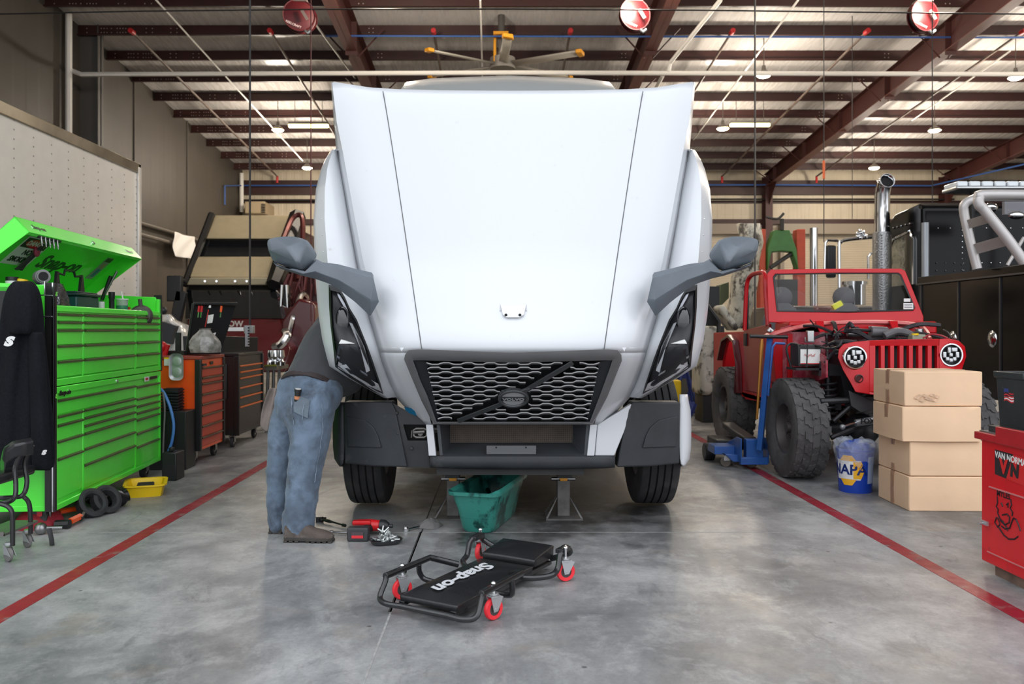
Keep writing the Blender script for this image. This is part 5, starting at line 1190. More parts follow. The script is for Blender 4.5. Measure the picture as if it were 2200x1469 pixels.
# =============== BOX TRAILER (far left) ===============
tl = thing('box_trailer', 'white box trailer with riveted side panels along the left wall', 'trailer', (-7.3, 10, 0))
tw = mat('trailer_white', C(208,206,202), .3, coat=.3, var=.03)
m = MB(); m.bb((-8.6, 2.0, 1.05), (-6.08, 14.1, 4.0)); m.build('box_body', tw, tl, bev=.02)
m = MB()
for y in [14.0-.44*i for i in range(14)]:
    for j in range(24): z = 1.2+.12*j; m.box((-6.078, y, z), (.008, .018, .018))
m.build('rivets', mat('rivet_grey', C(150,148,145), .5), tl)
m = MB(); m.bb((-6.16, 1.98, 3.96), (-6.05, 14.12, 4.12)); m.bb((-8.62, 1.98, 3.96), (-8.5, 14.12, 4.12)); m.bb((-8.62, 14.04, 3.96), (-6.05, 14.14, 4.12)); m.build('top_rail', mat('rail_aluminium', C(160,152,138), .3, .9, var=.25, vscale=2), tl, bev=.01)
m = MB(); m.bb((-6.13, 14.02, 1.0), (-6.04, 14.13, 4.06)); m.build('corner_post', mat('post_pale', C(214,212,208), .3, .4), tl, bev=.01)
m = MB(); m.bb((-8.6, 2, .9), (-6.08, 14.1, 1.05)); m.bb((-8.0, 2, .6), (-6.8, 12, .9)); m.build('underframe', mat('frame_grey', C(60,60,60), .6), tl)
for y in (11.2, 12.4):
    for x in (-6.4, -8.3): tyre((x, y, .5), .5, .28, TRT, MATS['truck_rim'], tl)

# =============== DARK RED TOW TRUCK (left background) ===============
tt = thing('tow_truck', 'dark red heavy truck with a tan slanted roof and dark windshield, behind the tool carts', 'truck', (-5.0, 16, 0))
TAN = mat('tan_panel', C(178,162,130), .55, var=.05); MRN = mat('maroon_paint', C(84,20,26), .25, coat=.5); GLS = mat('dark_glass', C(18,20,22), .05)
def slab(name, pts, ds, mt, t=.1, par=None, bev=0):
    m = MB(); m.prism([P(x, y, d) for (x, y), d in zip(pts, ds)], (0, t, 0)); return m.build(name, mt, par, bev=bev)
slab('roof_fairing', [(455, 462), (634, 462), (610, 513), (430, 513)], [16.6, 16.6, 16.2, 16.2], TAN, .6, tt, .03)
slab('roof_window', [(430, 513), (610, 513), (597, 551), (421, 551)], [16.25, 16.25, 16.0, 16.0], GLS, .5, tt)
slab('sun_visor', [(422, 551), (597, 551), (580, 596), (406, 596)], [15.9, 15.9, 15.5, 15.5], TAN, .5, tt, .03)
slab('visor_lip', [(408, 596), (576, 596), (570, 612), (400, 612)], [15.35, 15.35, 15.4, 15.4], mat('tan_light', C(196,182,150), .5), .3, tt, .02)
m = MB(); m.tube([P(455, 460, 16.5), P(420, 552, 15.9), P(397, 612, 15.5)], .07, 6); m.tube([P(640, 462, 16.5), P(612, 552, 15.8), P(588, 612, 15.3)], [.16, .19, .14], 6); m.build('side_fairing', mat('fairing_black', C(24,22,22), .4), tt)
m = MB()
for x in (440, 465, 505, 530): m.cyl(P(x, 604, 15.3), P(x, 604.5, 15.4), .022, n=10)
m.build('marker_lamp', CHR, tt)
slab('windshield', [(402, 612), (590, 612), (606, 684), (398, 684)], [15.5, 15.5, 15.0, 15.0], GLS, .3, tt)
slab('hood', [(400, 684), (606, 684), (622, 745), (612, 800), (398, 800)], [15.0, 15.0, 14.0, 13.9, 13.9], MRN, 1.2, tt, .05)
m = MB(); m.mesh(txt('ARROW', .13, .004, 0, .004), FRONT(P(490, 696, 13.6))); m.build('lettering', mat('lettering_pale', C(190,186,176), .4), tt)
m = MB(); m.bb((P(492, 711, 13.7).x, 13.6, P(0, 711, 13.7).z), (P(527, 705, 13.7).x, 13.75, P(0, 703, 13.7).z)); m.tube(arc([P(590, 745, 13.7), P(604, 740, 13.6), P(617, 722, 13.6), P(612, 712, 13.7)]), .07, 8)
m.tube(arc([P(618, 735, 14.6), P(628, 690, 14.6), P(640, 650, 14.8), P(650, 632, 15), P(658, 640, 15.2), P(660, 665, 15.3)]), .05, 8); m.tube([P(606, 612, 15), P(604, 658, 15), P(618, 660, 15), P(616, 612, 15)], .03, 6); m.build('chrome_trim', CHR, tt)
slab('front_fender', [(604, 690), (640, 640), (676, 650), (676, 800), (606, 800)], [14.6]*5, MRN, 1.5, tt, .05)
m = MB(); m.bb((P(400, 0, 15.5).x, 15.6, .7), (P(600, 0, 15.5).x, 18.5, 2.3)); m.bb((P(440, 0, 17).x, 17.2, 2.3), (P(620, 0, 17).x, 20, 3.5)); m.bb((P(590, 0, 16).x, 17, .7), (P(676, 0, 16).x, 21, 2.6)); m.build('body', mat('maroon_dark', C(60,22,24), .35, coat=.3), tt, bev=.05)
m = MB(); random.seed(9)
for i in range(18):
    x = random.uniform(612, 676); y = random.uniform(560, 680); m.tube([P(x, y, 15.4), P(x+random.uniform(-20, 14), y+random.uniform(15, 60), 15.4)], random.uniform(.02, .045), 6)
m.tube(arc([P(606, 520, 15.6), P(628, 470, 16), P(648, 466, 16), P(650, 520, 15.8), P(640, 600, 15.5)]), .05, 6); m.build('boom_rigging', mat('rigging_maroon', C(96,44,42), .35, .4, var=.4, vscale=6), tt)
m = MB(); m.bb((P(604, 0, 15.2).x, 15.1, P(0, 660, 15.2).z), (P(622, 0, 15.2).x, 15.3, P(0, 612, 15.2).z)); m.build('mirror', BLK, tt, bev=.03)
for x in (P(432, 0, 14.6).x, P(652, 0, 15).x): tyre((x, 14.9, .52), .52, .3, TRT, MATS['truck_rim'], tt)
m = MB(); m.tube([P(399, 606, 15.4), P(378, 596, 14.9), P(372, 625, 14.8), P(380, 640, 14.7)], .05, 8); m.box(P(376, 620, 14.7), (.25, .12, .45)); m.box(P(384, 660, 14.7), (.18, .12, .58), (0, .2, 0)); m.build('side_mirror', BLK, tt, bev=.02)
# pale car / machine part left of the panel
t = thing('car', 'pale silver car nose under the dark arm, between the green chest and the black panel', 'car', P(375, 760, 11.5))
m = MB(); rows = []
for y, a, b in ((676, 350, 366), (690, 348, 380), (700, 347, 404), (715, 346, 408), (740, 346, 410), (770, 346, 412), (800, 346, 412)):
    rows.append([P(lerp(a, b, k/6), y, 11.4-.25*math.sin(k/6*math.pi)) for k in range(7)])
m.grid(rows); m.build('front_wing', mat('car_silver', C(205,204,200), .2, .2, coat=.6), t, solid=.03, smooth=60); m = MB(); m.sph(P(352, 667, 11.2), .05, 10, 6); m.box(P(360, 715, 11.1), (.2, .1, .25), (0, .3, 0)); m.build('lamp_bracket', BLK, t)
m = MB(); m.bb((P(346, 0, 11.6).x, 11.7, .3), (P(412, 0, 11.6).x, 13.3, .95)); m.build('car_body', mat('car_dark', C(40,40,42), .3), t, bev=.04)
for y in (12.0, 13.0): tyre((P(400, 0, 11.6).x-.15, y, .32), .32, .2, TRT, MATS['truck_rim'], t, rr=.2)
# white cloth
m = MB(); rows = []
for j in range(9):
    t_ = j/8; rows.append([P(lerp(374, 421, k/8)-2*math.sin(t_*3), lerp(lerp(496, 508, k/8), lerp(551, 557, k/8), t_)+3*math.sin(k/8*math.pi)*(1-t_), 9.98*F/(VX-(lerp(374, 421, k/8)-2*math.sin(t_*3)))+.0) + Vector((.03*math.sin(k*1.3+j), 0, 0)) for k in range(9)])
m.grid(rows); tag(m.build('white_cloth', mat('cotton_white', C(250,246,242), .9), solid=.01, sub=1, smooth=180), 'white cloth hung on the left wall beside the tan truck roof', 'cloth')
t = thing('air_conditioner', 'beige wall air conditioner above the tan truck roof', 'air conditioner', P(548, 447, 32))
m = MB(); a, b = P(529, 460, 32.4), P(572, 434, 32.4); m.bb((a.x, 32.2, a.z), (b.x, 33.6, b.z)); m.build('casing', mat('ac_beige', C(180,160,128), .6), t, bev=.03); m = MB()
for i in range(6): m.bb((P(562, 0, 32.2).x, 32.15, P(0, 438+i*3.4, 32.2).z-.03), (P(570, 0, 32.2).x, 32.22, P(0, 438+i*3.4, 32.2).z))
m.build('grille_slots', DRK, t)

# =============== RED OFF-ROADER (jeep type) ===============
JR = mat('jeep_red', C(186,10,22), .36, coat=.1, spec=.35, var=.05); JI = mat('jeep_inner_red', C(150,40,58), .5, var=.15, dirt=C(190,150,150), dscale=6, dlo=.5, dhi=.8)
JB = mat('jeep_black', C(38,38,40), .5, .2, var=.25, vscale=10)
jp = thing('off_road_car', 'red open-hood off-road car with big mud tyres and seven-slot grille', 'car', (3.45, 8.6, 0))
JX = 1937
# grille panel: outline with real round holes cut by layered rings
def gpt(x, y, dd=0): return P(x, y, 7.22+((VY-y)*.0008)+dd+.10*((x-JX)/138)**2)
out = [(1800, 768), (1802, 750), (1812, 739), (1835, 734), (1880, 731), (JX, 729), (1994, 728), (2038, 727), (2060, 732), (2073, 744), (2076, 765), (2068, 790), (2056, 815), (2050, 838), (2040, 850), (1945, 856), (1838, 842), (1826, 820), (1811, 795)]
m = MB()
bmv = []
cols = [1838+i*0 for i in range(1)]
slots = [(1880+i*20.2+1, 1880+i*20.2+12.5) for i in range(7)]
# slotted centre: bars between slots
ytop = lambda x: interp([(1800, 768), (1812, 739), (1880, 731), (JX, 729), (2038, 727), (2073, 744)], x)
xs = [1868]+[v for s_ in slots for v in s_]+[2018]
for i in range(0, len(xs), 2):
    a, b = xs[i], xs[i+1]; m.prism([gpt(a, 742), gpt(b, 742), gpt(b, 842), gpt(a, 842)], (0, .05, 0))
m.prism([gpt(x, y, 0) for x, y in [(1868, 731.5), (1900, 730), (JX, 729), (1980, 728.4), (2018, 728), (2018, 743), (1868, 743)]], (0, .05, 0)); m.prism([gpt(1868, 841), gpt(2018, 841), gpt(2018, 853), (gpt(1945, 856)), gpt(1868, 847)], (0, .05, 0))
for s, hx, hy in ((0, 1837, 768), (1, 2043, 762)):
    # cheek with round lamp opening, built as ring strips
    N = 24; sq = []
    if s == 0: ou = [(1868, 768), (1868, 800), (1868, 847), (1838, 842), (1826, 820), (1811, 795), (1800, 768), (1802, 750), (1812, 739), (1835, 734), (1868, 731.5), (1868, 750)]
    else: ou = [(2076, 765), (2068, 790), (2056, 815), (2050, 838), (2040, 850), (2018, 853), (2018, 800), (2018, 762), (2018, 728), (2038, 727), (2060, 732), (2073, 744)]
    inn = []
    for x, y in ou:
        a = math.atan2(y-hy, x-hx); inn.append((hx+26*math.cos(a), hy+26*math.sin(a)))
    m.grid([[gpt(*p, .05) for p in ou], [gpt(*p, 0) for p in ou], [gpt(*p, -.006) for p in inn], [gpt(hx+(p[0]-hx)*.97, hy+(p[1]-hy)*.97, .06) for p in inn]], closed=True)
m.build('grille_panel', JR, jp, smooth=40, bev=.004)
m = MB(); m.prism([gpt(1868, 738, .07), gpt(2018, 738, .07), gpt(2018, 846, .07), gpt(1868, 846, .07)], (0, .03, 0)); m.build('radiator', mat('radiator_black', C(34,32,34), .6), jp)
for hx, hy in ((1837, 768), (2043, 762)):
    c = gpt(hx, hy, -.015); h = part('headlight', jp); hu = Vector((0, -1, 0))
    m = MB(); m.lathe(c, hu, [(.098, -.05), (.102, 0), (.099, .012), (.088, .012), (.084, 0)], 32); m.build('headlight_ring', CHR, h)
    m = MB(); m.lathe(c, hu, [(.0, -.03), (.086, -.03), (.086, -.0)], 32); m.build('headlight_bowl', mat('lamp_black_bowl', C(46,46,48), .3, .4), h)
    m = MB()
    for dx, dz, w, hh in ((-.015, .04, .028, .05), (.03, .045, .05, .035), (-.055, .0, .03, .05), (.055, 0, .03, .05), (-.03, -.035, .03, .03), (0, -.045, .03, .03), (.03, -.035, .03, .03), (0, 0, .03, .03)): m.box(c+Vector((dx, -.0, dz)), (w, .02, hh))
    m.build('led_modules', mat('led_silver', C(205,208,210), .25, .7), h, bev=.006)
for px, py in ((1846, 813), (2041, 816)):
    m = MB(); c = gpt(px, py, -.012); m.lathe(c, (0, -1, 0), [(.034, -.02), (.036, .004), (.030, .006), (.028, -.005), (0, -.005)], 20); m.build('turn_signal', mat('signal_dark', C(70,30,30), .4), jp)
# tub and windshield
bx0, bx1 = 2.74, 4.20
m = MB(); m.bb((bx0, 8.35, .62), (bx1, 8.45, 1.32)); m.build('firewall', JI, jp, bev=.01)
m = MB()
def side(x, w):
    pr = [(8.35, 1.34), (8.35, .60), (9.35, .56), (9.5, .62), (9.52, .95), (9.64, 1.18), (9.85, 1.24), (10.12, 1.18), (10.3, .95), (10.35, .72), (10.75, .72), (10.75, 1.30), (9.40, 1.32)]
    m.prism([(x, y, z) for y, z in pr], (w, 0, 0))
side(bx0, .03); side(bx1-.03, .03); m.bb((bx0, 10.72, .7), (bx1, 10.75, 1.3)); m.bb((bx0, 8.4, .58), (bx1, 10.7, .64)); m.build('tub', JR, jp, bev=.008)
m = MB()
for x, s in ((bx0, 1), (bx1-.03, -1)):
    m.prism([(x-s*.02+(.0), 9.50, .62), (x, 9.52, .96), (x, 9.64, 1.19), (x, 9.85, 1.25), (x, 10.12, 1.19), (x, 10.3, .96), (x, 10.33, .96), (x, 10.14, 1.22), (x, 9.85, 1.28), (x, 9.62, 1.22), (x, 9.49, .96), (x, 9.47, .62)], (-s*.07 if s > 0 else .1, 0, 0))
m.build('rear_fender_lip', MRN, jp, bev=.004)
# door with frame
m = MB(); m.prism([(bx0-.012, 8.52, .68), (bx0-.012, 9.36, .66), (bx0-.012, 9.38, 1.33), (bx0-.012, 8.5, 1.40)], (.03, 0, 0)); m.build('door', mat('jeep_door_red', C(140,10,22), .3, coat=.2), jp, bev=.006)
m = MB(); m.tube(arc([(bx0+.0, 8.56, 1.38), (bx0+.02, 8.7, 1.70), (bx0+.04, 8.80, 1.92), (bx0+.04, 9.0, 1.95), (bx0+.04, 9.30, 1.93), (bx0+.02, 9.38, 1.80), (bx0, 9.38, 1.33)], 4), .024, 8); m.build('door_frame', JR, jp)
m = MB(); m.bb((bx0-.03, 9.24, 1.16), (bx0-.01, 9.33, 1.30)); m.build('door_latch', BLK, jp, bev=.005)
# windshield frame
def wf(x, y, dd=0): return P(x, y, interp([(577, 8.55), (692, 8.32)], y)+dd)
m = MB()
ou = [(1651, 692), (1648, 588), (1656, 579), (1800, 577), (1936, 577), (1945, 582), (1984, 680), (1984, 696), (1820, 700)]; inn = [(1669, 669), (1661, 595), (1666, 588), (1800, 586), (1930, 586), (1936, 590), (1966, 660), (1962, 667), (1820, 671)]
m.grid([[wf(*p, .05) for p in ou], [wf(*p) for p in ou], [wf(*p) for p in inn], [wf(*p, .05) for p in inn]], closed=True); m.build('windshield_frame', JR, jp, bev=.006)
m = MB(); i2 = [(lerp(1815, x, .975), lerp(630, y, .94)) for x, y in inn]; m.grid([[wf(*p, -.006) for p in inn], [wf(*p, -.012) for p in i2], [wf(*p, .02) for p in i2]], closed=True); m.build('windshield_seal', BLK, jp)
m = MB(); m.add([wf(*p, .02) for p in i2], [tuple(range(9))]); gm = mat('clear_glass', C(225,232,230), .02, trans=1, alpha=.22); m.build('windshield', gm, jp)
m = MB(); m.pp([(1941, 651), (1962, 651), (1962, 664), (1941, 664)], 8.36, .003); m.pp([(1942, 641), (1956, 641), (1956, 648), (1942, 648)], 8.37, .003); m.mi = 1
for y in (654, 659): m.pp([(1943, y), (1960, y), (1960, y+1.5), (1943, y+1.5)], 8.357, .001)
m.build('sticker', [WHT, mat('sticker_ink', C(120,120,130), .5)], jp)
# cowl
m = MB(); rows = [[P(lerp(1652, 1985, k/10), lerp(690, 697, t), lerp(8.35, 8.0, t)) for k in range(11)] for t in (0, .5, 1)]
m.bb((bx0+.02, 8.0, 1.30), (bx1-.02, 8.42, 1.42)); m.build('cowl', JR, jp, bev=.02)
m = MB(); m.tube(arc([P(1655, 722, 7.9), P(1672, 714, 7.9), P(1720, 702, 7.95), P(1770, 695, 8.0), P(1880, 692, 8.0), P(1965, 697, 7.95), P(1990, 712, 7.8), P(1998, 730, 7.6)], 4), .022, 6); m.build('hood_channel', mat('faded_red', C(205,90,88), .35, coat=.4), jp)
m = MB()
for x in (1764, 1923): m.prism([P(x-12, 689, 7.95), P(x+6, 689, 7.95), P(x+8, 712, 7.85), P(x-2, 714, 7.85)], (0, .03, 0))
m.build('hinge_bracket', JR, jp, bev=.004)
# inner fender / engine bay walls
m = MB(); m.prism([P(1677, 705, 8.0), P(1700, 698, 8.0), P(1772, 700, 8.0), P(1775, 800, 8.0), P(1758, 822, 8.0), P(1682, 826, 8.0)], (0, .03, 0)); m.prism([(2.86, 7.95, .80), (2.86, 7.35, .92), (2.86, 7.35, 1.10), (2.86, 7.95, 1.22)], (.02, 0, 0)); m.prism([(4.06, 8.0, .80), (4.06, 7.35, .92), (4.06, 7.35, 1.15), (4.06, 8.0, 1.28)], (-.02, 0, 0))
m.build('inner_fender', JI, jp, bev=.004)
m = MB(); m.prism([P(1656, 722, 7.98), P(1668, 716, 7.98), P(1682, 716, 7.98), P(1682, 828, 7.98), P(1668, 822, 7.98)], (0, .3, 0)); m.bb((bx0, 7.98, .6), (bx0+.05, 8.36, 1.3)); m.build('body_edge', JR, jp, bev=.006)
# engine bits
EB = mat('engine_dark', C(54,52,56), .45, .4, var=.4, vscale=9)
m = MB(); m.bb((3.15, 7.45, .75), (3.75, 8.1, 1.12)); m.bb((3.25, 7.5, 1.12), (3.5, 8.1, 1.22)); random.seed(21)
for i in range(46):
    a = Vector((random.uniform(2.88, 4.05), random.uniform(7.35, 7.95), random.uniform(1.12, 1.36))); b = a+Vector((random.uniform(-.45, .45), random.uniform(-.3, .3), random.uniform(-.12, .08))); b.y = max(7.34, min(7.97, b.y)); b.x = max(2.86, min(4.06, b.x))
    m.tube(arc([a, lerp(a, b, .5)+Vector((0, 0, random.uniform(.0, .06))), b], 3), random.choice((.006, .009, .014, .02)), 6)
m.build('engine', EB, jp)
m = MB(); m.cyl(P(1870, 712, 7.6), P(1905, 714, 7.6), .05, n=14); m.tube(arc([P(1900, 722, 7.5), P(1925, 712, 7.5), P(1950, 716, 7.5), P(1965, 726, 7.5)]), .035, 10); m.build('intake_hose', mat('hose_grey', C(88,86,88), .4, var=.2), jp)
m = MB(); m.bb((P(1955, 0, 7.45).x, 7.40, 1.21), (P(1984, 0, 7.45).x, 7.5, 1.30)); m.build('coolant_bottle', mat('bottle_olive', C(150,150,130), .4), jp, bev=.01)
m = MB(); m.cyl(P(1966, 720, 7.42), P(1966, 716, 7.42), .03, n=12); m.build('bottle_cap', YEL, jp)
m = MB(); m.box(P(1740, 722, 7.7), (.06, .05, .10)); m.box(P(1738, 730, 7.75), (.09, .04, .05)); m.cyl(P(1975, 715, 7.6), P(1975, 706, 7.6), .035, n=12); m.cyl(P(1820, 716, 7.7), P(1850, 716, 7.7), .03, n=10); m.cyl(P(1875, 703, 8.0), P(1868, 703, 7.9), .012, n=8); m.build('fittings', ALU, jp, bev=.004)
m = MB(); m.tube(arc([P(1984, 726, 7.2), P(2000, 718, 7.3), P(2020, 720, 7.3), P(2035, 726, 7.3)]), .008, 6); m.build('hose', mat('hose_red', C(150,40,50), .4), jp)
# battery
bt = part('battery', jp); m = MB(); a = P(1710, 786, 7.55); b = P(1760, 745, 7.55); m.bb((a.x, 7.5, a.z), (b.x, 7.7, b.z+.02)); m.build('battery_case', BLK, bt, bev=.006)
m = MB(); m.bb((a.x+.02, 7.49, a.z+.02), (b.x-.012, 7.5, b.z-.02)); m.mi = 1; m.bb((a.x+.02, 7.488, a.z+.02), (b.x-.012, 7.49, a.z+.027)); q_ = Vector(((a.x+b.x)/2, 7.488, (a.z+b.z)/2+.01)); m.tube([q_+Vector((-.05+.006*i, 0, .012*math.sin(i*2.1)+.006*math.sin(i*.9))) for i in range(17)], .0028, 5); m.build('battery_label', [WHT, REDP], bt)
m = MB(); m.bb((a.x-.03, 7.46, a.z-.035), (b.x+.05, 7.72, a.z-.015)); m.tube([P(1735, 740, 7.45), P(1733, 789, 7.45)], .006, 6); m.tube(arc([P(1720, 742, 7.5), P(1700, 738, 7.6), P(1690, 750, 7.6), P(1700, 790, 7.6)]), .010, 6); m.tube(arc([P(1752, 742, 7.5), P(1775, 748, 7.4), P(1800, 745, 7.3), P(1810, 730, 7.3)]), .010, 6); m.build('battery_tray', JB, bt)
# seats, wheel
m = MB()
for x in (3.15, 3.85):
    m.sph((x, 9.35, 1.35), (.24, .09, .30), 16, 10); m.sph((x, 9.38, 1.70), (.13, .07, .12), 14, 8); m.box((x, 9.05, .98), (.5, .55, .16))
m.build('seat', mat('seat_grey', C(96,96,98), .8), jp, bev=.02)
m = MB(); m.bb((bx0+.1, 8.45, 1.1), (bx1-.1, 8.62, 1.36)); m.build('dashboard', BLK, jp, bev=.03)
m = MB(); c = Vector((3.85, 8.85, 1.38)); m.tube([c+Vector((.17*math.cos(a), .05*math.sin(a), .16*math.sin(a))) for a in [i*math.pi/10 for i in range(20)]], .012, 8, closed=True); m.build('steering_wheel', BLK, jp)
m = MB(); m.box(P(1798, 656, 8.5), (.10, .05, .05), (0, -.5, 0)); m.build('glove', mat('glove_yellow', C(215,220,60), .6), jp)
m = MB()
for x in (bx0+.12, bx1-.12): m.tube(arc([(x, 9.75, 1.2), (x, 9.7, 1.7), (x, 9.75, 1.84)], 3), .025, 8)
m.build('sport_bar', JB, jp)
# suspension, axle, bumper brackets, steering damper
SP = mat('suspension_black', C(44,44,47), .4, .3, var=.3)
m = MB(); cs = P(1795, 830, 7.38)
for xx in (cs.x, 2*3.45-cs.x):
    pts = []
    for i in range(90): a = i/90*7*2*math.pi; pts.append((xx+.075*math.cos(a), 7.55+.075*math.sin(a), .50+.37*i/90))
    m.tube(pts, .011, 6); m.cyl((xx, 7.55, .42), (xx, 7.55, .95), .028, n=10); m.prism([(xx-.12, 7.46, .93), (xx+.08, 7.46, .93), (xx+.12, 7.46, .72), (xx+.2, 7.46, .66), (xx+.16, 7.46, 1.0), (xx-.10, 7.46, 1.06)], (0, .18, 0))
m.build('coil_spring', SP, jp)
m = MB(); m.tube([(2.8, 7.55, .46), (3.0, 7.55, .46), (3.9, 7.55, .46), (4.05, 7.55, .46)], [.06, .045, .045, .06], 12); m.sph((3.25, 7.55, .44), (.16, .16, .15)); m.tube([P(1762, 862, 7.3), P(1830, 860, 7.3), P(1870, 836, 7.3)], .03, 8); m.tube([P(1785, 940, 7.25), P(1850, 915, 7.25), P(1880, 905, 7.25), (3.9, 7.3, .50)], .024, 8)
m.tube([P(1790, 905, 7.3), P(1830, 870, 7.3)], .02, 8); m.bb((3.0, 7.5, .62), (3.06, 10.6, .74)); m.bb((3.84, 7.5, .62), (3.90, 10.6, .74)); m.tube([(2.75, 9.9, .46), (4.15, 9.9, .46)], .05, 10); m.sph((3.45, 9.9, .46), (.18, .16, .17)); m.prism([P(1823, 838, 7.25), P(1840, 846, 7.25), P(1875, 862, 7.2), P(1878, 880, 7.2), P(1850, 886, 7.2), P(1828, 872, 7.25)], (0, .1, 0)); m.bb((3.05, 7.3, .66), (3.85, 7.42, .76))
m.build('front_axle', SP, jp, bev=.004)
m = MB(); m.tube([P(1810, 916, 7.18), P(1838, 908, 7.18)], .011, 8); m.mi = 1; m.tube([P(1838, 909, 7.18), P(1880, 902, 7.18)], .032, 12); m.sph(P(1810, 917, 7.18), .025, 10, 6); m.mi = 2; m.mesh(txt('FOX', .06, .001, 0, .003), FRONT(P(1864, 905, 7.14)))
m.build('steering_damper', [CHR, mat('damper_grey', C(150,152,154), .35, .6), BLK], jp)
MUD = mat('mud_tyre_rubber', C(86,84,84), .85, var=.15, vscale=12, dirt=C(60,58,58), dscale=5, dlo=.45, dhi=.7)
JRM = mat('jeep_rim', C(104,100,98), .45, .6, var=.2)
for (x, y, yaw) in ((2.70, 7.64, .0), (4.17, 7.66, .0), (2.76, 9.92, .0), (4.17, 9.92, 0)):
    tyre((x, y, .452), .45, .30, MUD, JRM, jp, tread='mud', ax=(math.cos(yaw), math.sin(yaw), 0), rr=.235)

# =============== BLUE FLOOR JACK ===============
fj = thing('floor_jack', 'blue trolley jack with a tall upright blue handle beside the red off-road car', 'jack', (2.35, 8.1, 0))
m = MB(); m.tube([P(1655, 722, 7.88), P(1648, 790, 7.9), P(1632, 966, 7.95)], .034, 4, up=(1, .2, 0)); hb = m.build('handle', BLU, fj)
m = MB(); m.tube([P(1611, 722, 7.84), P(1692, 724, 7.84)], .017, 8); m.build('hand_grip', BLK, hb); m = MB(); m.tube([P(1686, 738, 7.84), P(1666, 737, 7.84), P(1660, 745, 7.84), P(1650, 850, 7.88)], .012, 8); m.build('release_rod', BLU, hb)
m = MB(); m.tube([P(1637, 728, 7.85), P(1636, 745, 7.85), P(1634, 775, 7.85), P(1626, 900, 7.9)], [.012, .020, .014, .012], 8); m.build('hose_line', mat('brass', C(190,130,60), .35, .7), hb)
m = MB(); m.tube([P(1651, 712, 7.84), P(1654, 707, 7.84), P(1659, 712, 7.84)], .02, 8); m.build('top_hook', ZNC, hb)
m = MB()
for x in (-.13, .13):
    m.prism([(2.43+x, 8.0, .06), (2.43+x, 8.6, .08), (2.43+x, 8.62, .16), (2.43+x, 8.15, .30), (2.43+x, 8.0, .30)], (.012, 0, 0))
m.bb((2.30, 8.0, .05), (2.56, 8.06, .12)); m.box((2.44, 8.07, .17), (.16, .1, .24)); m.bb((2.1, 8.2, .12), (2.3, 8.45, .20)); m.prism([P(1558, 975, 8.1), P(1592, 978, 8.1), P(1592, 992, 8.1), P(1575, 992, 8.1)], (0, .2, 0)); m.build('chassis', BLU, fj, bev=.005)
m = MB(); m.bb((2.2, 8.5, .12), (2.6, 8.9, .22)); m.cyl((2.1, 8.62, .09), (2.2, 8.62, .09), .09, n=20); m.prism([(2.36, 8.1, .2), (2.36, 8.9, .3), (2.36, 8.9, .36), (2.36, 8.1, .3)], (.12, 0, 0)); m.build('lift_arm', SP, fj, bev=.01)
for x, y in ((1560, 8.2), (1615, 8.15)):
    p = P(x, 0, y); m = MB(); m.lathe((p.x, y, .052), (.6, .8, 0), [(0, -.02), (.05, -.018), (.052, .018), (0, .02)], 20); m.build('castor_wheel', mat('castor_brown_grey', C(120,112,106), .5, .3), fj)
    m = MB(); m.box((p.x, y-.03, .09), (.06, .02, .05)); m.build('castor_fork', ZNC, fj)
# =============== BUCKET ===============
bk = thing('bucket', 'blue plastic bucket with a clear bag over its rim, left of the cardboard boxes', 'bucket', (2.96, 6.98, 0))
BB = mat('bucket_blue', C(24,66,176), .35, coat=.2)
m = MB(); m.lathe((0,0,0), (0,0,1), [(0,.003), (.128,.0), (.13,.004), (.145,.33), (.152,.335), (.152,.36), (.14,.36), (.137,.3), (.12,.02), (0,.02)], 36); m.build('bucket_body', BB, bk, world=False)
def wrap(a0, a1, z0, z1, dr=.0015, n=14): 
    rows = []
    for z in (z0, z1): rr = lerp(.13, .145, z/.33)+dr; rows.append([Vector((rr*math.cos(lerp(a0, a1, k/n)), rr*math.sin(lerp(a0, a1, k/n)), z)) for k in range(n+1)])
    return rows
fa = math.atan2(-6.98, -2.96)    # towards the camera
m = MB(); m.mi = 0; m.grid(wrap(fa-1.2, fa+.32, .11, .27)); m.build('label_band', [mat('bucket_white', C(225,225,225), .5)], bk, world=False)
m = MB()
for (z0, z1, w0, w1) in ((.065, .115, .25, .50), (.265, .31, .50, .25)): 
    rows = []
    for z, w in ((z0, w0), (z1, w1)): rr = lerp(.13, .145, z/.33)+.003; rows.append([Vector((rr*math.cos(fa-.42+lerp(-w, w, k/10)), rr*math.sin(fa-.42+lerp(-w, w, k/10)), z)) for k in range(11)])
    m.grid(rows)
rows = []
for z, w in ((.12, .34), (.19, .55), (.26, .34)):
    rr = lerp(.13, .145, z/.33)+.0025; rows.append([Vector((rr*math.cos(fa+lerp(-.1, w, k/6)), rr*math.sin(fa+lerp(-.1, w, k/6)), z)) for k in range(7)])
m.grid(rows); m.build('logo_shape', mat('logo_yellow', C(240,178,30), .5), bk, world=False)
me = txt('NAPA', .115, .0001, 0, .003, 1.0); m = MB()
for p in me.polygons:
    vs = []
    for i in p.vertices:
        v = me.vertices[i].co; a = fa-.42+v.x/.14; rr = lerp(.13, .145, .19/.33)+.0045; vs.append((rr*math.cos(a), rr*math.sin(a), .19+v.y))
    m.add(vs, [tuple(range(len(vs)))])
m.build('lettering', mat('napa_blue', C(26,60,150), .4), bk, world=False)
m = MB(); m.grid(wrap(fa+.75, fa+1.3, .08, .30)); m.build('side_label', mat('bucket_label_grey', C(160,175,205), .5), bk, world=False)
m = MB(); rows = []
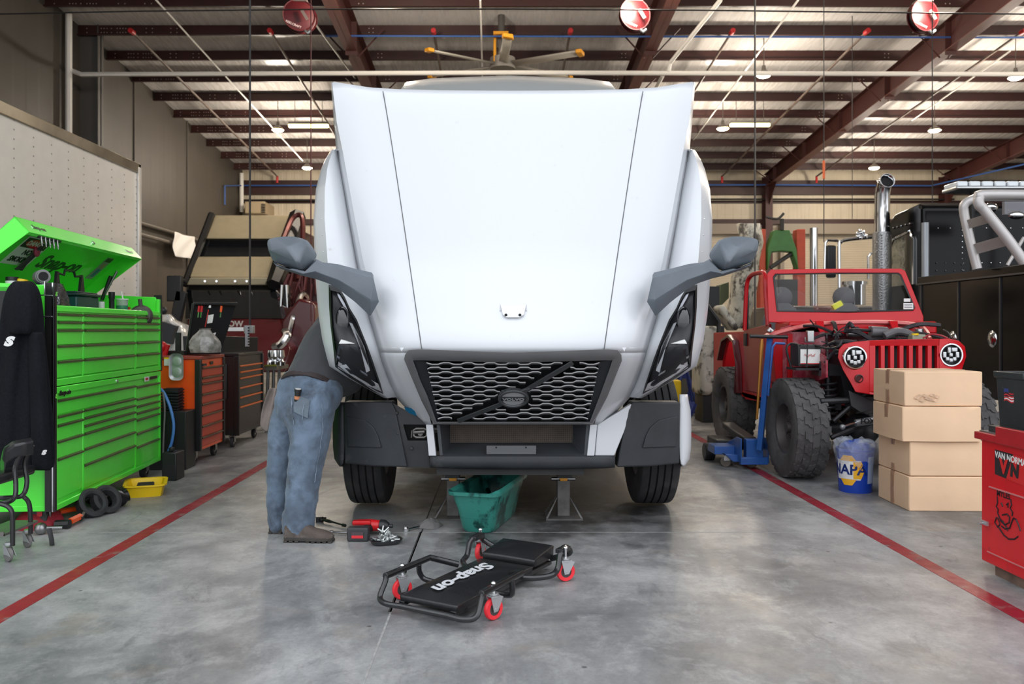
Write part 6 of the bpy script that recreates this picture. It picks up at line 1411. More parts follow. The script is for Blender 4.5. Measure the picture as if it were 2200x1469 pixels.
for i, (r_, z) in enumerate(((.150, .27), (.160, .30), (.168, .35), (.165, .39), (.14, .42), (.10, .43), (.04, .415))):
    rows.append([Vector((r_*math.cos(k*math.pi/16)*(1+.06*math.sin(k*2.1+i)), r_*math.sin(k*math.pi/16)*(1+.06*math.cos(k*1.7+i)), z+.02*math.sin(k*1.3+i*.7)-(.02*(k % 3) if i == 0 else 0))) for k in range(32)])
m.grid(rows, closed=True); o = m.build('bucket_bag', mat('clear_film', C(222,230,242), .10, alpha=.28, coat=1, bump=1, bscale=30), smooth=25); o.location = bk.location; tag(o, 'clear crumpled plastic bag draped over the rim of the blue bucket', 'bag')
m = MB(); 
for i in range(7): a = i*.9; m.sph((2.96+.07*math.cos(a), 6.98+.07*math.sin(a), .36+.02*math.sin(i*2)), (.06, .06, .05), 10, 6)
tag(m.build('rags', mat('blue_rags', C(60,90,180), .9, bump=.5)), 'blue rags heaped inside the blue bucket under the clear bag', 'rags')
# =============== CARDBOARD BOXES ===============
CB = mat('cardboard', C(222,188,154), .8, var=.06, vscale=2.5, bump=.15, bscale=8, dirt=C(150,116,84), dscale=3.2, dlo=.62, dhi=.82)
TP = mat('packing_tape', C(168,132,106), .35, var=.15, vscale=30)
labs = ('bottom cardboard box of the stack of four by the red cabinet', 'second cardboard box from the bottom of the stack of four', 'third cardboard box from the bottom, with a bulging lower edge', 'top cardboard box of the stack of four, smudged on its front')
offs = ((.02, .0, .00), (.025, .005, .01), (-.03, -.012, -.012), (-.02, -.005, .01))
zb = 0
for i in range(4):
    h = .255; ox, oy, rz_ = offs[i]
    t = thing('cardboard_box', labs[i], 'box', (3.30+ox, 6.46+oy, zb), rz_-.03, 'stack of cardboard boxes')
    hx, hy = .285, .27
    m = MB(); n = 8; random.seed(i+40)
    def bulge(u, v, k): return .008*math.sin(u*math.pi)*math.sin(v*math.pi)*k
    grids = []
    for (o_, a, b, nn) in (((-hx,-hy,0), (2*hx,0,0), (0,0,h), (0,-1,0)), ((hx,-hy,0), (0,2*hy,0), (0,0,h), (1,0,0)), ((hx,hy,0), (-2*hx,0,0), (0,0,h), (0,1,0)), ((-hx,hy,0), (0,-2*hy,0), (0,0,h), (-1,0,0)), ((-hx,-hy,h), (2*hx,0,0), (0,2*hy,0), (0,0,.4)), ((-hx,hy,0), (2*hx,0,0), (0,-2*hy,0), (0,0,0))):
        o_, a, b, nn = map(Vector, (o_, a, b, nn)); k = random.uniform(.5, 1.6)
        m.grid([[o_+a*(u/n)+b*(v/n)+nn*bulge(u/n, v/n, k)+nn*(.012*math.sin(u/n*math.pi)**2*(1-v/n)**2 if i == 2 else 0) for u in range(n+1)] for v in range(n+1)])
    o = m.build('carton', CB, t, world=False, smooth=40)
    bm = bmesh.new(); bm.from_mesh(o.data); bmesh.ops.remove_doubles(bm, verts=bm.verts, dist=.0015); bmesh.ops.recalc_face_normals(bm, faces=bm.faces); bm.to_mesh(o.data); bm.free(); o.data.set_sharp_from_angle(angle=R(40))
    o.modifiers.new('b', 'BEVEL').width = .006
    m = MB(); m.bb((-hx-.0075, -.03, 0.004), (-hx+.002, .03, h-.004)); m.bb((-hx, -.03, h), (hx, .03, h+.0035)); m.build('tape', TP, t, world=False)
    m = MB(); m.bb((-hx-.006, -.0015, .01), (-hx-.0078, .0015, h-.01)); m.build('flap_seam', mat('cardboard_gap', C(120,86,58), .9), t, world=False)
    if i == 3:
        m = MB()
        for q in range(9): x = -.2+q*.018; z = .06+.02*math.sin(q*2.4); m.prism([(x-.02, -hy-.0105, z), (x+.012, -hy-.0108, z-.01), (x+.024, -hy-.0108, z+.006), (x, -hy-.0105, z+.016)], (0, .0008, 0))
        m.build('smudge', mat('smudge_dark', C(196,164,136), .9, var=.3, vscale=30), t, world=False)
    zb += h+.0045
# =============== RED LATHE CABINET (right edge) ===============
rc = thing('red_cabinet', 'red steel machine cabinet with black lettering plate and a line drawing at the right edge', 'cabinet', (2.70, 4.28, 0))
RC = mat('cabinet_red', C(206,24,32), .38, coat=.2, var=.08, vscale=4, dirt=C(150,40,44), dscale=10, dlo=.62, dhi=.78)
RCD = mat('cabinet_red_trim', C(170,26,34), .45, var=.15)
m = MB(); m.bb((2.69, 3.2, .06), (3.45, 4.68, .74)); m.build('body', RC, rc, bev=.006)
m = MB(); m.bb((2.72, 3.25, 0), (3.4, 4.6, .06)); m.build('plinth', mat('plinth_grime', C(110,88,76), .8, var=.4, vscale=12), rc)
m = MB(); m.bb((2.665, 3.18, .735), (3.47, 4.71, .775)); m.bb((2.66, 3.2, .735), (2.69, 4.5, .825)); m.build('top_frame', RCD, rc, bev=.004)
m = MB(); m.bb((2.69, 3.2, .775), (3.45, 4.70, .782)); m.build('top_plate', mat('top_plate_grey', C(116,110,108), .5, .3, var=.2), rc)
m = MB(); m.bb((2.683, 3.2, .48), (2.69, 4.6, .487)); m.bb((2.685, 3.2, .12), (2.69, 4.62, .126)); m.build('door_edge', mat('worn_edge', C(196,120,118), .5), rc)
m = MB(); m.tube([P(2120, 1122, 4.62), P(2103, 1124, 4.60)], .007, 8); m.box(P(2116, 1123, 4.6), (.012, .05, .022)); m.build('door_handle', ZNC, rc)
SD = lambda y, z, x=2.6895: frame(Vector((x, y, z)), (0, -1, 0), (0, 0, 1))
def fy(px): return 2.69*F/(px-VX)
def sdp(px, py, e=0): y = fy(px); return Vector((2.689-e, y, HZ-(py-VY)*y/F))
m = MB(); m.prism([sdp(2138, 965), sdp(2230, 990), sdp(2230, 1055), sdp(2138, 1018)], (-.001, 0, 0)); m.mi = 1; m.prism([sdp(2178, 976, .0015), sdp(2230, 990, .0015), sdp(2230, 1055, .0015), sdp(2163, 1028, .0015)], (-.0006, 0, 0))
m.mi = 2; m.mesh(txt('VAN NORMAN', .047, .0004, 0, .0014, .95), SD(4.395, .664, 2.6865) @ Matrix.Rotation(R(-2), 4, 'Z'))
m.mi = 1; m.mesh(txt('V', .10, .0004, 0, .006, 1.0), SD(4.47, .612, 2.686)); m.mi = 0; m.mesh(txt('N', .09, .0004, .1, .006, 1.0), SD(4.375, .606, 2.6855))
m.build('maker_plate', [mat('plate_black', C(44,38,40), .4), mat('plate_red', C(206,40,40), .4), WHT], rc)
m = MB(); me = txt('MYLES', .042, .0004, 0, .0014)
m.mesh(me, SD(4.475, .462, 2.6885))
def stroke(pts, w=.0045): m.tube([sdp(x, y, .0) for x, y in pts], w, 6)
# generic marker drawing: figure with folded arms
for st in ([(2143, 1066), (2144, 1080), (2141, 1088), (2145, 1094)], [(2172, 1072), (2174, 1084), (2171, 1092), (2176, 1100), (2175, 1108)], [(2145, 1094), (2144, 1102), (2149, 1114), (2156, 1122)], [(2152, 1080), (2155, 1088)], [(2163, 1084), (2167, 1080), (2166, 1090)], [(2154, 1106), (2164, 1104), (2170, 1111), (2169, 1122), (2160, 1127), (2154, 1118)], [(2141, 1112), (2138, 1122), (2144, 1132), (2149, 1126), (2145, 1114), (2141, 1112)], [(2146, 1132), (2158, 1150), (2168, 1158), (2180, 1158), (2188, 1152)], [(2152, 1130), (2160, 1136), (2170, 1134), (2174, 1122), (2178, 1113), (2184, 1116), (2190, 1130), (2193, 1140)], [(2150, 1118), (2162, 1130), (2166, 1140)]): stroke(st)
m.build('marker_drawing', mat('marker_black', C(40,20,24), .5), rc)
tb = thing('waste_bin', 'black square plastic bin with a flag sticker on top of the red cabinet', 'bin', (2.86, 4.5, .782))
m = MB()
def sqr(h, z, y=0): return [Vector((x*h, q*h+y, z)) for x, q in ((-1,-1), (1,-1), (1,1), (-1,1))]
m.grid([sqr(.105, .0), sqr(.12, .30), sqr(.132, .30), sqr(.134, .335), sqr(.124, .335), sqr(.11, .02)], closed=True); m.add(sqr(.11, .02), [(0,1,2,3)]); m.build('bin_body', mat('bin_black', C(42,46,46), .45, var=.2, dirt=C(120,120,118), dscale=40, dlo=.66, dhi=.72), tb, world=False, bev=.01)
m = MB(); m.bb((-.15, -.15, 0), (.15, .15, .035)); m.build('bin_base', mat('bin_base', C(52,50,50), .5), tb, world=False, bev=.004)
FS = mat('flag_white', C(232,228,226), .5); m = MB()
fx = lambda u, v, e=0: Vector((-.118-e*.001+0, .055-u*.085, .175+v*.095+.006*math.sin(u*6)))
# placed on the face turned to the aisle (-x)
m.grid([[fx(k/8, j/2) for k in range(9)] for j in range(3)]); m.mi = 1
for s_ in range(0, 7, 1): v0 = s_/6.5; m.grid([[fx(k/8, v0, 1) for k in range(9)], [fx(k/8, v0+.075, 1) for k in range(9)]])
m.mi = 2; m.grid([[fx(k/8, v, 2) for k in range(5)] for v in (.48, 1.0)]); m.build('flag_sticker', [FS, mat('flag_red', C(196,40,50), .5), mat('flag_blue', C(50,60,120), .5)], tb, world=False)
# =============== BLACK SERVICE TRUCK (right) ===============
BP = mat('black_gloss_paint', C(9,9,11), .16, spec=.22)
bt_ = thing('service_truck', 'glossy black truck with tall sleeper and silver tube rack, right of the red car', 'truck', (6.6, 9.5, 0))
m = MB(); m.prism([(5.6, y, z) for y, z in ((11.1, 1.2), (11.1, 2.96), (11.2, 3.03), (11.9, 2.98), (12.25, 2.80), (12.3, 2.6), (12.3, 1.2))], (2.5, 0, 0)); m.build('sleeper', BP, bt_, bev=.05, seg=4)
m = MB(); m.bb((5.56, 6.0, .55), (5.62, 11.05, 1.93)); m.bb((5.62, 6.0, .55), (8.1, 11.05, 1.9)); m.bb((5.6, 11.05, .6), (8.1, 12.9, 1.15)); m.build('side_boxes', BP, bt_, bev=.01)
m = MB(); m.bb((5.52, 6.0, 1.93), (8.15, 11.08, 2.03)); m.build('deck_rail', BP, bt_, bev=.01)
m = MB(); m.bb((5.50, 6.0, 1.925), (5.53, 11.09, 1.945)); m.bb((5.545, 11.03, .6), (5.56, 11.06, 1.93)); m.cyl((5.57, 11.08, 1.1), (5.57, 11.08, 1.95), .03, n=8)
for y in (10.15, 9.3, 8.4): m.bb((5.545, y-.012, .6), (5.56, y+.012, 1.92))
m.build('door_seam', mat('seam_grey', C(90,90,92), .3, .8), bt_)
m = MB()
for px in (2045, 2130): y = 5.55*F/(px-VX); m.sph((5.56, y, HZ-(728-VY)*y/F), (.03, .085, .10), 16, 10)
m.build('round_latch', CHR, bt_)
m = MB(); m.cyl((5.62, 11.07, 2.0), (5.62, 11.07, 2.75), .045, n=12); m.build('corner_light_tube', mat('tube_grey', C(170,175,180), .3, .3), bt_)
m = MB()
for i in range(14): m.sph((5.8+.16*i, 11.095, 2.68), .012, 6, 4)
for i in range(9): m.sph((6.12, 11.095, 2.05+.075*i), .012, 6, 4)
for i in range(9):
    for z in (2.12, 2.22): m.sph((5.78+.12*i, 11.095, z), .012, 6, 4)
m.build('rivets', CHR, bt_)
m = MB(); ring_ = lambda e, x: [(x, y, z) for y, z in ((11.32+e, 1.95), (11.32+e, 2.55-e), (11.40+e, 2.68-e), (11.9-e, 2.62-e), (12.02-e, 2.5-e), (12.02-e, 1.95))]
m.tube(ring_(0, 5.585), .02, 6); m.build('window_trim', CHR, bt_); m = MB(); m.prism([Vector(p) for p in ring_(.02, 5.59)], (.02, 0, 0)); m.build('side_window', mat('mirror_window', C(190,185,170), .06, .9, bump=.25, bscale=4), bt_)
m = MB()
for i in range(5): m.sph((5.59, 11.42+.12*i, 2.78), .016, 6, 4)
m.build('marker_rivet', CHR, bt_)
# headache rack
rk = part('tube_rack', bt_); SV = mat('silver_tube', C(196,192,190), .4, .3)
m = MB(); m.tube(arc([P(2100, 578, 9.5), P(2085, 520, 9.55), P(2072, 462, 9.6), P(2072, 440, 9.6), P(2090, 428, 9.6), P(2120, 424, 9.7), P(2300, 424, 9.7)], 5), .05, 12); m.build('rear_hoop', SV, rk)
m = MB(); m.tube(arc([P(2215, 585, 8.9), P(2170, 520, 8.95), P(2118, 455, 9.0), P(2104, 440, 9.0), P(2104, 424, 9.0), P(2122, 418, 9.0), P(2300, 420, 9.0)], 5), .055, 12); m.build('front_hoop', SV, rk)
m = MB(); m.prism([P(2080, 472, 9.5), P(2118, 460, 9.1), P(2128, 478, 9.1), P(2086, 490, 9.5)], (0, .03, 0)); m.prism([P(2090, 525, 9.5), P(2150, 508, 9.1), P(2163, 528, 9.1), P(2098, 546, 9.5)], (0, .03, 0)); m.build('rack_plate', mat('rack_plate', C(176,172,168), .45, .3), rk)
m = MB(); m.tube([P(2200, 510, 9.6), P(2164, 570, 9.6)], .02, 8); m.build('stay_rod', SV, rk)
m = MB(); m.bb((P(2153, 0, 10).x, 9.95, P(0, 462, 10).z), (P(2260, 0, 10).x, 10.0, P(0, 433, 10).z)); m.build('grey_panel', mat('panel_pale_grey', C(150,150,156), .4), rk)
m = MB(); m.sph(P(2184, 462, 9.8), (.10, .05, .05), 12, 8); m.sph(P(2128, 446, 10.2), (.09, .05, .06), 12, 8); m.build('work_lamp', CHR, rk)
# light bar
lb = thing('light_bar', 'white and clear emergency light bar mounted high over the black truck', 'light bar', P(2120, 405, 10.2))
m = MB(); a, b = P(2036, 413, 10.2), P(2300, 404, 10.2); m.bb((a.x, 10.0, a.z), (b.x, 10.35, b.z)); m.build('base', ALU, lb, bev=.02)
m = MB()
for i in range(8): x = P(2046+i*27, 0, 10.1); m.bb((x.x, 9.99, P(0, 407, 10.2).z), (x.x+.13, 10.3, P(0, 395, 10.2).z))
m.build('lens', mat('clear_lens', C(225,232,236), .15, coat=1), lb, bev=.015)
m = MB(); m.bb((a.x+.02, 10.02, P(0, 408, 10.2).z), (b.x, 10.3, P(0, 397, 10.2).z)); m.build('lens_core', mat('lens_core_grey', C(120,125,130), .4), lb)
m = MB(); m.cyl((a.x+.3, 10.2, 2.9), (a.x+.3, 10.2, a.z), .03, n=8); m.cyl((a.x+1.6, 10.2, 2.0), (a.x+1.6, 10.2, a.z), .03, n=8); m.cyl((a.x+.3, 10.2, 2.0), (a.x+.3, 10.2, 3.0), .03, n=8); m.build('light_bar_post', BLK, lb)
for y in (7.6, 12.3): 
    for x in (5.95, 7.8): tyre((x, y, .5), .5, .3, TRT, MATS['truck_rim'], bt_)
# exhaust stack
ex = thing('exhaust_stack', 'tall chrome exhaust stack with a perforated guard, left of the black sleeper', 'exhaust pipe', P(1895, 700, 11.75))
q = P(1895, 392, 11.75)
m = MB(); m.tube([(q.x, 11.75, 0.0), (q.x, 11.75, q.z-.45), (q.x, 11.74, q.z-.15), (q.x, 11.67, q.z-.02), (q.x, 11.58, q.z)], .098, 28, cap=False); m.build('pipe', CHR, ex, solid=.008)
m = MB(); m.cyl((q.x, 11.68, q.z-.04), (q.x, 11.64, q.z-.03), .09, n=24); m.build('pipe_bore', DRK, ex)
m = MB(); m.lathe((q.x, 11.75, 0), (0,0,1), [(.12, 1.0), (.125, 1.02), (.125, 2.68), (.12, 2.7)], 28)
for i in range(26):
    for s in (-1, 1): m.box((q.x-.02+s*.04, 11.63, 1.7+i*.038), (.022, .01, .012))
m.build('heat_guard', mat('guard_steel', C(150,150,150), .3, .95, bump=.4, bscale=60), ex)
# second tractor behind the red car: chrome mirror, air cleaner, stack
t2 = thing('parked_tractor', 'dark tractor unit with chrome stack, air cleaner and mirror frame behind the red car', 'truck', (5.6, 15.5, 0))
m = MB(); m.bb((4.9, 14.6, .6), (7.4, 16.8, 1.75)); m.bb((5.0, 13.3, .6), (7.2, 14.6, 1.35)); m.build('body', mat('tractor_dark', C(40,36,36), .3, coat=.5), t2, bev=.08)
m = MB(); q = P(1748, 0, 15); m.tube([(q.x, 15, .8), (q.x, 15, P(0, 490, 15).z)], .07, 14)
q = P(1834, 0, 14.2); m.cyl((q.x, 14.2, P(0, 655, 14.2).z), (q.x, 14.2, P(0, 612, 14.2).z), .19, n=20); m.cyl((q.x, 14.2, P(0, 612, 14.2).z), (q.x, 14.2, P(0, 605, 14.2).z), .22, n=20)
m.tube([P(1772, 580, 14), P(1773, 522, 14), P(1778, 516, 14), P(1800, 517, 14)], .022, 8); m.tube(arc([P(1804, 640, 14), P(1803, 530, 14), P(1806, 521, 14), P(1820, 515, 14), P(1878, 509, 14)], 4), .03, 8); m.tube([P(1866, 600, 13.9), P(1865, 552, 13.9), P(1870, 545, 13.9), P(1880, 543, 13.9)], .02, 8); m.build('chrome_parts', CHR, t2)
m = MB(); a, b = P(1774, 597, 14), P(1795, 527, 14); m.bb((a.x, 13.95, a.z), (b.x, 14.03, b.z)); m.build('mirror_head', BLK, t2, bev=.03)
random.seed(2); m = MB()
for i in range(16): m.sph(P(1853+random.uniform(-12, 8), 502+random.uniform(-9, 9), 14), random.uniform(.02, .045), 8, 6)
m.build('chrome_horn', CHR, t2)
for y in (13.9, 16.1):
    for x in (5.1, 7.1): tyre((x, y, .5), .5, .3, TRT, MATS['truck_rim'], t2)
# green and orange gantry machine
gm_ = thing('press_machine', 'green yoke between two orange posts standing behind the red car', 'machine', P(1680, 700, 20))
m = MB()
for a_, b_ in ((1633, 1646), (1712, 1731)): a, b = P(a_, 492, 20), P(b_, 0, 20); m.bb((a.x, 20, 0), (b.x, 20.3, a.z))
m.build('post', mat('post_orange_red', C(170,66,40), .6, var=.15), gm_, bev=.02)
m = MB(); m.prism([P(1664, 494, 19.9), P(1697, 494, 19.9), P(1712, 535, 19.9), P(1716, 580, 19.9), P(1702, 541, 19.9), P(1680, 539, 19.9), P(1658, 541, 19.9), P(1650, 580, 19.9), P(1650, 532, 19.9)], (0, .3, 0)); m.build('green_yoke', mat('machine_green', C(54,104,44), .5, var=.1), gm_, bev=.02)
m = MB(); m.cyl(P(1680, 494, 19.9), P(1680, 470, 19.9), .05, n=8); m.tube(arc([P(1646, 466, 20), P(1670, 470, 20), P(1684, 458, 20)]), .03, 6); m.bb((P(1646, 0, 20).x, 20.0, 0), (P(1714, 0, 20).x, 20.2, P(0, 600, 20).z)); m.tube([P(1655, 575, 20), P(1700, 545, 20)], .05, 6); m.build('black_framework', mat('machine_dark', C(40,38,36), .6), gm_)
# pale dirty machine left of the red car
pm_ = thing('old_truck_chassis', 'dirty white stripped vehicle and engine parts left of the red car', 'vehicle', P(1560, 800, 12))
DW = mat('dirty_white', C(186,182,168), .6, var=.2, vscale=4, dirt=C(60,56,50), dscale=5, dlo=.5, dhi=.6)
m = MB()
rows = []
for y, a, b in ((480, 1588, 1632), (520, 1590, 1634), (560, 1584, 1630), (600, 1574, 1626), (640, 1568, 1618), (680, 1562, 1612), (705, 1560, 1606)):
    rows.append([P(lerp(a, b, k/6)+3*math.sin(y*.1+k), y, 14.5-.3*math.sin(k/6*math.pi)) for k in range(7)])
m.grid(rows); m.build('white_body_shell', DW, pm_, solid=.06, smooth=60)
m = MB(); m.prism([P(1543, 662, 12.5), P(1556, 652, 12.5), P(1590, 705, 12.5), P(1580, 712, 12.5)], (0, .5, 0)); m.prism([P(1505, 700, 12), P(1545, 700, 12), P(1552, 800, 12), P(1530, 850, 12), P(1505, 850, 12)], (0, .6, 0)); m.build('white_casting', DW, pm_, bev=.06, seg=3)
m = MB(); m.bb((P(1506, 0, 13).x, 13, P(0, 700, 13).z), (P(1546, 0, 13).x, 13.5, P(0, 615, 13).z)); m.prism([P(1546, 700, 12), P(1556, 700, 12), P(1562, 850, 12), P(1550, 850, 12)], (0, .3, 0)); m.tube([P(1520, 656, 11.9), P(1545, 690, 11.9), P(1540, 760, 11.9)], .03, 6); m.bb((P(1500, 0, 14).x, 14.6, .0), (P(1600, 0, 14).x, 16.5, 1.0)); m.bb((P(1512, 0, 12).x, 12.05, 0), (P(1540, 0, 12).x, 12.55, .6)); m.build('dark_parts', mat('dark_machine', C(34,36,36), .6), pm_)
m = MB(); m.prism([P(1548, 612, 15), P(1566, 606, 15), P(1566, 640, 15), P(1546, 660, 15)], (0, .3, 0)); m.build('olive_tank', mat('olive_paint', C(92,100,70), .6), pm_)
# blue jack stands / yellow jack in the right background
for i, (px, dd, lab) in enumerate(((1470, 13.2, 'left one of the tall blue jack stands behind the truck bumper'), (1500, 13.8, 'right one of the tall blue jack stands behind the truck bumper'))):
    b = P(px, 0, dd); zt = P(0, 792, dd).z; t = thing('jack_stand', lab, 'jack stand', (b.x, dd, 0), 0, 'blue jack stands')
    m = MB()
    for a in (-1, 1):
        for c in (-1, 1): m.tube([(a*.2, c*.18, 0), (a*.04, c*.04, zt-.05)], .022, 6)
    m.bb((-.18, -.16, .12), (.18, .16, .14)); m.bb((-.05, -.05, zt-.15), (.05, .05, zt)); m.build('frame', mat('stand_blue', C(32,50,120), .5), t, world=False)
    m = MB(); m.bb((-.09, -.05, zt), (.09, .05, zt+.03)); m.build('saddle', STL, t, world=False)
m = MB(); b = P(1454, 0, 12.5); m.bb((b.x-.1, 12.5, 0), (b.x+.1, 12.8, .25)); m.bb((b.x-.06, 12.5, .25), (b.x+.07, 12.7, .58)); tag(m.build('bottle_jack', YEL, bev=.02), 'yellow machine part beside the blue jack stands', 'jack')
m = MB(); b = P(1515, 870, 9.6); random.seed(8)
for i in range(8): c = Vector((b.x+random.uniform(-.25, .3), 11.0+random.uniform(-.3, .3), .06)); m.cyl(c, c+Vector((random.uniform(-.2, .2), .1, random.choice((0, 0, .3)))), .06, n=10)
tag(m.build('blue_hoist', mat('stand_blue', C(32,50,120), .5)), 'cluster of blue lifting gear on the floor left of the rear tyre', 'lifting gear')

# =============== ROOF EQUIPMENT ===============
PIP = mat('white_pipe', C(238,232,222), .5); BPI = mat('blue_pipe', C(60,96,160), .4, .2); DKC = mat('dark_cable', C(36,32,32), .6)
RHD = mat('sprinkler_red', C(190,30,34), .5)
for i, px in enumerate((285, 582, 932, 1225, 1572, 1861, 2196)):
    x = (px-VX)*19.95/F; z = lambda y: ZR(y)-.42
    lab = ('sprinkler pipe under the roof, %s' % ('leftmost of the seven red-tipped lines', 'second red-tipped line from the left', 'red-tipped line just left of the ceiling fan', 'red-tipped line just right of the ceiling fan', 'red-tipped line left of the right hose reel', 'red-tipped line running above the exhaust stack', 'red-tipped line at the right edge')[i])
    t = thing('sprinkler_pipe', lab, 'pipe', (x, 26, 8), 0, 'sprinkler branch lines')
    m = MB(); m.cyl((x, 19.95, z(19.95)), (x, 32.9, z(32.9)), .032, n=8); m.build('pipe', mat('pipe_dull', C(104,88,78), .5, var=.2), t)
    m = MB(); m.cyl((x, 19.82, z(19.95)), (x, 20.0, z(19.95)), .06, n=12); m.cyl((x, 32.9, z(32.9)+.02), (x, 32.9, z(32.9)-.25), .045, n=8); m.build('red_end_cap', RHD, t)
def pipe(name, pts, r, mt, lab, cat='pipe', n=8): m = MB(); m.tube([Vector(p) for p in pts], r, n); return tag(m.build(name, mt), lab, cat)
pipe('water_main', [P(150, 150, 19.9), P(175, 160, 19.6), P(1100, 156, 19.6), P(2400, 160, 19.6)], .055, PIP, 'white pipe running across the whole roof below the beams')
pipe('downpipe', [P(148, 30, 19.75), P(148, 420, 19.75), (P(148, 0, 19.75).x, 19.75, 0)], .075, PIP, 'thick white vertical pipe on the left wall')
pipe('downpipe', [P(519, 372, 33.0), P(519, 455, 33.0)], .08, PIP, 'white vertical pipe in the far left corner above the air conditioner')
pipe('conduit_pipe', [P(1548, 0, 17.6), P(1440, 135, 19.5), P(1436, 157, 19.6)], .05, PIP, 'white pipe slanting down to the cross pipe right of the fan')
pipe('conduit_pipe', [P(1424, 162, 19.7), P(1396, 215, 22)], .05, PIP, 'short white pipe below the cross pipe above the raised hood')
pipe('air_line', [P(700, 77, 19.7), P(2400, 81, 19.7)], .024, BPI, 'long blue air pipe across the roof')
pipe('air_line', [P(483, 440, 31.1), P(483, 399, 31.1), P(521, 398.5, 33.1), P(900, 398, 33), P(1650, 397, 33), P(2000, 399, 33), P(2300, 330, 27)], .03, BPI, 'blue air pipe along the top of the rear wall')
pipe('fire_line', [P(520, 430, 33.2), P(1100, 428, 33.2), P(2050, 428, 33.2)], .035, DKC, 'thin dark pipe along the rear wall below the blue line')
pipe('door_cable', [P(-40, 31, 15), P(300, 24, 15), P(700, 20, 15), P(1100, 19.5, 15), P(1500, 22, 15), P(2240, 31, 15)], .014, DKC, 'thin dark sagging cable across the top of the bay', 'cable', 6)
for a, b, lab in (((335, 0, 18), (650, 345, 30), 'cable run slanting between the first two sprinkler lines'), ((640, 0, 17), (770, 178, 24), 'pale conduit slanting beside the left hose reel'), ((1032, 0, 17), (1037, 185, 24), 'pale conduit just left of the ceiling fan'), ((1715, 0, 17), (1490, 300, 29), 'pale conduit slanting between the fan and the big rafter'), ((2170, 110, 19), (1960, 258, 26), 'thin pale cable beside the right roof lamp')):
    pipe('conduit', [P(*a), P(*b)], .022, PIP, lab, 'conduit', 6)
for px, y0, y1, d, lab, mt in ((537, -60, 706, 9.6, 'dark vertical cable carrying the control box on the left', DKC), (668, 60, 690, 12.5, 'dark red vertical hose hanging behind the left mirror', mat('dark_red_hose', C(90,20,24), .5)), (1622, -40, 700, 11.2, 'grey vertical cable hanging left of the red car', mat('cable_grey', C(70,64,60), .5)), (2003, 145, 440, 13.5, 'dark vertical cable hanging above the black sleeper', DKC), (1831, 285, 470, 20, 'thin cable hanging right of the big rafter column', DKC), (1770, 350, 520, 16, 'thin orange-topped cord hanging above the red windshield', DKC)):
    pipe('hanging_cable', [(P(px, 0, d).x, d, ZR(d)-.01), P(px, y1, d)], .012 if d < 12 else .009, mt, lab, 'cable', 6)
m = MB(); m.cyl(P(1770, 345, 16), P(1770, 384, 16), .025, n=6); tag(m.build('cord_end', mat('orange_cord', C(230,110,60), .5)), 'orange cord section hanging below the roof near the right columns', 'cord')
cbx = thing('pendant_control', 'grey pendant control box with a slotted metal strip on the hanging cable', 'control box', P(536, 720, 9.6))
m = MB(); a, b = P(526, 716, 9.6), P(546, 699, 9.6); m.bb((a.x, 9.56, a.z), (b.x, 9.64, b.z)); m.build('box', mat('box_grey', C(150,150,148), .4, .3), cbx, bev=.006); m = MB(); a, b = P(530, 744, 9.6), P(538, 700, 9.6); m.bb((a.x, 9.54, a.z), (b.x, 9.56, b.z)); m.mi = 1
for i in range(7): c = P(534, 704+i*6, 9.535); m.box(c, (.018, .006, .014))
m.build('slotted_strip', [ZNC, DRK], cbx)
# hose reels
HR = mat('reel_red', C(74,8,14), .45)
for px, py, lab in ((645, 36, 'dark red hose reel under the roof above the left side of the raised hood'), (1363, 34, 'dark red hose reel under the roof right of the ceiling fan'), (1982, 36, 'dark red hose reel under the roof at the right, in front of the big rafter')):
    q = P(px, py, 16.2); t = thing('hose_reel', lab, 'hose reel', q, 0, 'ceiling hose reels'); s = -1 if px < 700 else 1
    m = MB()
    for o_ in (-.09, .09): m.lathe((0, o_, 0), (.25, -1, 0), [(0, 0), (.29, 0), (.31, -.01), (.31, .015), (.29, .01)], 32)
    m.build('side_disc', HR, t, world=False)
    m = MB(); m.lathe((0, 0, 0), (.25, -1, 0), [(.24, -.08), (.24, .08)], 28); m.lathe((0, 0, 0), (.25, -1, 0), [(.27, -.03), (.285, 0), (.27, .03)], 28); m.build('wound_hose', mat('hose_dark', C(30,26,26), .5), t, world=False)
    m = MB(); m.box((.12, -.15, -.02), (.06, .04, .2), (0, -.55, 0)); m.bb((-.1, -.02, .25), (-.06, .02, 1.66)); m.bb((-.15, -.12, .26), (.15, .12, .30)); m.build('bracket', mat('reel_bracket', C(120,108,102), .4, .2), t, world=False)
    m = MB(); m.mesh(txt('REELCRAFT', .06, .001, 0, .001), frame((-.10, -.125, -.19), (.9, .2, -.35), (0, 0, 1))); m.build('reel_lettering', mat('reel_white', C(205,180,178), .5), t, world=False)
    m = MB(); m.tube([(.1, -.05, -.28), (.16, -.05, -.33), (.22, -.05, -.28)], .03, 8); m.build('hose_guide', ALU, t, world=False)
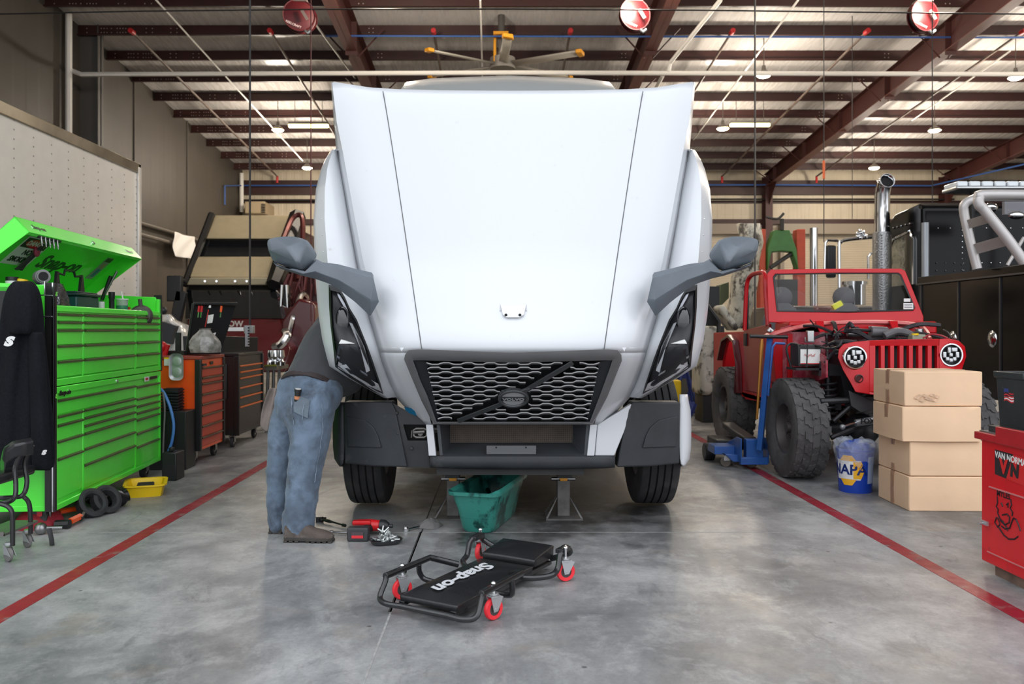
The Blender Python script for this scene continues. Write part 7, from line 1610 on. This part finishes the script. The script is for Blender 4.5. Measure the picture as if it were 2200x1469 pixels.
# ceiling fan
cf = thing('ceiling_fan', 'large six-blade ceiling fan with yellow blade tips above the raised hood', 'fan', P(1080, 140, 20))
h = P(1080, 140, 20); FB = mat('fan_blade', C(176,168,154), .45, .2)
tips = [(1104, 80), (920, 105), (908, 160), (1062, 172), (1212, 176), (1253, 123)]
m = MB(); m.cyl(h+Vector((0,0,.16)), h-Vector((0,0,.1)), .30, n=24); m.cyl(h+Vector((0,0,.5)), h+Vector((0,0,.16)), .14, n=16); m.build('hub', mat('fan_grey', C(130,124,116), .5, .3), cf)
m = MB(); m.tube([P(1080, 132, 20), P(1078, 100, 20), P(1077, 70, 20), P(1077, 5, 20)], [.09, .16, .08, .08], 12); m.box(P(1079, 90, 20), (.3, .25, .35)); m.box(P(1077, 4, 20), (.7, .5, .2)); m.build('motor_rod', mat('fan_motor', C(96,92,88), .45, .4, var=.2), cf)
m = MB(); 
for x in (1063, 1087): m.cyl(P(x, 132, 19.8), P(x, 74, 19.8), .035, n=6)
m.bb((P(1060, 0, 19.8).x, 19.7, P(0, 76, 19.8).z), (P(1092, 0, 19.8).x, 20.1, P(0, 70, 19.8).z)); m.build('yellow_yoke', mat('fan_yellow', C(222,150,24), .5), cf)
angs = [R(a) for a in (-70, 160, 205, 115, 30-0, -10)]
for k in range(6):
    a = R(-87+60*k); u = Vector((math.cos(a), math.sin(a), 0)); v = Vector((-u.y, u.x, 0)); b = part('blade', cf); L0 = 1.95; zz = Vector((0, 0, .0))
    m = MB(); rows = [[h+u*r_+v*w+Vector((0, 0, -w*.25)) for w in (-.10, -.04, .04, .10)] for r_ in (.2, 1.0, L0)]
    m.grid(rows); m.build('blade_panel', FB, b, solid=.04); m = MB(); c = h+u*(L0+.05); m.prism([c-u*.09+v*-.13+Vector((0,0,.06)), c+u*.05+v*-.11+Vector((0,0,.06)), c+u*.05+v*.11+Vector((0,0,.03)), c-u*.09+v*.13+Vector((0,0,.02))], (0, 0, -.09)); m.build('blade_tip', MATS['fan_yellow'], b, bev=.02)
# high-bay lamps
WL_ = mat('lamp_glow', C(255,225,170), .5, emit=C(255,228,178), estr=45); LH = mat('lamp_reflector', C(110,104,96), .4, .4)
def roofd(px, py, drop): 
    # distance at which a point hung `drop` below the roof appears on that row
    k = (VY-py)/F; return (10.49-drop-HZ)/(k+.0833)
for px, py, lab in ((597, 276, 'round warm roof lamp left of the tube light, upper left'), (660, 358, 'round warm roof lamp low at the left, near the truck hood'), (1553, 273, 'round warm roof lamp just left of the right tube light'), (2008, 277, 'round warm roof lamp right of the big rafter'), (1878, 358, 'round warm roof lamp just above the exhaust stack'), (1641, 158, 'round warm roof lamp seen small above the white cross pipe'), (2182, 163, 'round warm roof lamp at the upper right edge')):
    d = roofd(px, py, 1.0); q = P(px, py, d); t = thing('high_bay_lamp', lab, 'lamp', q, 0, 'high bay roof lamps')
    m = MB(); m.lathe((0,0,0), (0,0,1), [(.17, -.04), (.14, .03), (.06, .08), (.04, .20), (0, .20)], 20); m.cyl((0,0,.2), (0,0,.95), .012, n=6); m.build('reflector', LH, t, world=False)
    m = MB(); m.lathe((0,0,0), (0,0,1), [(0, -.10), (.12, -.09), (.175, -.05), (.15, .0), (0, .0)], 20); m.build('lens', WL_, t, world=False)
    ld_ = bpy.data.lights.new('lamp_light', 'POINT'); ld_.energy = LAMP; ld_.color = (1, .90, .77); ld_.shadow_soft_size = .25; lo = bpy.data.objects.new('lamp_light', ld_); COL.objects.link(lo); lo.location = (0, 0, -.36); lo.parent = t
for px, py, lab in ((663, 270, 'long yellowish tube light behind the left edge of the hood'), (1611, 268, 'long yellowish tube light right of the hood')):
    d = roofd(px, py, .9); q = P(px, py, d); t = thing('tube_light', lab, 'lamp', q, 0, 'tube lights'); w = 43*d/F*.98
    m = MB(); m.bb((-w, -.1, .03), (w, .1, .10)); m.cyl((-w*.7, 0, .1), (-w*.7, 0, .84), .01, n=6); m.cyl((w*.7, 0, .1), (w*.7, 0, .84), .01, n=6); m.build('housing', LH, t, world=False)
    m = MB(); m.bb((-w, -.06, -.05), (w, .06, .03)); m.build('tube', mat('tube_glow', C(255,228,160), .5, emit=C(255,226,150), estr=9), t, world=False)
# unseen lamps added above the frame to brighten the front of the ceiling
for x, y, lab in ((-2.2, 15.6, 'added unseen roof lamp above the frame, over the left bay'), (2.6, 15.6, 'added unseen roof lamp above the frame, over the middle bay'), (8.2, 15.6, 'added unseen roof lamp above the frame, over the red car'), (14.0, 15.6, 'added unseen roof lamp above the frame, over the black truck')):
    t = thing('high_bay_lamp', lab, 'lamp', (x, y, ZR(y)-1.25), 0, 'added front roof lamps')
    m = MB(); m.lathe((0,0,0), (0,0,1), [(.17, -.04), (.14, .03), (.06, .08), (.04, .20), (0, .20)], 20); m.cyl((0,0,.2), (0,0,1.2), .012, n=6); m.build('reflector', LH, t, world=False)
    m = MB(); m.lathe((0,0,0), (0,0,1), [(0, -.10), (.12, -.09), (.175, -.05), (.15, .0), (0, .0)], 20); m.build('lens', WL_, t, world=False)
    ld_ = bpy.data.lights.new('lamp_light', 'POINT'); ld_.energy = LAMP*1.25; ld_.color = (1, .90, .77); ld_.shadow_soft_size = .25; lo = bpy.data.objects.new('lamp_light', ld_); COL.objects.link(lo); lo.location = (0, 0, -.36); lo.parent = t

# ---- pieces that stand apart become parts of their own
def split_apart(o, gap=.012):
    me = o.data; n = len(me.vertices); par = list(range(n))
    def find(a):
        while par[a] != a: par[a] = par[par[a]]; a = par[a]
        return a
    for p in me.polygons:
        vs = p.vertices; r = find(vs[0])
        for v in vs[1:]: par[find(v)] = r
    isl = {}
    for p in me.polygons: isl.setdefault(find(p.vertices[0]), []).append(p.index)
    cl = []
    for fs in isl.values():
        vs = {v for f in fs for v in me.polygons[f].vertices}; cs = [me.vertices[v].co for v in vs]
        cl.append([[min(c[i] for c in cs) for i in range(3)], [max(c[i] for c in cs) for i in range(3)], list(fs)])
    merged = True
    while merged:
        merged = False
        for i in range(len(cl)):
            for j in range(i+1, len(cl)):
                a, b = cl[i], cl[j]
                if all(a[0][k]-gap <= b[1][k] and b[0][k]-gap <= a[1][k] for k in range(3)):
                    cl[i] = [[min(a[0][k], b[0][k]) for k in range(3)], [max(a[1][k], b[1][k]) for k in range(3)], a[2]+b[2]]; del cl[j]; merged = True; break
            if merged: break
    if len(cl) < 2: return
    for c in cl:
        ids = sorted({v for f in c[2] for v in me.polygons[f].vertices}); mp = {v: i for i, v in enumerate(ids)}
        nm = bpy.data.meshes.new(o.name.split('.')[0]); nm.from_pydata([tuple(me.vertices[v].co) for v in ids], [], [[mp[v] for v in me.polygons[f].vertices] for f in c[2]])
        for x in me.materials: nm.materials.append(x)
        for p, f in zip(nm.polygons, c[2]): p.material_index = me.polygons[f].material_index; p.use_smooth = True
        nm.set_sharp_from_angle(angle=R(38))
        q = o.copy(); q.data = nm; q.name = o.name.split('.')[0]; COL.objects.link(q); q.parent = o.parent
    bpy.data.objects.remove(o)
NAMES = ('corner_post', 'side_fairing', 'inner_fender', 'chrome_trim', 'coil_spring', 'seat', 'leg', 'rear_fender_lip', 'post', 'hinge_bracket', 'rack_plate', 'work_lamp', 'light_bar_post', 'round_latch', 'belt_loop', 'eye', 'marker_lamp', 'bolt_hole', 'badge_hole', 'sport_bar', 'oily_parts', 'chrome_parts', 'side_disc', 'lip_nameplate', 'fittings', 'machine_parts', 'white_casting', 'dark_parts', 'orange_arm', 'black_arm', 'gas_strut', 'worktop', 'frame_hanger', 'headlight_ring', 'sticker', 'magnet')
for o in [o for o in scene.objects if o.type == 'MESH' and o.parent and o.name.split('.')[0] in NAMES]: split_apart(o)
